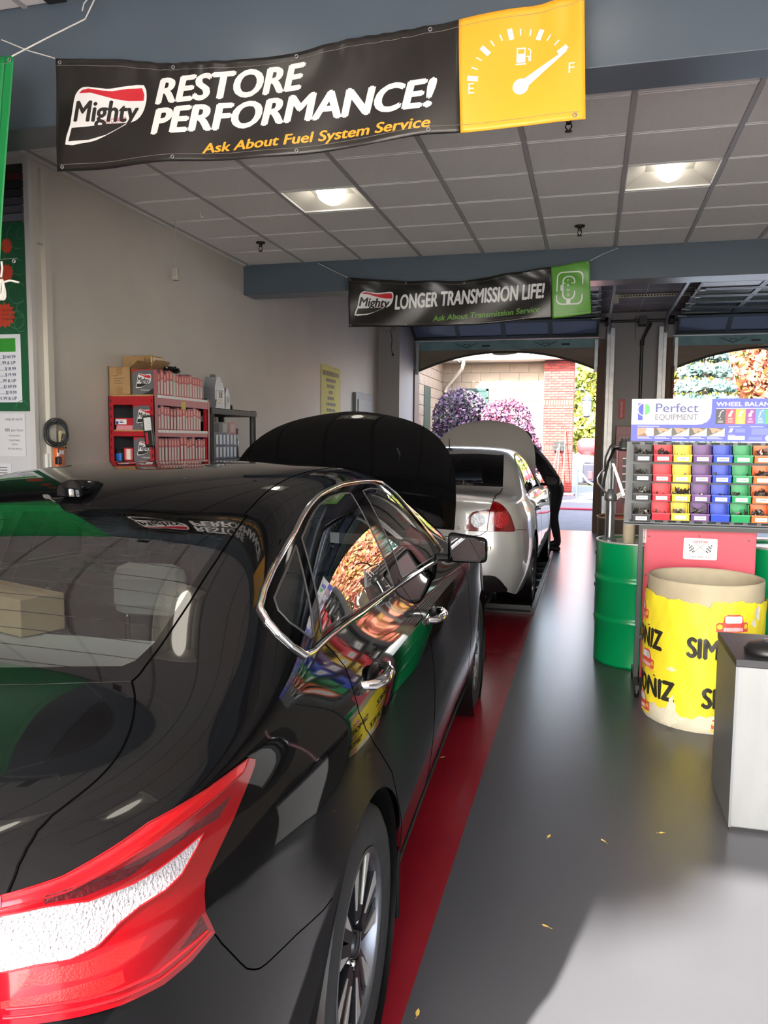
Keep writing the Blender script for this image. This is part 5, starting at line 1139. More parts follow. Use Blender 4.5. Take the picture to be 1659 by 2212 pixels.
for z, nm, grp, n in rows:
    y = 5.262; big_box('filter_carton', FX, y, z, 0.175, 0.185, 'grey and red logo box facing out on the ' + nm)
    y += 0.062
    for k in range(n):
        green = (z > 1.8 and k == 5); i = 3 if green else random.choice((0, 0, 1, 2)); me = FB[i]
        th_ = (0.040, 0.046, 0.036, 0.044)[i]
        if y+th_ > 6.118: break
        o = link('filter_box', me, None, (FX, y, z), (0, 0, 0))
        tag(o, ('pale green spined filter box among the red ones on the ' + nm) if green else (ORD[k] + ' narrow red filter box from the near end, ' + nm), 'box', grp)
        y += th_+random.choice((0.002, 0.003, 0.004, 0.012 if z < 1.8 else 0.004))
# cartons on top of the rack
M_cardb = mat('cardboard_brown', srgb(168, 134, 92), 0.85, var=0.08, vscale=8)
def open_carton(label, x, y, z, w_, d, h, flaps, tape=False, rz=0):
    t = thing('cardboard_carton', label, 'box', (x, y, z), rz); t_ = 0.004
    MB().mm((0, 0, 0), (w_, t_, h)).mm((0, d-t_, 0), (w_, d, h)).mm((0, 0, 0), (t_, d, h)).mm((w_-t_, 0, 0), (w_, d, h)).mm((0, 0, 0), (w_, d, t_)).build('carton_body', M_cardb, t)
    for (px_, py_, ax, L_, wd, ang) in flaps:
        if ax == 'X': M = Matrix.Translation(Vector((px_, py_, h))) @ Matrix.Rotation(ang, 4, 'X'); MB().mm((0, 0, 0), (wd, t_, L_), M=M).build('flap', M_cardb, t)
        else: M = Matrix.Translation(Vector((px_, py_, h))) @ Matrix.Rotation(ang, 4, 'Y'); MB().mm((0, 0, 0), (t_, wd, L_), M=M).build('flap', M_cardb, t)
    MB().mm((w_*0.36, -0.001, h*0.0), (w_*0.62, 0, h*0.28)).mm((w_*0.36, -0.001, h*0.72), (w_*0.62, 0, h)).build('packing_tape', mat('brown_tape', srgb(150, 116, 74), 0.35), t)
    tl_ = MB()
    for i, (a, b) in enumerate(((0.12, 0.45), (0.25, 0.72), (0.25, 0.55), (0.25, 0.66))): tl_.mm((w_*a, -0.0012, h*(0.68-0.09*i)), (w_*b, 0, h*(0.695-0.09*i)))
    so = tl_.build('printed_lines', M_pt, t); so['kind'] = 'stuff'
    return t
open_carton('open brown carton with flaps up at the near end of the rack top', -3.515, 5.262, 1.893, 0.185, 0.20, 0.205, [(0, 0.196, 'X', 0.10, 0.185, 0.05), (0, 0, 'Y', 0.09, 0.2, -1.25), (0.181, 0, 'Y', 0.08, 0.2, 0.9)])
tc = open_carton('taller brown carton with shiny tape behind the open one', -3.51, 5.52, 1.893, 0.19, 0.22, 0.21, [(0.0, 0.004, 'X', 0.09, 0.19, 0.35), (0.186, 0, 'Y', 0.09, 0.22, 0.6)])
MB().mm((0.0, 0.03, 0.20), (0.19, 0.20, 0.32), bev=0.012).build('inner_pack', mat('gold_tape', srgb(188, 150, 92), 0.2, var=0.2, vscale=20), tc)
# black bag on top of the boxes
bg = thing('plastic_bag', 'crumpled black plastic bag lying on top of the filter boxes', 'bag', (-3.24, 5.70, 2.085)); bmx = bmesh.new(); bmesh.ops.create_icosphere(bmx, subdivisions=3, radius=1)
random.seed(3)
for v in bmx.verts: k_ = 1+0.28*math.sin(v.co.x*9+v.co.y*5)*math.cos(v.co.z*8+v.co.x*4); v.co = Vector((v.co.x*0.06*k_, v.co.y*0.075*k_, max(-0.02, v.co.z*0.035*k_)+0.02))
me = bpy.data.meshes.new('bag_body'); bmx.to_mesh(me); bmx.free(); me.materials.append(mat('bag_black', srgb(24, 24, 25), 0.25)); link('bag_body', me, bg)
# small things inside the open end of the rack
fl = thing('flat_box', 'flat red and white part box lying on pink pads in the rack end', 'box', (-3.48, 5.275, 1.665)); MB().mm((0, 0, 0), (0.155, 0.12, 0.055)).build('box_body', M_fred, fl); MB().mm((0.008, -0.001, 0.008), (0.10, 0, 0.046)).build('label', M_white, fl); put_poly(fl, 'blue_disc', disc(0.022, 0.020, 0.012), lambda u, v, e: (u, -0.001-e, v), mat('print_blue', srgb(44, 70, 150), 0.5), 0.001); put_polys(fl, 'label_print', [rect(0.042, 0.018, 0.075, 0.026), rect(0.042, 0.030, 0.07, 0.034)], lambda u, v, e: (u, -0.001-e, v), M_navy, 0.001)
pk = thing('pink_pads', 'pink paper pads stacked on the middle rack shelf', 'pads', (-3.47, 5.275, 1.633)); MB().mm((0, 0, 0), (0.14, 0.11, 0.016)).build('pad', mat('pink_paper', srgb(214, 140, 150), 0.7), pk); MB().mm((0.003, 0.002, 0.016), (0.142, 0.11, 0.032)).build('pad', mat('pink_paper', (0, 0, 0)), pk)
bk = thing('small_bucket', 'small black bucket with a blue front on the lower rack shelf', 'bucket', (-3.465, 5.33, 1.393)); MB().lathe([(0.001, 0.002), (0.042, 0.002), (0.056, 0.09), (0.053, 0.09), (0.04, 0.006), (0.001, 0.006)], 20).build('bucket_body', M_black, bk); MB().lathe([(0.044, 0.005), (0.053, 0.06)], 10, a0=-2.2, a1=-0.9).build('blue_label', mat('blue_foil', srgb(40, 110, 190), 0.2, metal=0.3), bk)
rd = thing('red_pouch', 'tilted red and white pouch beside the bucket on the lower rack shelf', 'pouch', (-3.38, 5.30, 1.393), 0.3); MB().box((0, 0, 0.055), (0.075, 0.03, 0.10), bev=0.01).build('pouch_body', M_fred, rd); MB().box((0, -0.0155, 0.055), (0.03, 0.002, 0.08)).build('white_stripe', M_lab, rd)
wl_ = thing('work_lamp', 'black and red work lamp hanging from the rack corner post', 'lamp', (-3.155, 5.242, 1.52))
Mw = Matrix.Rotation(math.radians(-6), 4, 'Y'); MB().box((0.0, -0.012, 0.10), (0.075, 0.03, 0.23), M=Mw, bev=0.008).build('lamp_body', M_black, wl_); MB().box((0.006, -0.029, 0.155), (0.055, 0.006, 0.095), M=Mw).build('lens', M_white, wl_); MB().box((-0.012, -0.029, 0.05), (0.02, 0.006, 0.085), M=Mw, bev=0.002).build('red_grip', M_fred, wl_)
for i in range(7): MB().box((0.006, -0.033, 0.115+0.0135*i), (0.055, 0.003, 0.003), M=Mw).build('rib', M_tbar, wl_)

# ================================================================ black shelf with oil and filters
M_blkp = mat('resin_black', srgb(44, 46, 44), 0.55, var=0.08, vscale=10)
bs = thing('resin_shelf', 'black resin shelf unit between the red rack and the raised hood', 'shelf', (-3.515, 6.17, 0))
for x in (0.03, 0.36):
    for y in (0.03, 0.90): MB().lathe([(0.03, 0), (0.03, 1.84)], 12, M=XF((x, y, 0)), caps=True).build('post', M_blkp, bs)
for z in (0.1, 0.5, 0.9, 1.36, 1.80): MB().mm((0, 0, z-0.02), (0.39, 0.93, z+0.035), bev=0.006).build('shelf_deck', M_blkp, bs)
M_cb = mat('can_blue', srgb(40, 92, 150), 0.3); M_cd = mat('box_navy', srgb(36, 40, 62), 0.4); M_cw = mat('can_white', srgb(206, 212, 224), 0.3)
random.seed(21); k = 0
def small_box(x, y, z, d, w_, h, m1, m2, label, grp):
    t = thing('part_box', label, 'box', (x, y, z), group=grp); MB().mm((0, 0, 0), (d, w_, h)).build('box_body', m1, t); MB().mm((d, w_*0.2, h*0.12), (d+0.001, w_*0.75, h*0.9)).build('label', m2, t)
z0 = 1.396
for lvl in range(2):
    for i in range(7):
        small_box(-3.33, 6.24+0.072*i, z0+0.115*lvl, 0.16, 0.066, 0.11 if lvl == 0 else 0.105, M_cb if (i+lvl) % 2 else M_cd, M_cw, ORD[i] + ' white labelled box from the near end, %s layer on the black shelf' % ('lower' if lvl == 0 else 'upper'), 'blue filter boxes, %s layer' % ('lower' if lvl == 0 else 'upper'))
for i, (m1, m2, nm) in enumerate(((M_black, M_pt, 'black box left of the others on top of the blue filter boxes'), (M_cd, M_tbar, 'navy box with a grey label on top of the blue filter boxes'), (mat('box_red', srgb(176, 30, 30), 0.4), M_tbar, 'red box with a grey label on top of the blue filter boxes'))):
    small_box(-3.34, 6.27+0.155*i, z0+0.222, 0.17, 0.148, 0.10, m1, m2, nm, None)
gs = thing('spray_bottle', 'grey bottle with a red and black cap at the end of the black shelf', 'bottle', (-3.25, 6.86, z0)); MB().lathe([(0.001, 0), (0.04, 0), (0.04, 0.17), (0.02, 0.2), (0.02, 0.22)], 16).build('bottle_body', M_steel, gs); MB().box((0.01, 0, 0.245), (0.05, 0.05, 0.06), bev=0.012).build('cap', mat('cap_red', srgb(110, 22, 26), 0.4), gs)
def oil_jug(x, y, z, h, w_, d, label, name='oil_jug', lab=True):
    t = thing(name, label, 'oil jug', (x, y, z))
    pl = [(0, 0), (w_, 0), (w_, h*0.62), (w_*0.86, h*0.72), (w_*0.80, h*0.80), (w_*0.66, h*0.80), (w_*0.62, h*0.93), (w_*0.60, h*0.96), (w_*0.20, h*0.96), (w_*0.16, h*0.86), (0, h*0.64)]
    Mj = Matrix(((0, 0, 1, 0), (1, 0, 0, 0), (0, 1, 0, 0), (0, 0, 0, 1)))
    o = MB().prism(pl, -d/2, d/2, M=Mj).build('jug_body', mat('jug_silver', srgb(150, 152, 158), 0.35, metal=0.3), t)
    bv = o.modifiers.new('bevel', 'BEVEL'); bv.width = 0.012; bv.segments = 2
    MB().lathe([(0.022*h/0.3, h*0.955), (0.024*h/0.3, h*0.955), (0.024*h/0.3, h*1.03), (0.001, h*1.03)], 14, M=XF((0, w_*0.38, 0))).build('cap', mat('cap_grey', srgb(104, 100, 94), 0.5), t)
    Mh = [(0, w_*0.66, h*0.84), (0, w_*0.84, h*0.90), (0, w_*1.0, h*0.82), (0, w_*0.97, h*0.66), (0, w_*0.9, h*0.60)]
    MB().tube(Mh, 0.012*h/0.3, 8).build('jug_handle', mat('jug_silver', (0, 0, 0)), t)
    q = lambda u, v, e: (d/2+e, u, v)
    put_poly(t, 'label', rrect(w_*0.12, h*0.08, w_*0.76, h*0.52, 0.012), q, M_white, 0.002); put_poly(t, 'black_square', rect(w_*0.38, h*0.33, w_*0.72, h*0.50), q, M_pk, 0.003)
    put_text(t, 'lettering', '1', q, w_*0.50, h*0.355, h*0.12, None, M_pw, bold=0.04, eps=0.004); put_text(t, 'lettering', 'Mobil', q, w_*0.32, h*0.525, h*0.045, w_*0.46, M_navy, bold=0.02, eps=0.003)
    put_polys(t, 'label_print', [rect(w_*0.22, h*0.20, w_*0.62, h*0.22), rect(w_*0.22, h*0.15, w_*0.7, h*0.165), rect(w_*0.3, h*0.25, w_*0.7, h*0.28)], q, mat('print_gold', srgb(190, 176, 120), 0.5), 0.003)
    return t
oil_jug(-3.25, 6.36, 1.837, 0.29, 0.19, 0.11, 'large silver motor oil jug with a white label on the black shelf')
oil_jug(-3.25, 6.60, 1.837, 0.195, 0.095, 0.075, 'small silver motor oil bottle beside the large jug')
ty = thing('parts_tray', 'dark grey plastic tray at the near end of the black shelf top', 'tray', (-3.40, 6.175, 1.836)); MB().add([(0, 0, 0), (0.22, 0, 0), (0.22, 0.16, 0), (0, 0.16, 0), (-0.01, -0.01, 0.075), (0.23, -0.01, 0.075), (0.23, 0.17, 0.075), (-0.01, 0.17, 0.075)], [(3, 2, 1, 0), (0, 1, 5, 4), (1, 2, 6, 5), (2, 3, 7, 6), (3, 0, 4, 7)]).build('tray_body', mat('tray_grey', srgb(58, 66, 70), 0.5), ty)
sc_ = thing('small_vial', 'tiny dark bottle with a pale cap beside the small oil bottle', 'bottle', (-3.22, 6.74, 1.837)); MB().lathe([(0.001, 0), (0.011, 0), (0.011, 0.03), (0.005, 0.04)], 12).build('vial_body', M_black, sc_); MB().lathe([(0.008, 0.04), (0.012, 0.04), (0.012, 0.062), (0.001, 0.062)], 12).build('cap', M_tbar, sc_)

# ================================================================ further along the left wall
po = thing('wall_poster', 'yellow poster with lines of black print on the left wall', 'poster', (XL+0.003, 10.12, 1.75)); mpo = lambda u, v, e: (0.002+e, u, v)
MB().mm((0, 0, 0), (0.002, 0.86, 0.84)).build('paper', mat('poster_yellow', srgb(208, 200, 60), 0.6, var=0.05), po)
outline(po, 'border', rect(0.02, 0.02, 0.84, 0.82), mpo, 0.008, M_pk, 0.001)
random.seed(2); lines = []
for i, (wd, hh) in enumerate(((0.72, 0.065), (0.42, 0.045), (0.36, 0.045), (0.20, 0.045), (0.30, 0.045), (0.40, 0.045), (0.36, 0.045), (0.46, 0.05), (0.4, 0.045))):
    z = 0.70-0.082*i; x = 0.43-wd/2
    while x < 0.43+wd/2-0.03: b_ = random.uniform(0.022, 0.04); lines.append(rect(x, z, x+b_, z+hh)); x += b_+0.012
put_polys(po, 'print', lines, mpo, mat('poster_ink', srgb(74, 70, 36), 0.6), 0.001)['kind'] = 'stuff'
ep = thing('breaker_panel', 'blue grey electrical panel on the left wall near the pilaster', 'panel', (XL, 11.62, 1.1)); MB().mm((0, 0, 0), (0.05, 0.95, 1.2), bev=0.006).build('panel_box', mat('panel_grey', srgb(104, 112, 118), 0.5), ep); MB().mm((0.05, 0.10, 0.1), (0.062, 0.85, 1.10), bev=0.004).build('panel_door', mat('panel_door_grey', srgb(96, 106, 114), 0.45), ep)
wcam = thing('wall_fixture', 'small dark fixture with a dangling wire on the far pilaster', 'fixture', (-3.33, 13.09, 3.46)); MB().box((0, -0.03, 0), (0.16, 0.06, 0.10), bev=0.01).ball((0.06, -0.07, -0.02), 0.03).build('fixture_body', M_grey, wcam); MB().tube([(0.02, -0.04, -0.05), (0.05, -0.05, -0.2), (0.03, -0.03, -0.35), (0.06, -0.02, -0.44)], 0.005, 5).ball((0.06, -0.02, -0.45), 0.02).build('wire', M_blackm, wcam)
# ================================================================ right hand side: drums, weight display, cardboard drum, cabinet
M_drum = mat('drum_green', srgb(0, 146, 84), 0.28, var=0.05, vscale=4)
M_rimw = mat('drum_rim', srgb(200, 202, 198), 0.35, metal=0.4)
def steel_drum(label, x, y, m, top_m, rim=M_rimw, R=0.29, H=0.88, name='steel_drum'):
    t = thing(name, label, 'drum', (x, y, 0))
    pr = [(R-0.012, 0.012), (R, 0.0), (R, 0.02)]
    for z in (0.32, 0.605): pr += [(R, z-0.022), (R+0.009, z-0.008), (R+0.009, z+0.006), (R, z+0.020), (R-0.003, z+0.03), (R, z+0.04)]
    pr += [(R, H-0.012)]
    MB().lathe(pr, 48).build('drum_body', m, t)
    MB().tube([(R*math.cos(a), R*math.sin(a), H-0.006) for a in [2*PI*i/48 for i in range(48)]], 0.008, 8, closed=True).build('rim', rim, t)
    MB().lathe([(0.001, H-0.022), (R-0.006, H-0.022)], 40).build('lid', top_m, t)
    return t
d1 = steel_drum('bright green steel drum with a pump standing beside the weight display', 0.36, 5.87, M_drum, mat('drum_lid', srgb(190, 180, 158), 0.6, var=0.2, vscale=10))
steel_drum('green steel drum behind the red panel at the display far side', 1.30, 5.90, M_drum, M_drum)
steel_drum('dark drum with an orange top behind the bright green drum', 0.37, 7.15, mat('drum_dark', srgb(70, 56, 48), 0.5), mat('orange_top', srgb(236, 92, 30), 0.5), rim=mat('drum_rim_rust', srgb(160, 130, 104), 0.5), H=0.93)
# hand pump on the green drum
M_pchrome = mat('pump_steel', srgb(176, 180, 184), 0.18, metal=0.9)
M_past = mat('cast_grey', srgb(128, 130, 132), 0.4, metal=0.7)
pu = thing('drum_pump', 'chrome hand pump with lever and spout standing on the green drum', 'pump', (0.155, 5.87, 0.86))
MB().lathe([(0.034, 0), (0.034, 0.30)], 20).build('cylinder', M_pchrome, pu)
MB().lathe([(0.05, 0.0), (0.05, 0.02), (0.036, 0.024)], 20).build('flange', M_past, pu)
MB().lathe([(0.036, 0.29), (0.044, 0.30), (0.044, 0.325), (0.03, 0.35), (0.02, 0.375), (0.001, 0.378)], 20).build('pump_head', M_past, pu)
MB().tube([(-0.01, 0, 0.35), (-0.012, 0, 0.55)], 0.006, 8).tube([(0.012, 0, 0.35), (0.012, 0, 0.52)], 0.006, 8).build('rods', M_pchrome, pu)
MB().tube([(-0.02, 0, 0.335), (-0.06, -0.01, 0.37), (-0.095, -0.015, 0.42), (-0.098, -0.015, 0.455), (-0.08, -0.01, 0.49), (-0.05, -0.005, 0.52)], 0.008, 8).build('spout', M_pchrome, pu)
MB().add([(-0.002, -0.012, 0.56), (0.016, -0.012, 0.56), (0.10, -0.012, 0.335), (0.078, -0.012, 0.325), (-0.002, 0.012, 0.56), (0.016, 0.012, 0.56), (0.10, 0.012, 0.335), (0.078, 0.012, 0.325)], [(3, 2, 1, 0), (4, 5, 6, 7), (0, 1, 5, 4), (1, 2, 6, 5), (2, 3, 7, 6), (3, 0, 4, 7)]).build('lever', mat('lever_white', srgb(216, 218, 220), 0.3, metal=0.3), pu)
MB().add([(0.02, -0.01, 0.33), (0.075, -0.01, 0.36), (0.085, -0.01, 0.335), (0.045, -0.01, 0.30), (0.02, 0.01, 0.33), (0.075, 0.01, 0.36), (0.085, 0.01, 0.335), (0.045, 0.01, 0.30)], [(3, 2, 1, 0), (4, 5, 6, 7), (0, 1, 5, 4), (1, 2, 6, 5), (2, 3, 7, 6), (3, 0, 4, 7)]).build('bracket', M_past, pu)
MB().tube([(-0.05, 0.0, 0.50), (-0.045, 0.01, 0.60), (-0.015, 0.02, 0.68), (0.02, 0.02, 0.72)], 0.007, 8).build('hose', M_black, pu)
fn = thing('paper_roll', 'cream paper roll standing on the green drum beside the pump', 'roll', (0.285, 5.80, 0.86))
MB().lathe([(0.001, 0.0), (0.042, 0.0), (0.040, 0.22), (0.034, 0.32), (0.001, 0.322)], 20).build('roll', mat('roll_cream', srgb(216, 204, 176), 0.7, var=0.08), fn)
# tool chest behind
tcst = thing('tool_chest', 'dark red tool chest with thin drawers behind the weight display', 'tool chest', (0.30, 9.0, 0))
M_tred = mat('chest_red', srgb(118, 26, 34), 0.35)
MB().mm((0, 0, 0.08), (0.75, 0.45, 1.48), bev=0.006).build('chest_body', M_tred, tcst)
for i in range(6):
    dr = MB().mm((0.05, -0.012, 1.33-0.085*i), (0.70, 0.0, 1.395-0.085*i)).build('drawer', mat('chest_drawer', srgb(64, 40, 40), 0.4), tcst); MB().mm((0.05, -0.028, 1.392-0.085*i), (0.70, -0.012, 1.402-0.085*i)).build('drawer_pull', M_rimw, dr)
for i in range(3): MB().mm((0.05, -0.012, 0.15+0.22*i), (0.70, 0.0, 0.34+0.22*i)).build('drawer', M_tred, tcst)
for x in (0.06, 0.69):
    for y in (0.06, 0.39): MB().lathe([(0.001, -0.02), (0.04, -0.02), (0.04, 0.02), (0.001, 0.02)], 14, M=XF((x, y, 0.04), (0, PI/2, 0))).build('caster', M_black, tcst)
ag = thing('engine_part', 'grey metal engine part lying on the red tool chest', 'engine part', (0.36, 9.12, 1.48)); MB().lathe([(0.001, 0), (0.06, 0), (0.07, 0.03), (0.05, 0.05), (0.055, 0.09), (0.03, 0.11), (0.03, 0.14)], 14).box((-0.06, 0.02, 0.03), (0.07, 0.08, 0.05), bev=0.01).tube([(0.03, 0, 0.1), (0.09, 0.02, 0.14)], 0.015, 8).build('casting', M_past, ag)
ag2 = thing('black_hose', 'black hose drooping off the red tool chest beside the pump', 'hose', (0.28, 8.97, 1.48)); MB().tube([(0.05, 0.15, 0.03), (-0.02, 0.05, 0.02), (-0.08, -0.01, -0.12), (-0.12, -0.03, -0.32), (-0.13, -0.03, -0.5)], 0.014, 8).build('tube', M_black, ag2); MB().tube([(0.05, 0.15, 0.03), (0.09, 0.17, 0.04)], 0.02, 8).build('fitting', M_steel, ag2)
# signs on the pier
ps = thing('pier_sign', 'narrow red sign with white print on the grey pier', 'sign', (0.455, 14.295, 1.97)); MB().mm((0, -0.006, 0), (0.105, 0, 0.34)).build('plate', mat('sign_red', srgb(176, 44, 52), 0.5), ps); put_text(ps, 'lettering', 'FIRE EXTINGUISHER', lambda u, v, e: (u, -0.006-e, v), 0.068, 0.03, 0.035, 0.27, M_pw, rot=PI/2, eps=0.002)
fe = thing('red_cabinet', 'dark red metal cabinet on the grey pier below the narrow sign', 'cabinet', (0.42, 14.10, 1.30)); MB().mm((0, 0, 0), (0.46, 0.19, 0.55), bev=0.008).build('cabinet_body', M_tred, fe); MB().mm((0.03, -0.012, 0.03), (0.43, 0.0, 0.40), bev=0.004).build('cabinet_door', M_tred, fe); MB().mm((0.40, -0.02, 0.2), (0.415, -0.012, 0.26)).build('handle', M_steel, fe)

# ---------------------------------------------------------------- wheel weight display
YB = 5.15; BX0, BX1 = 0.222, 1.36
M_lou = mat('louvre_grey', srgb(92, 96, 100), 0.45, metal=0.2)
wd = thing('weight_display', 'grey louvred stand with a blue header for coloured weight bins', 'display stand', (BX0, YB, 0)); W_ = BX1-BX0
MB().mm((0, 0, 1.063), (W_, 0.006, 1.575)).mm((0, 0.0, 1.055), (W_, 0.03, 1.068)).build('louvre_panel', M_lou, wd)
for zz in (1.565, 1.082):
    for k in range(15):
        if 0.03+0.0765*k+0.048 < W_: MB().add([(0.03+0.0765*k, -0.001, zz-0.006), (0.078+0.0765*k, -0.001, zz-0.006), (0.078+0.0765*k, -0.010, zz+0.006), (0.03+0.0765*k, -0.010, zz+0.006), (0.03+0.0765*k, 0, zz+0.007), (0.078+0.0765*k, 0, zz+0.007)], [(0, 1, 2, 3), (3, 2, 5, 4), (0, 3, 4), (1, 5, 2)]).build('louvre', M_lou, wd)
for x in (0.093, W_-0.093): MB().mm((x-0.002, 0.008, 0.05), (x+0.024, 0.034, 1.56)).build('post', M_blackm, wd); MB().mm((x, -0.18, 0.05), (x+0.022, 0.30, 0.08)).build('foot', M_blackm, wd)
MB().mm((0.093, 0.01, 1.03), (W_-0.09, 0.034, 1.056)).build('cross_bar', M_blackm, wd); MB().mm((0.093, 0.012, 0.33), (W_-0.09, 0.03, 0.355)).build('cross_bar', M_blackm, wd)
for x in (0.104, W_-0.083):
    for y in (-0.15, 0.27): MB().lathe([(0.001, -0.012), (0.03, -0.012), (0.03, 0.012), (0.001, 0.012)], 14, M=XF((x, y, 0.03), (0, PI/2, 0))).build('caster', M_black, wd)
MB().mm((0.012, 0.018, 0.0+1.52), (0.012+0.004, 0.02, 1.525)).build('screw', M_white, wd)
# header
M_hb = mat('header_blue', srgb(74, 86, 206), 0.35); M_hw = mat('header_white', srgb(232, 233, 238), 0.35)
hx0, hz0, hh = 0.021, 1.580, 0.258
MB().mm((hx0, -0.004, hz0), (W_-0.01, 0.004, hz0+hh)).build('header_board', M_hb, wd)
mh = lambda u, v, e: (hx0+u, -0.004-e, hz0+v)
put_poly(wd, 'header_white', [(0.0, 0.258), (0.462, 0.258), (0.462, 0.17), (0.455, 0.14), (0.438, 0.118), (0.41, 0.105), (0.38, 0.101), (0.0, 0.101)], mh, M_hw, 0.001)
dcol = mat('logo_blue', srgb(62, 76, 200), 0.4); gcol = mat('logo_green', srgb(92, 200, 120), 0.4)
put_poly(wd, 'logo_stem', rect(0.037, 0.128, 0.066, 0.232), mh, dcol, 0.0015)
put_poly(wd, 'logo_ring', disc(0.072, 0.194, 0.040, 28), mh, M_hw, 0.002)
put_poly(wd, 'logo_half_blue', [(0.069, 0.194+0.034)]+[(0.069+0.030*math.cos(a), 0.194+0.034*math.sin(a)) for a in [PI/2+PI*i/14 for i in range(15)]], mh, dcol, 0.0025)
put_poly(wd, 'logo_half_green', [(0.078+0.030*math.cos(a), 0.194+0.034*math.sin(a)) for a in [-PI/2+PI*i/14 for i in range(15)]], mh, gcol, 0.0025)
put_text(wd, 'lettering', 'Perfect', mh, 0.142, 0.177, 0.053, 0.245, mat('print_slate', srgb(70, 80, 150), 0.4), fat=0.008, eps=0.002); put_text(wd, 'lettering', 'EQUIPMENT', mh, 0.140, 0.130, 0.034, 0.245, mat('print_silver', srgb(112, 112, 134), 0.4), eps=0.002, fat=0.012); put_text(wd, 'lettering', '®', mh, 0.394, 0.208, 0.016, None, mat('print_silver', (0, 0, 0)), eps=0.002)
put_text(wd, 'lettering', 'WHEEL BALANCE WEIGHTS', mh, 0.488, 0.213, 0.024, 0.555, M_pw, fat=0.03, eps=0.002); put_poly(wd, 'rule', rect(0.488, 0.198, 1.05, 0.2005), mh, M_pw, 0.002)
for i, c in enumerate([(60, 60, 68), (236, 70, 84), (246, 186, 60), (146, 64, 158), (92, 146, 222), (76, 190, 104), (240, 130, 60), (120, 120, 130), (60, 90, 180)]):
    x = 0.487+0.0555*i; put_poly(wd, 'colour_key', rect(x, 0.106, x+0.0545, 0.195), mh, mat('key_%d' % i, srgb(*c), 0.4), 0.0015)
    put_polys(wd, 'key_symbol', [[(x+0.016, 0.148), (x+0.024, 0.152), (x+0.028, 0.172), (x+0.036, 0.184), (x+0.044, 0.184), (x+0.044, 0.188), (x+0.034, 0.188), (x+0.022, 0.174), (x+0.020, 0.156), (x+0.014, 0.152)] if i in (0, 4) else [(x+0.015, 0.150), (x+0.032, 0.150), (x+0.034, 0.168), (x+0.044, 0.184), (x+0.030, 0.188), (x+0.022, 0.172), (x+0.016, 0.166)]], mh, M_pw, 0.002)
    put_text(wd, 'key_lettering', ('P', 'AW', 'FN', 'LH', 'MC', 'T', 'IAW', 'EN', 'ENS')[i], mh, x+0.027, 0.132, 0.010, None, M_pw, bold=0.02, eps=0.002, align='C'); put_polys(wd, 'key_text', [rect(x+0.010, 0.124, x+0.044, 0.1255), rect(x+0.013, 0.119, x+0.041, 0.1205), rect(x+0.010, 0.114, x+0.044, 0.1155)], mh, M_pw, 0.002)
M_skin = mat('photo_skin', srgb(214, 158, 130), 0.5); M_pgry = mat('photo_grey', srgb(186, 196, 192), 0.5); M_pdk = mat('photo_dark', srgb(96, 98, 96), 0.5); M_pbr = mat('photo_brown', srgb(150, 104, 74), 0.5)
put_poly(wd, 'caption', rect(0.036, 0.089, 0.165, 0.093), mh, M_pw, 0.0015)
for i in range(5):
    x = 0.037+0.101*i; z = 0.030; put_poly(wd, 'photo', rect(x, z, x+0.1005, z+0.052), mh, M_pbr if i == 0 else M_pgry, 0.0015)
    put_poly(wd, 'photo_detail', [(x, z+0.052), (x+0.1, z+0.052), (x+0.075, z+0.035), (x+0.03, z+0.012), (x, z)], mh, M_skin if i == 0 else M_pdk, 0.0018)
    if i: put_poly(wd, 'photo_hand', [(x+0.01, z+0.052), (x+0.05, z+0.05), (x+0.085, z+0.040), (x+0.075, z+0.030), (x+0.05, z+0.032), (x+0.04, z+0.018), (x+0.028, z+0.022), (x+0.022, z+0.038)], mh, M_skin, 0.0021)
    else: put_poly(wd, 'photo_hand', [(x+0.055, z+0.052), (x+0.095, z+0.05), (x+0.098, z), (x+0.06, z), (x+0.048, z+0.02)], mh, M_pw, 0.0021)
    put_polys(wd, 'photo_caption', [rect(x+0.002, 0.0225, x+0.07, 0.0255), rect(x+0.002, 0.0155, x+0.09, 0.0175)], mh, M_pw, 0.0015)
for q_ in (rect(0.562, 0.088, 0.63, 0.092), rect(0.56, 0.038, 0.60, 0.041), rect(0.56, 0.010, 0.655, 0.035), rect(0.68, 0.088, 0.755, 0.092), [(0.562, 0.055), (0.582, 0.055), (0.585, 0.07), (0.592, 0.08), (0.572, 0.08), (0.568, 0.068)]): put_poly(wd, 'info_block', q_, mh, mat('info_pale', srgb(196, 200, 236), 0.4), 0.0015)
put_polys(wd, 'info_box', [rect(0.60, 0.055, 0.655, 0.078), rect(0.69, 0.042, 0.86, 0.08), rect(0.675, 0.01, 0.75, 0.03)], mh, mat('info_mid', srgb(112, 124, 220), 0.4), 0.0015)
put_poly(wd, 'key_ring', disc(0.785, 0.022, 0.018), mh, M_pw, 0.0015); put_polys(wd, 'key_shape', [rect(0.80, 0.019, 0.86, 0.027), rect(0.835, 0.012, 0.84, 0.02)], mh, M_pw, 0.0018)
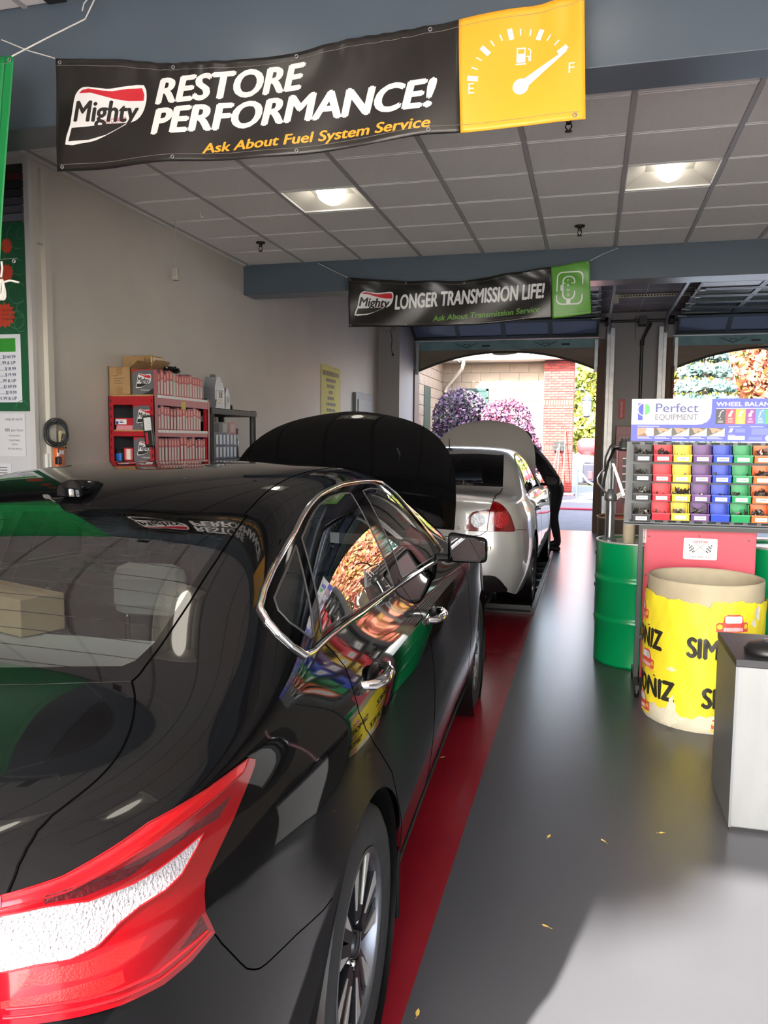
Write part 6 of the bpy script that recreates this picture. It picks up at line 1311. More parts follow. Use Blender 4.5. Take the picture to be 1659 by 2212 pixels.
# bins
BC = [('black', (46, 48, 52)), ('red', (226, 44, 60)), ('yellow', (240, 204, 60)), ('purple', (112, 74, 136)), ('blue', (44, 76, 196)), ('green', (24, 152, 90)), ('orange', (238, 112, 50)), ('grey', (120, 124, 128)), ('white', (220, 220, 220))]
ROWZ = [1.455, 1.335, 1.217, 1.102]; ROWN = ['top', 'second', 'third', 'bottom']
def bin_mesh():
    w_, d, h, hf, t = 0.104, 0.115, 0.102, 0.042, 0.003
    b = MB()
    b.mm((-w_/2, -d, 0), (w_/2, 0, t)); b.mm((-w_/2, -t, 0), (w_/2, 0, h))
    b.add([(-w_/2, -d, 0), (w_/2, -d, 0), (w_/2, -d-0.006, hf), (-w_/2, -d-0.006, hf), (-w_/2, -d+t, 0), (w_/2, -d+t, 0), (w_/2, -d-0.006+t, hf), (-w_/2, -d-0.006+t, hf)], [(0, 1, 2, 3), (7, 6, 5, 4), (3, 2, 6, 7), (0, 3, 7, 4), (1, 5, 6, 2), (4, 5, 1, 0)])
    for s in (-1, 1):
        x0, x1 = s*w_/2, s*(w_/2-t); pl = [(0, 0), (-d, 0), (-d-0.006, hf), (-d*0.70, hf+0.006), (-d*0.56, h), (0, h)]
        n = len(pl); vs = [(x0, p[0], p[1]) for p in pl]+[(x1, p[0], p[1]) for p in pl]
        fs = [tuple(range(n)) if s > 0 else tuple(range(n))[::-1], tuple(range(n, 2*n))[::-1] if s > 0 else tuple(range(n, 2*n))]+[(i, (i+1) % n, (i+1) % n+n, i+n) for i in range(n)]
        b.add(vs, fs)
    b.mm((-w_/2-0.002, -d*0.56, h-0.005), (-w_/2+0.004, 0, h+0.001)); b.mm((w_/2-0.004, -d*0.56, h-0.005), (w_/2+0.002, 0, h+0.001)); b.mm((-w_/2-0.002, -d-0.009, hf-0.004), (w_/2+0.002, -d-0.001, hf+0.003))
    return b
bmesh_ = bin_mesh()
M_wt = mat('weight_lead', srgb(172, 170, 166), 0.25, metal=0.7, var=0.3, vscale=90); M_wtd = mat('weight_dark', srgb(70, 66, 60), 0.45, metal=0.4)
HEAP = {(0, 0): 16, (1, 0): 14, (2, 0): 5, (3, 0): 3, (4, 0): 3, (5, 0): 0, (6, 0): 14, (0, 1): 9, (1, 1): 0, (2, 1): 4, (3, 1): 0, (4, 1): 5, (5, 1): 4, (6, 1): 10, (0, 2): 26, (1, 2): 4, (2, 2): 16, (3, 2): 5, (4, 2): 4, (5, 2): 6, (6, 2): 14, (0, 3): 30, (1, 3): 5, (2, 3): 9, (3, 3): 12, (4, 3): 0, (5, 3): 8, (6, 3): 18}
random.seed(31)
for c, (cn, rgb) in enumerate(BC):
    if c > 7: continue
    bmat = mat('bin_'+cn, srgb(*rgb), 0.35)
    for r in range(4):
        x = BX0+0.094+0.1122*c; z = ROWZ[r]-(0.012 if (c == 0 and r == 3) else 0); lb = cn+' plastic bin in the '+ROWN[r]+' row of the weight display'
        t = thing('storage_bin', lb, 'bin', (x, YB-0.001, z), group='coloured bins on the weight display')
        b = MB(); b.v = bmesh_.v; b.f = bmesh_.f; b.mi = bmesh_.mi; b.sm = bmesh_.sm; b.build('bin_body', bmat, t)
        if not (r == 3 and c in (1, 4, 5)): MB().mm((-0.033, -0.1215, 0.008), (0.033, -0.1185, 0.031)).build('label', M_white, t); MB().mm((-0.022, -0.1222, 0.018), (0.022, -0.1214, 0.0205)).build('label_print', M_pt, t)
        n = HEAP.get((c, r), 6)
        if n:
            hp = MB()
            for i in range(n):
                k = i/max(1, n-1); zz = 0.012+0.052*k*min(1, n/11); ex = (n > 24)
                M = XF((random.uniform(-.036, .036), random.uniform(-.098 if not ex else -.108, -.03), zz+random.uniform(0, .006)), (random.uniform(-.9, .9), random.uniform(-.9, .9), random.uniform(0, 3)))
                hp.box((0, 0, 0), (0.038, 0.011, 0.010), i % 2, M=M); hp.box((0.004, 0.005, 0.011), (0.011, 0.005, 0.020), i % 2, M=M)
            ho = hp.build('wheel_weights', [M_wt, M_wtd], None, (x, YB-0.001, z)); tag(ho, 'loose metal wheel weights in the '+ROWN[r]+' '+cn+' bin', 'weights', kind='stuff')
# red panel with the dealer plate
rp = thing('red_sheet_panel', 'flat red sheet metal panel standing below the weight bins', 'panel', (0.356, 5.29, 0.0)); M_rp = mat('panel_red', srgb(196, 62, 82), 0.4, var=0.08, vscale=5)
MB().mm((0, 0, 0.04), (0.665, 0.02, 1.03), bev=0.003).build('sheet', M_rp, rp); MB().mm((0, -0.006, 1.012), (0.665, 0.0, 1.034)).build('top_fold', M_rp, rp); MB().mm((0, -0.004, 0.0), (0.665, 0.12, 0.04)).build('base', M_blackm, rp)
for x, z in ((0.03, 0.97), (0.33, 0.985), (0.62, 0.965), (0.02, 0.72), (0.02, 0.4)): MB().lathe([(0.001, 0.003), (0.006, 0.0)], 8, M=XF((x, 0, z), (PI/2, 0, 0))).build('rivet', M_steel, rp)
dv = thing('dealer_plate', 'white DEVON plate with crossed chequered flags on the red panel', 'sign', (0.594, 5.28, 0.835)); q = lambda u, v, e: (u, -e, v)
MB().prism(rrect(0, 0, 0.20, 0.135, 0.010), 0, 0.004, M=Matrix(((1, 0, 0, 0), (0, 0, 1, 0), (0, 1, 0, 0), (0, 0, 0, 1)))).build('plate', M_white, dv)
put_text(dv, 'lettering', 'DEVON', q, 0.10, 0.106, 0.014, 0.085, M_pr, bold=0.03, shear=0.15, eps=0.002, align='C'); put_text(dv, 'lettering', 'Lube Center Equipment', q, 0.10, 0.030, 0.010, 0.165, mat('print_pink', srgb(216, 120, 130), 0.5), eps=0.002, align='C'); put_text(dv, 'lettering', '1-800-468-1970', q, 0.10, 0.012, 0.011, 0.125, M_pt, eps=0.002, align='C')
fl_ = [[(0.065, 0.050), (0.066, 0.048), (0.135, 0.108), (0.134, 0.110)], [(0.135, 0.050), (0.134, 0.048), (0.065, 0.108), (0.066, 0.110)]]
for sg, ox in ((1, 0.030), (-1, 0.170)):
    for i in range(4):
        for j in range(5):
            if (i+j) % 2 == 0: xx = ox+sg*(0.008*i+0.003*j*0.5); zz = 0.096-0.009*j-0.003*i; fl_.append([(xx, zz), (xx+sg*0.008, zz-0.003), (xx+sg*0.008, zz-0.011), (xx, zz-0.008)])
put_polys(dv, 'flag_print', fl_, q, M_pk, 0.002)
st_ = thing('strip_label', 'narrow white strip with red print beside the display post', 'label', (0.345, 5.282, 0.93)); MB().mm((0, -0.003, 0), (0.022, 0, 0.10)).build('strip', M_white, st_); put_text(st_, 'lettering', 'DEVON', lambda u, v, e: (u, -0.003-e, v), 0.017, 0.01, 0.010, 0.08, M_pr, bold=0.02, rot=PI/2, eps=0.001)

# ---------------------------------------------------------------- yellow fibre drum
CX, CY, RS = 0.66, 4.76, 0.312
sd_ = thing('fibre_drum', 'open cardboard drum wrapped in torn yellow SIMONIZ paper', 'drum', (CX, CY, 0))
M_fib = mat('fibre_tan', srgb(176, 164, 138), 0.85, var=0.12, vscale=6); M_yel = mat('paper_yellow', srgb(246, 226, 52), 0.5, var=0.06, vscale=5, bump=0.25, bscale=9); M_torn = mat('paper_torn', srgb(226, 220, 196), 0.85, var=0.1, vscale=12)
MB().lathe([(0.001, 0.012), (RS-0.012, 0.012), (RS-0.010, 0.80), (RS-0.006, 0.815), (RS+0.002, 0.815), (RS+0.004, 0.80), (RS, 0.0)], 72, M=XF(sc=(0.98, 1.0, 1))).build('drum_wall', M_fib, sd_)
vs_ = []; fs_ = []; n = 140; m_ = 16
random.seed(5); ph = [random.uniform(0, 6.28) for _ in range(12)]
def crump(a, z): return 0.016+0.004*math.sin(a*3+ph[0]+z*6)+0.003*math.sin(a*7+ph[1]-z*9)+0.0018*math.sin(a*17+ph[2]+z*23)+0.0015*math.sin(a*29-z*40+ph[3])
def ztop(a): return 0.715+0.018*math.sin(a*1.3+1.9)+0.006*math.sin(a*7+ph[4])+0.004*math.sin(a*19+ph[5])+0.003*math.sin(a*43)
def zbot(a): return 0.075+0.028*math.sin(a*2.3+0.8)+0.016*math.sin(a*5+ph[6])+0.010*math.sin(a*13+ph[7])+0.006*math.sin(a*31+ph[8])
def cyl(a, z, e): r = RS+crump(a, z)+e; return (0.98*r*math.sin(a), -r*math.cos(a), z)
for i in range(n):
    a = 2*PI*i/n
    for j in range(m_+1): z = zbot(a)+(ztop(a)-zbot(a))*j/m_; vs_.append(cyl(a, z, 0.0))
for i in range(n):
    for j in range(m_): p_ = i*(m_+1)+j; q_ = ((i+1) % n)*(m_+1)+j; fs_.append((p_, q_, q_+1, p_+1))
MB().add(vs_, fs_, 0, True).build('yellow_wrap', M_yel, sd_)
MB().lathe([(RS+0.002, 0.0), (RS+0.008, 0.004), (RS+0.007, 0.06), (RS+0.004, 0.14)], 72, M=XF(sc=(0.98, 1, 1))).build('torn_base', M_torn, sd_)
msz = lambda u, v, e: cyl(u/RS, v, e)
M_cred = mat('print_carred', srgb(226, 84, 72), 0.5); M_cpink = mat('print_carpink', srgb(244, 186, 186), 0.5); M_cyel = mat('print_caryellow', srgb(250, 206, 60), 0.5); M_ink = mat('print_ink', srgb(44, 42, 34), 0.5); M_ray = mat('print_ray', srgb(206, 182, 40), 0.6)
def car_icon(x, z, k=1.0):
    S_ = lambda l: [(x+a*k, z+b*k) for a, b in l]
    put_polys(sd_, 'sun_rays', [S_([(0.0+r0*math.cos(a)-0.0012*math.sin(a), 0.02+r0*math.sin(a)), (r1*math.cos(a), 0.02+r1*math.sin(a)), (r1*math.cos(a)+0.0024*math.sin(a), 0.02+r1*math.sin(a)), (r0*math.cos(a)+0.0024*math.sin(a), 0.02+r0*math.sin(a))]) for r0, r1, a in [(0.098, 0.135, PI*i/19) for i in range(1, 19)]], msz, M_ray, 0.002)
    put_poly(sd_, 'car_print', S_([(-0.085, 0.0), (0.085, 0.0), (0.088, 0.042), (0.078, 0.052), (0.055, 0.052), (0.048, 0.085), (0.03, 0.096), (-0.03, 0.096), (-0.048, 0.085), (-0.055, 0.052), (-0.078, 0.052), (-0.088, 0.042)]), msz, M_cred, 0.002, 0.03)
    put_poly(sd_, 'car_windscreen', S_(rrect(-0.044, 0.050, 0.088, 0.037, 0.010)), msz, M_pw, 0.003, 0.03); put_poly(sd_, 'car_grille', S_(rect(-0.052, 0.006, 0.052, 0.026)), msz, M_cpink, 0.003, 0.03)
    for s in (-1, 1): put_poly(sd_, 'car_headlight', S_(disc(s*0.070, 0.030, 0.014, 14)), msz, M_cyel, 0.003)
    put_poly(sd_, 'car_bumper', S_(rect(-0.088, -0.018, 0.088, -0.004)), msz, M_cyel, 0.002, 0.03)
for z, us in ((0.418, (-0.70, -0.115, 0.47)), (0.148, (-0.615, -0.03, 0.55))):
    for u in us:
        put_text(sd_, 'lettering', 'SIMONIZ', msz, u, z, 0.105, 0.435, M_ink, fat=0.055, eps=0.002, sub=0.03)
        put_polys(sd_, 'letter_marks', [rect(u+0.155, z+0.116, u+0.175, z+0.122), rect(u+0.30, z+0.116, u+0.32, z+0.122)], msz, M_ink, 0.002); car_icon(u+0.22, z+0.150)
car_icon(0.10, -0.0+0.035, 0.95); car_icon(-0.42, 0.05, 0.95)
for q_ in ([(px_+rr*math.cos(a)*sx*(1+0.35*math.sin(3*a+px_*20)), pz_+rr*math.sin(a)*(1+0.3*math.cos(5*a))) for a in [2*PI*i/22 for i in range(22)]] for px_, pz_, rr, sx in ((0.27, 0.66, 0.035, 0.8), (0.24, 0.61, 0.022, 0.9), (-0.20, 0.33, 0.012, 2.0), (-0.19, 0.13, 0.05, 0.45), (-0.20, 0.05, 0.035, 1.2), (-0.02, 0.06, 0.03, 1.6))): put_poly(sd_, 'torn_patch', q_, msz, M_torn, 0.0035, 0.03)

# ---------------------------------------------------------------- metal cabinet at the right edge
wc = thing('metal_cabinet', 'brushed metal cabinet with a black top at the right edge', 'cabinet', (0.597, 3.34, 0))
M_brush = mat('brushed_metal', srgb(138, 139, 139), 0.38, metal=0.35, var=0.06, vscale=3, stretch=(6, 6, 1))
MB().mm((0.0, 0, 0.012), (0.62, 0.46, 0.68), bev=0.006).build('cabinet_body', M_brush, wc); MB().mm((-0.006, -0.008, 0.68), (0.626, 0.468, 0.712), bev=0.004).build('cabinet_top', M_blackm, wc); MB().mm((-0.004, -0.002, 0.012), (0.006, 0.46, 0.68)).build('corner_edge', M_past, wc); MB().mm((0.0, 0.0, 0), (0.62, 0.46, 0.014)).build('foot', M_black, wc)
vk = thing('clamp_base', 'black round clamp base on the metal cabinet top', 'clamp', (0.745, 3.46, 0.712)); MB().lathe([(0.001, 0.0), (0.10, 0.0), (0.105, 0.015), (0.09, 0.04), (0.03, 0.05)], 28, M=XF(sc=(1, 0.9, 1))).build('base', M_black, vk); MB().lathe([(0.03, 0.05), (0.03, 0.06), (0.001, 0.062)], 20).build('nut', M_pchrome, vk); MB().tube([(0.03, 0.02, 0.04), (0.045, 0.02, 0.30)], 0.014, 10).build('rod', mat('rod_mauve', srgb(140, 96, 104), 0.4), vk)
# ---------------------------------------------------------------- leaves and an oil stain on the floor
M_leaf = mat('leaf_yellow', srgb(226, 186, 92), 0.7, var=0.15, vscale=40)
for i, (x, y, rz, lb) in enumerate(((-0.66, 3.74, 0.4, 'small yellow leaf on the red floor stripe beside the black sedan'), (-0.11, 3.08, 1.2, 'small yellow leaf on the grey floor left of two others'), (0.10, 3.10, 2.4, 'middle one of three small yellow leaves in a row on the floor'), (0.33, 3.23, 0.2, 'small yellow leaf on the floor nearest the metal cabinet'), (-0.09, 2.48, 2.9, 'small yellow leaf on the floor beside the sunlit patch'), (-0.41, 1.99, 1.6, 'small yellow leaf on the stripe edge at the bottom of the picture'))):
    b = MB(); L_ = 0.013; pr = [(-L_, 0, 0.001), (-L_*0.4, L_*0.42, 0.004), (L_*0.5, L_*0.38, 0.003), (L_*1.1, 0, 0.005), (L_*0.5, -L_*0.36, 0.004), (-L_*0.4, -L_*0.4, 0.002), (0, 0, 0.002)]
    b.add(pr, [(6, 0, 5), (6, 5, 4), (6, 4, 3), (6, 3, 2), (6, 2, 1), (6, 1, 0)]).tube([(-L_, 0, 0.001), (-L_*1.7, 0.002, 0.002)], 0.0008, 4); o = b.build('fallen_leaf', M_leaf, None, (x, y, 0.0015), (0, 0, rz)); tag(o, lb, 'leaf', 'leaves on the floor')
ost = MB().add([(0.23*math.cos(a)*(1+0.18*math.sin(3*a)), 0.42*math.sin(a)*(1+0.15*math.cos(4*a)), 0) for a in [2*PI*i/30 for i in range(30)]], [tuple(range(30))]).build('oil_stain', mat('oil', srgb(66, 66, 76), 0.3), floor, (-0.34, 11.05, 0.0008))

# ================================================================ mechanic bent over the front of the silver sedan
def person(loc, rz):
    t = thing('person', 'person in black clothes bent over the open hood of the silver sedan', 'person', loc, rz)
    V = {'pel': (0, 0, 0.95), 'sp': (0, 0.16, 1.13), 'ch': (0, 0.36, 1.27), 'nk': (0, 0.50, 1.33), 'hd': (0, 0.60, 1.36)}
    pts = []; rad = []; edges = []; idx = {}
    def add(n, p, r): idx[n] = len(pts); pts.append(p); rad.append(r)
    add('pel', (0, 0, 0.97), (0.16, 0.13)); add('sp', (0, 0.13, 1.15), (0.15, 0.12)); add('ch', (0, 0.28, 1.36), (0.18, 0.13)); add('nk', (0, 0.37, 1.50), (0.06, 0.06)); add('hd0', (0, 0.41, 1.54), (0.06, 0.06))
    for s in (-1, 1):
        k = 'L' if s < 0 else 'R'
        add('hip'+k, (s*0.10, -0.02, 0.88), (0.10, 0.10)); add('kn'+k, (s*0.12, 0.03, 0.50), (0.068, 0.068)); add('an'+k, (s*0.13, -0.05, 0.10), (0.05, 0.05)); add('to'+k, (s*0.14, 0.13, 0.035), (0.04, 0.032))
        add('sh'+k, (s*0.20, 0.30, 1.38), (0.068, 0.068)); add('el'+k, (s*0.27, 0.42, 1.14), (0.05, 0.05)); add('wr'+k, (s*0.20, 0.60, 1.03), (0.034, 0.034))
    E = [('pel', 'sp'), ('sp', 'ch'), ('ch', 'nk'), ('nk', 'hd0')]
    for k in 'LR': E += [('pel', 'hip'+k), ('hip'+k, 'kn'+k), ('kn'+k, 'an'+k), ('an'+k, 'to'+k), ('ch', 'sh'+k), ('sh'+k, 'el'+k), ('el'+k, 'wr'+k)]
    me = bpy.data.meshes.new('body'); me.from_pydata(pts, [(idx[a], idx[b]) for a, b in E], []); o = link('body', me, t)
    sk = o.modifiers.new('skin', 'SKIN')
    if not me.skin_vertices: me.attributes
    for i, sv in enumerate(me.skin_vertices[0].data): sv.radius = rad[i]; sv.use_root = (i == 0)
    su = o.modifiers.new('sub', 'SUBSURF'); su.levels = su.render_levels = 2
    me.materials.append(mat('cloth_black', srgb(20, 20, 23), 0.85))
    M_sk = mat('skin', srgb(176, 128, 104), 0.6)
    hd = MB().ball((0, 0, 0), (0.075, 0.095, 0.11), 20); hd.ball((0, 0.095, -0.015), (0.014, 0.02, 0.022), 8); hd.ball((0.077, 0, -0.01), (0.01, 0.022, 0.03), 8); hd.ball((-0.077, 0, -0.01), (0.01, 0.022, 0.03), 8)
    ho = hd.build('head', M_sk, t, (0, 0.46, 1.60), (math.radians(-40), 0, 0)); MB().lathe([(0.082*math.sin(a), 0.118*math.cos(a)) for a in [PI*0.62*i/8+0.01 for i in range(9)]], 20, M=XF((0, -0.012, 0.006), (0.25, 0, 0), (1, 1.22, 1))).build('hair', mat('hair_dark', srgb(26, 22, 20), 0.7), ho)
    for s in (-1, 1):
        hb = MB().box((0, 0.045, 0), (0.075, 0.09, 0.028), bev=0.012)
        for i, L_ in enumerate((0.062, 0.074, 0.070, 0.055)):
            x = -0.029+0.0195*i; hb.tube([(x, 0.08, 0), (x, 0.08+L_*0.5, -0.004), (x, 0.08+L_, -0.022)], [0.0095, 0.009, 0.007], 8)
        hb.tube([(-s*0.034, 0.03, 0), (-s*0.062, 0.06, -0.008), (-s*0.066, 0.09, -0.018)], [0.012, 0.0105, 0.008], 8)
        hb.build('hand', M_sk, t, (s*0.195, 0.62, 1.02), (math.radians(-18), 0, s*0.2))
        MB().box((0, 0.05, 0.035), (0.10, 0.28, 0.07), bev=0.03).build('shoe', M_black, t, (s*0.135, 0.01, 0))
    return t
person((-0.46, 11.66, 0), math.radians(96))
# ================================================================ outside
M_asph = mat('asphalt', srgb(112, 114, 122), 0.85, var=0.12, vscale=3, bump=0.15, bscale=60)
M_conc = mat('forecourt', srgb(204, 200, 192), 0.85, var=0.1, vscale=0.6)
ga = S(box_obj('ground', (-60, 14.32, -0.15), (60, 110, -0.03), M_asph))
S(box_obj('ground', (-60, -60, -0.15), (60, -1.9, -0.01), M_conc))
S(box_obj('ground', (-60, -1.9, -0.15), (-7.2, 14.32, -0.03), M_asph)); S(box_obj('ground', (9.2, -1.9, -0.15), (60, 14.32, -0.03), M_asph))
M_ylw = mat('line_yellow', srgb(196, 214, 70), 0.7)
for y in (29.7, 31.9): box_obj('road_line', (-0.9, y, -0.03), (2.5, y+0.18, -0.024), M_ylw, ga)
# ---- block building across the yard
M_blk = mat('block_tan', srgb(158, 140, 122), 0.85, var=0.14, vscale=5, bump=0.2, bscale=40); M_mort = mat('mortar', srgb(178, 168, 154), 0.9); M_brk = mat('brick_red', srgb(156, 62, 56), 0.8, var=0.25, vscale=9, bump=0.15, bscale=50); M_brk2 = mat('brick_brown', srgb(124, 52, 48), 0.8, var=0.25, vscale=9)
wy = MB().mm((-4.6, 25.0, -0.1), (-1.3, 25.3, 4.05)).mm((-1.42, 24.63, -0.1), (-0.53, 25.3, 4.0)).mm((-5.0, 15.0, -0.1), (-4.62, 25.3, 4.05))
wy = S(wy.build('wall_yard', M_mort))
bw, bh = 0.60, 0.285
def blk(dx, dy, dz): b = MB().mm((-dx/2, -dy/2, -dz/2), (dx/2, dy/2, dz/2), bev=0.006); me = bpy.data.meshes.new('block'); me.from_pydata(b.v, [], b.f); me.materials.append(M_blk); me.update(); return me
cache = {}
for r in range(14):
    z = 0.14+bh*r; x = -4.6-(bw/2 if r % 2 else 0)
    while x < -1.45:
        a, b_ = max(x, -4.6)+0.006, min(x+bw, -1.42)-0.006; x += bw
        if b_-a < 0.05: continue
        if -3.9 < (a+b_)/2 < -3.15 and 1.5 < z < 3.2: continue
        k = round(b_-a, 2)
        if k not in cache: cache[k] = blk(k, 0.05, bh-0.014)
        link('block', cache[k], wy, ((a+b_)/2, 24.995, z))
    y = 20.0-(bw/2 if r % 2 else 0)
    while y < 24.98:
        a, b_ = y+0.006, min(y+bw, 25.0)-0.006; y += bw
        if b_-a < 0.05: continue
        k = ('s', round(b_-a, 2))
        if k not in cache: cache[k] = blk(0.05, k[1], bh-0.014)
        link('block', cache[k], wy, (-4.615, (a+b_)/2, z))
# brick pier: soldier courses and stretcher courses
def brk(dx, dz, m, dy=0.06): b = MB().mm((-dx/2, -dy/2, -dz/2), (dx/2, dy/2, dz/2)); me = bpy.data.meshes.new('brick'); me.from_pydata(b.v, [], b.f); me.materials.append(m); me.update(); return me
random.seed(8); z = 0.0; row = 0; sold = (1.33, 2.66)
while z < 3.95:
    if any(abs(z-s) < 0.038 for s in sold):
        for i in range(12): link('brick', cache.setdefault('so', brk(0.062, 0.19, M_brk)), wy, (-1.42+0.037+0.0745*i, 24.62, z+0.10))
        z += 0.205; continue
    x = -1.42-(0.11 if row % 2 else 0)
    while x < -0.54:
        a, b_ = max(x, -1.42)+0.004, min(x+0.2225, -0.53)-0.004; x += 0.2225
        if b_-a < 0.03: continue
        mt = M_brk if random.random() < 0.7 else M_brk2; k = ('b', round(b_-a, 3), mt.name)
        if k not in cache: cache[k] = brk(k[1], 0.064, mt)
        link('brick', cache[k], wy, ((a+b_)/2, 24.62, z+0.036))
    z += 0.0765; row += 1
sb = MB(); z = 0.0; row = 0
while z < 3.95:
    y = 24.6-(0.11 if row % 2 else 0)
    while y < 25.25: sb.mm((-0.545, max(y, 24.6)+0.004, z+0.004), (-0.515, min(y+0.2185, 25.3)-0.004, z+0.068)); y += 0.2225
    z += 0.0765; row += 1
sb.build('side_bricks', M_brk2, wy, kind='stuff')
M_soff = mat('soffit_white', srgb(226, 218, 206), 0.6); M_shing = mat('roof_shingle', srgb(120, 110, 104), 0.9)
S(MB().mm((-4.0, 24.2, 4.03), (-0.1, 25.6, 4.10)).add([(-4.6, 24.15, 4.1), (0, 24.15, 4.1), (0, 29, 5.2), (-4.6, 29, 5.2)], [(0, 1, 2, 3)]).mm((-6.4, 15, 4.03), (-4.15, 26, 4.10)).build('trim_2', M_soff))
S(MB().add([(-4.1, 15.0, 4.08), (-4.1, 26.0, 4.08), (-8.0, 26.0, 8.0), (-8.0, 15.0, 8.0), (-4.1, 15.0, 4.18), (-4.1, 26.0, 4.18), (-8.0, 26.0, 8.1), (-8.0, 15.0, 8.1)], [(0, 1, 2, 3), (7, 6, 5, 4), (0, 4, 5, 1), (1, 5, 6, 2), (2, 6, 7, 3), (3, 7, 4, 0)]).build('roof_wing_shade', M_shing))  # wing roof built steep and high so that it shades the yard wall
gt = thing('gutter', 'white gutter elbow and downspout in the corner of the block building', 'gutter', (-3.9, 24.75, 4.0))
MB().mm((-0.25, -0.65, 0.02), (3.9, -0.52, 0.13)).build('trough', M_soff, gt); MB().tube([(0.08, -0.58, 0.02), (0.08, -0.58, -0.08), (0.02, -0.45, -0.22), (-0.55, 0.14, -0.72), (-0.60, 0.17, -0.85), (-0.60, 0.17, -3.95)], 0.055, 8).build('downspout', mat('spout_tan', srgb(202, 190, 172), 0.6), gt)
M_wgrn = mat('window_green', srgb(40, 66, 62), 0.3); M_wgl = mat('window_dark', srgb(58, 76, 74), 0.1)
S(MB().mm((-3.90, 24.93, 1.5), (-3.16, 24.985, 3.20)).build('window_1', M_wgl)); wfr = MB().mm((-3.92, 24.91, 3.14), (-3.14, 24.97, 3.22)).mm((-3.92, 24.91, 1.46), (-3.85, 24.97, 3.2)).mm((-3.21, 24.91, 1.46), (-3.14, 24.97, 3.2)).mm((-3.92, 24.91, 2.9), (-3.14, 24.96, 2.94)); S(wfr.build('window_frame_1', M_wgrn))
S(MB().mm((-4.60, 22.0, -0.03), (-4.57, 22.9, 3.12)).build('door_3', M_wgrn))
# ---- plants
def leaves(n, fn, size, mat_list, seed, name, parent, tilt=1.0, el=1.7):
    rnd = np.random.default_rng(seed); P = fn(rnd, n)
    u = rnd.normal(size=(n, 3)); u /= np.linalg.norm(u, axis=1, keepdims=True)+1e-9
    w_ = np.cross(u, rnd.normal(size=(n, 3))); w_ /= np.linalg.norm(w_, axis=1, keepdims=True)+1e-9
    a = (size*rnd.uniform(.6, 1.3, n))[:, None]
    V = np.stack([P-u*a*el*.5, P+w_*a*.5, P+u*a*el*.5, P-w_*a*.5], 1).reshape(-1, 3)
    F = np.arange(4*n).reshape(-1, 4).tolist(); MI = rnd.integers(len(mat_list), size=n).tolist()
    me = bpy.data.meshes.new(name); me.from_pydata(V.tolist(), [], F)
    for m in mat_list: me.materials.append(m)
    me.polygons.foreach_set('material_index', MI); me.update(); return link(name, me, parent)
M_pur = [mat('leaf_purple', srgb(94, 82, 104), 0.7), mat('leaf_mauve', srgb(122, 92, 122), 0.7), mat('leaf_greengrey', srgb(76, 84, 76), 0.7), mat('leaf_plum', srgb(78, 62, 86), 0.7)]
M_pink = [mat('leaf_pink', srgb(180, 96, 112), 0.7), mat('leaf_rose', srgb(146, 84, 112), 0.7), mat('leaf_mauve', (0, 0, 0)), mat('leaf_plum', (0, 0, 0))]
M_bark = mat('bark', srgb(112, 98, 84), 0.9, var=0.2, vscale=12)
def lump(cs):
    C = np.array(cs)
    def f(rnd, n):
        c = C[rnd.integers(len(C), size=n)]; d = rnd.normal(size=(n, 3)); d /= np.linalg.norm(d, axis=1, keepdims=True)+1e-9
        p = c[:, :3]+d*c[:, 3:]*np.sqrt(rnd.uniform(.55, 1.0, n))[:, None]; p[:, 2] = np.maximum(p[:, 2], 0.05); return p
    return f
def bush(label, loc, cs, mats, n, seed, size=0.10):
    t = thing('shrub', label, 'shrub', loc); leaves(n, lump(cs), size, mats, seed, 'foliage', t)
    st = MB()
    for i in range(5): a = 2*PI*i/5; st.tube([(0.1*math.cos(a), 0.1*math.sin(a), -0.03), (0.3*math.cos(a), 0.3*math.sin(a), 0.8), (0.6*math.cos(a), 0.5*math.sin(a), 1.6)], [0.03, 0.02, 0.01], 5)
    st.build('stems', M_bark, t); return t
bush('tall purple shrub in the shade of the block wall corner', (-3.45, 21.2, 0), [(0, 0, 2.15, 0.72, 0.6, 0.85), (-0.3, 0, 1.2, 0.75, 0.6, 0.9), (0.45, 0, 1.3, 0.6, 0.6, 0.9), (0.25, 0, 2.4, 0.5, 0.5, 0.5)], M_pur, 11000, 1, 0.065)
bush('pink and purple shrub in sunlight beside the brick pier', (-2.05, 20.9, 0), [(0, 0, 1.85, 0.62, 0.6, 0.85), (0.35, -0.1, 1.2, 0.5, 0.5, 0.8), (-0.35, 0, 1.9, 0.45, 0.5, 0.75), (0.0, 0, 0.8, 0.7, 0.6, 0.7)], M_pink, 11000, 2, 0.065)
def tree(label, loc, h, cr, mats, n, seed, trunk=0.16, size=0.26, bark=None, name='tree'):
    t = thing(name, label, 'tree', loc); rnd = np.random.default_rng(seed); cs = []
    for i in range(12): a = rnd.uniform(0, 6.28); r = cr*rnd.uniform(0, .75); cs.append((r*math.cos(a), r*math.sin(a)*.8, h*rnd.uniform(.30, .88), cr*.5, cr*.5, h*.16))
    leaves(n, lump(cs), size, mats, seed, 'foliage', t)
    tb = MB().tube([(0, 0, -0.05), (0.05, 0, h*.3), (-0.05, 0.03, h*.6), (0, 0, h*.85)], [trunk, trunk*.8, trunk*.5, trunk*.2], 8)
    for i in range(5): a = rnd.uniform(0, 6.28); z = h*(.35+.08*i); tb.tube([(0, 0, z), (cr*.4*math.cos(a), cr*.4*math.sin(a), z+h*.12)], [trunk*.4, trunk*.12], 6)
    tb.build('trunk', bark or M_bark, t); return t
Lm = lambda *cs: [mat('leafc_%d_%d_%d' % c, srgb(*(int(q*0.78) for q in c)), 0.7) for c in cs]
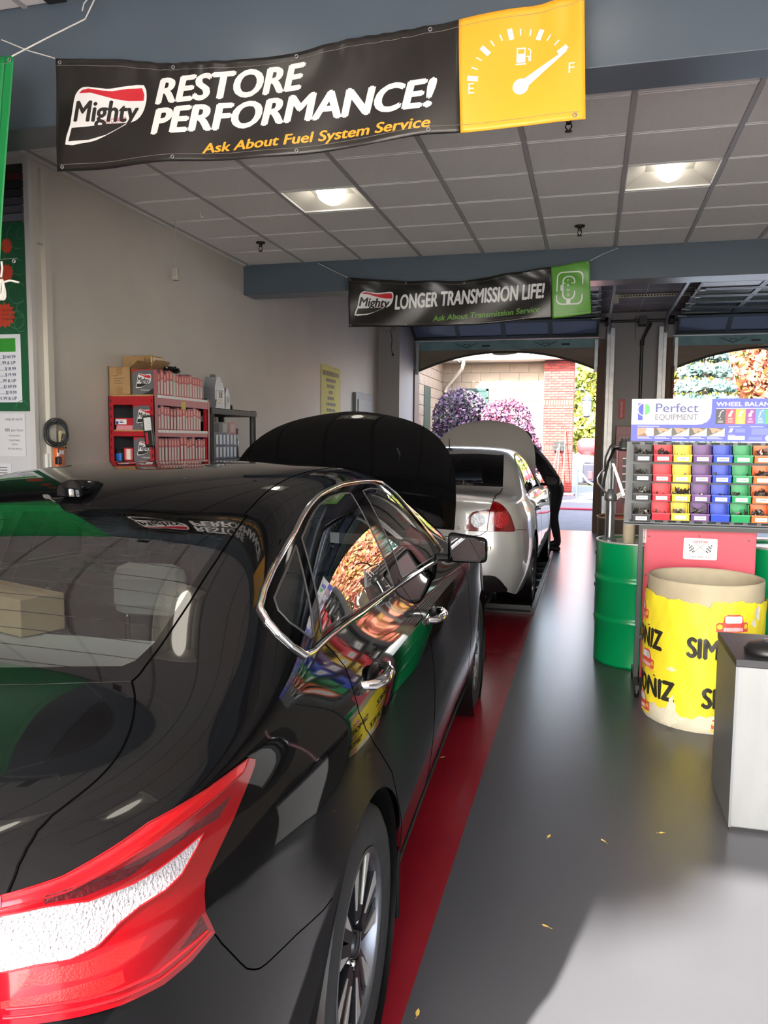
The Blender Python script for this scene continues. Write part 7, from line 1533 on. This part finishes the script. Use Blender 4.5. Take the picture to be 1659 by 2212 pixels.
OR = Lm((214, 128, 96), (226, 150, 110), (196, 150, 70), (200, 104, 84)); YE = Lm((204, 194, 74), (176, 184, 70), (220, 206, 100), (150, 166, 66)); GR = Lm((120, 150, 74), (150, 170, 84), (176, 186, 90)); BR = Lm((190, 150, 100), (206, 170, 120), (170, 140, 80))
def spruce(label, loc, h, r0, seed):
    t = thing('spruce_tree', label, 'tree', loc); ms = Lm((150, 186, 176), (120, 160, 150), (176, 206, 194), (96, 136, 128))
    def f(rnd, n):
        k = rnd.uniform(0.02, 1, n)**.7; lay = np.floor(k*14)/14+rnd.uniform(0, .03, n); z = h*(1-lay); R = r0*lay*rnd.uniform(.55, 1.0, n); a = rnd.uniform(0, 6.28, n)
        a = np.round(a*3.5)/3.5+rnd.normal(size=n)*.10; return np.stack([R*np.cos(a), R*np.sin(a), np.maximum(.1, z-R*.25+rnd.normal(size=n)*.06)], 1)
    leaves(9000, f, 0.17, ms, seed, 'foliage', t, el=2.2); MB().tube([(0, 0, -.05), (0, 0, h*.97)], [0.22, 0.02], 8).build('trunk', M_bark, t); return t
spruce('pale blue spruce tree seen through the opening behind the display', (4.9, 38, 0), 9.0, 2.4, 5)
tree('orange autumn tree right of the blue spruce', (9.2, 44, 0), 8.6, 2.8, OR, 5200, 6, bark=mat('bark_pale', srgb(196, 180, 160), 0.9))
tree('slim yellow tree between the spruce and the orange tree', (7.1, 48.5, 0), 8.4, 1.9, YE, 4200, 7, bark=mat('bark_pale', (0, 0, 0)))
tree('yellow green tree left of the blue spruce', (3.0, 46, 0), 7.6, 1.8, GR, 4200, 8)
tree('yellow green tree beyond the brick pier lantern', (0.1, 42, 0), 6.3, 2.2, GR+YE, 5200, 9)
tree('tan leafed tree far behind the orange tree', (11.5, 52, 0), 10, 3.2, BR, 4600, 10, size=0.3)
tree('large orange tree at the far right of the yard', (14.5, 40, 0), 9.5, 3.4, OR+BR, 5200, 11, size=0.3)
tree('broad yellow tree far behind the blue spruce', (5.5, 56, 0), 11, 3.6, YE+BR, 5200, 12, size=0.34)
tree('green tree beyond the right end of the yard', (21, 30, 0), 9.5, 3.4, GR+OR, 5200, 13, size=0.3)
tree('red orange tree beside the green tree at the yard end', (18, 20, 0), 8.5, 3.0, OR+GR, 5200, 14, size=0.3)
# ---- things standing by the brick pier
ln = thing('wall_lantern', 'black lantern with pale panes fixed to the brick pier', 'lantern', (-0.13, 24.5, 2.35)); M_lb = mat('lantern_black', srgb(58, 62, 74), 0.5)
MB().lathe([(0.09, 0), (0.10, 0.02), (0.13, 0.45), (0.10, 0.47)], 6).build('panes', mat('lantern_glass', srgb(206, 216, 232), 0.2), ln); MB().lathe([(0.16, 0.46), (0.10, 0.56), (0.03, 0.62), (0.03, 0.70), (0.001, 0.74)], 6).lathe([(0.001, -0.06), (0.08, -0.04), (0.11, 0.0)], 6).build('cap', M_lb, ln)
for i in range(6): a = PI/3*i; MB().tube([(0.095*math.cos(a), 0.095*math.sin(a), 0.0), (0.135*math.cos(a), 0.135*math.sin(a), 0.46)], 0.012, 4).build('rib', M_lb, ln)
MB().tube([(0, 0, 0.62), (-0.1, 0, 0.78), (-0.3, 0.05, 0.80), (-0.385, 0.1, 0.72)], 0.02, 6).build('bracket', M_lb, ln)
M_pole = mat('broom_pole', srgb(222, 170, 120), 0.6); M_bris = mat('broom_head', srgb(40, 42, 44), 0.8)
for i, (x0, x1, z1, ly, lb) in enumerate(((-0.92, -0.90, 1.62, 23.75, 'upright push broom leaning bristles up on the brick pier'), (-1.18, -0.93, 1.50, 23.95, 'slanting push broom crossing the upright one at the brick pier'), (-0.76, -0.73, 1.95, 23.9, 'plain pale pole leaning on the brick pier right of the brooms'))):
    t = thing('push_broom' if i < 2 else 'broom_pole', lb, 'broom' if i < 2 else 'pole', (x0, ly, -0.03)); MB().tube([(0, 0, 0), (x1-x0, 24.52-ly, z1)], 0.016, 8).build('handle', M_pole, t)
    if i < 2: hb = MB().box((x1-x0, 24.50-ly, z1-0.04), (0.32, 0.07, 0.06), bev=0.01).build('broom_head', M_bris, t); MB().box((x1-x0, 24.50-ly, z1-0.12), (0.30, 0.05, 0.10)).build('bristles', M_bris, hb)
tr_ = thing('floor_tray', 'shallow wet tray on the asphalt at the foot of the brick pier', 'tray', (-1.15, 24.0, -0.03)); MB().mm((0, 0, 0), (0.75, 0.5, 0.02)).build('tray_base', mat('tray_red', srgb(150, 70, 80), 0.4), tr_); MB().mm((0, 0, 0.02), (0.75, 0.03, 0.06)).mm((0, 0.47, 0.02), (0.75, 0.5, 0.06)).mm((0, 0, 0.02), (0.03, 0.5, 0.06)).mm((0.72, 0, 0.02), (0.75, 0.5, 0.06)).build('tray_edge', mat('tray_edge', srgb(176, 178, 186), 0.5), tr_)
hs = thing('red_hose', 'thin red hose lying straight across the shaded asphalt', 'hose', (-3.5, 19.0, -0.03)); MB().tube([(0, 0, 0.03), (1.5, 0.02, 0.03), (3.6, 0.0, 0.03), (6, 0.05, 0.03)], 0.025, 8).build('hose_tube', mat('hose_red', srgb(206, 40, 76), 0.5), hs)
wsr = thing('pressure_washer', 'red tank washer cart with a white hose beyond the brick pier', 'washer cart', (0.02, 22.0, -0.03))
MB().lathe([(0.001, -0.42), (0.14, -0.40), (0.22, -0.30), (0.23, 0.30), (0.14, 0.42), (0.001, 0.44)], 24, M=XF((0.05, 0, 1.48), (0, PI/2, 0))).build('tank', mat('tank_red', srgb(226, 62, 66), 0.35), wsr)
MB().box((0.12, 0, 0.78), (0.62, 0.5, 0.52), bev=0.05).build('engine', mat('engine_dark', srgb(40, 42, 56), 0.5), wsr); MB().box((0.0, -0.26, 0.72), (0.12, 0.03, 0.20), bev=0.01).build('red_cover', mat('tank_red', (0, 0, 0)), wsr); MB().box((0.3, -0.2, 0.85), (0.10, 0.12, 0.9), bev=0.02).build('frame', mat('washer_frame', srgb(150, 160, 190), 0.5), wsr)
MB().box((-0.12, -0.1, 1.10), (0.28, 0.3, 0.10), bev=0.04).build('air_cleaner', M_white, wsr)
for y in (-0.2, 0.2): MB().lathe([(0.001, -0.06), (0.20, -0.06), (0.22, -0.03), (0.22, 0.03), (0.20, 0.06), (0.001, 0.06)], 20, M=XF((0.36, y, 0.22), (PI/2, 0, 0))).build('wheel', M_rubber, wsr)
MB().mm((-0.3, -0.22, 0.44), (0.48, 0.22, 0.52)).build('chassis', M_blackm, wsr)
MB().tube([(-0.34, -0.3, 1.28), (-0.33, -0.32, 1.0), (-0.22, -0.36, 0.78), (-0.05, -0.38, 0.55), (0.18, -0.36, 0.44), (0.4, -0.3, 0.4)], 0.028, 8).build('hose', M_white, wsr)
MB().box((-0.33, -0.1, 0.65), (0.06, 0.06, 1.2), bev=0.01).build('mast', mat('washer_dark', srgb(60, 72, 84), 0.5), wsr)
# unseen tree added behind the open rear door: its crown breaks up the top of the sunlit patch on the floor
tb_ = thing('tree', 'unseen tree added behind the viewer to break up the sunlit floor patch', 'tree', (-4.6, -9.5, 0))
leaves(2600, lump([(0.1, 0, 9.75, 1.6, 1.2, 0.9), (1.3, 0.2, 9.9, 1.0, 1.0, 0.8), (-1.3, 0, 9.85, 1.2, 1.1, 0.9), (-0.35, 0, 8.45, 0.22, 0.3, 0.3), (0.9, 0, 8.6, 0.35, 0.4, 0.3)]), 0.24, GR+YE, 40, 'foliage', tb_)
MB().tube([(-5.0, 0, -0.05), (-4.6, 0, 5), (-3.0, 0, 8.8), (0, 0, 9.8)], [0.22, 0.17, 0.12, 0.05], 8).build('trunk', M_bark, tb_)
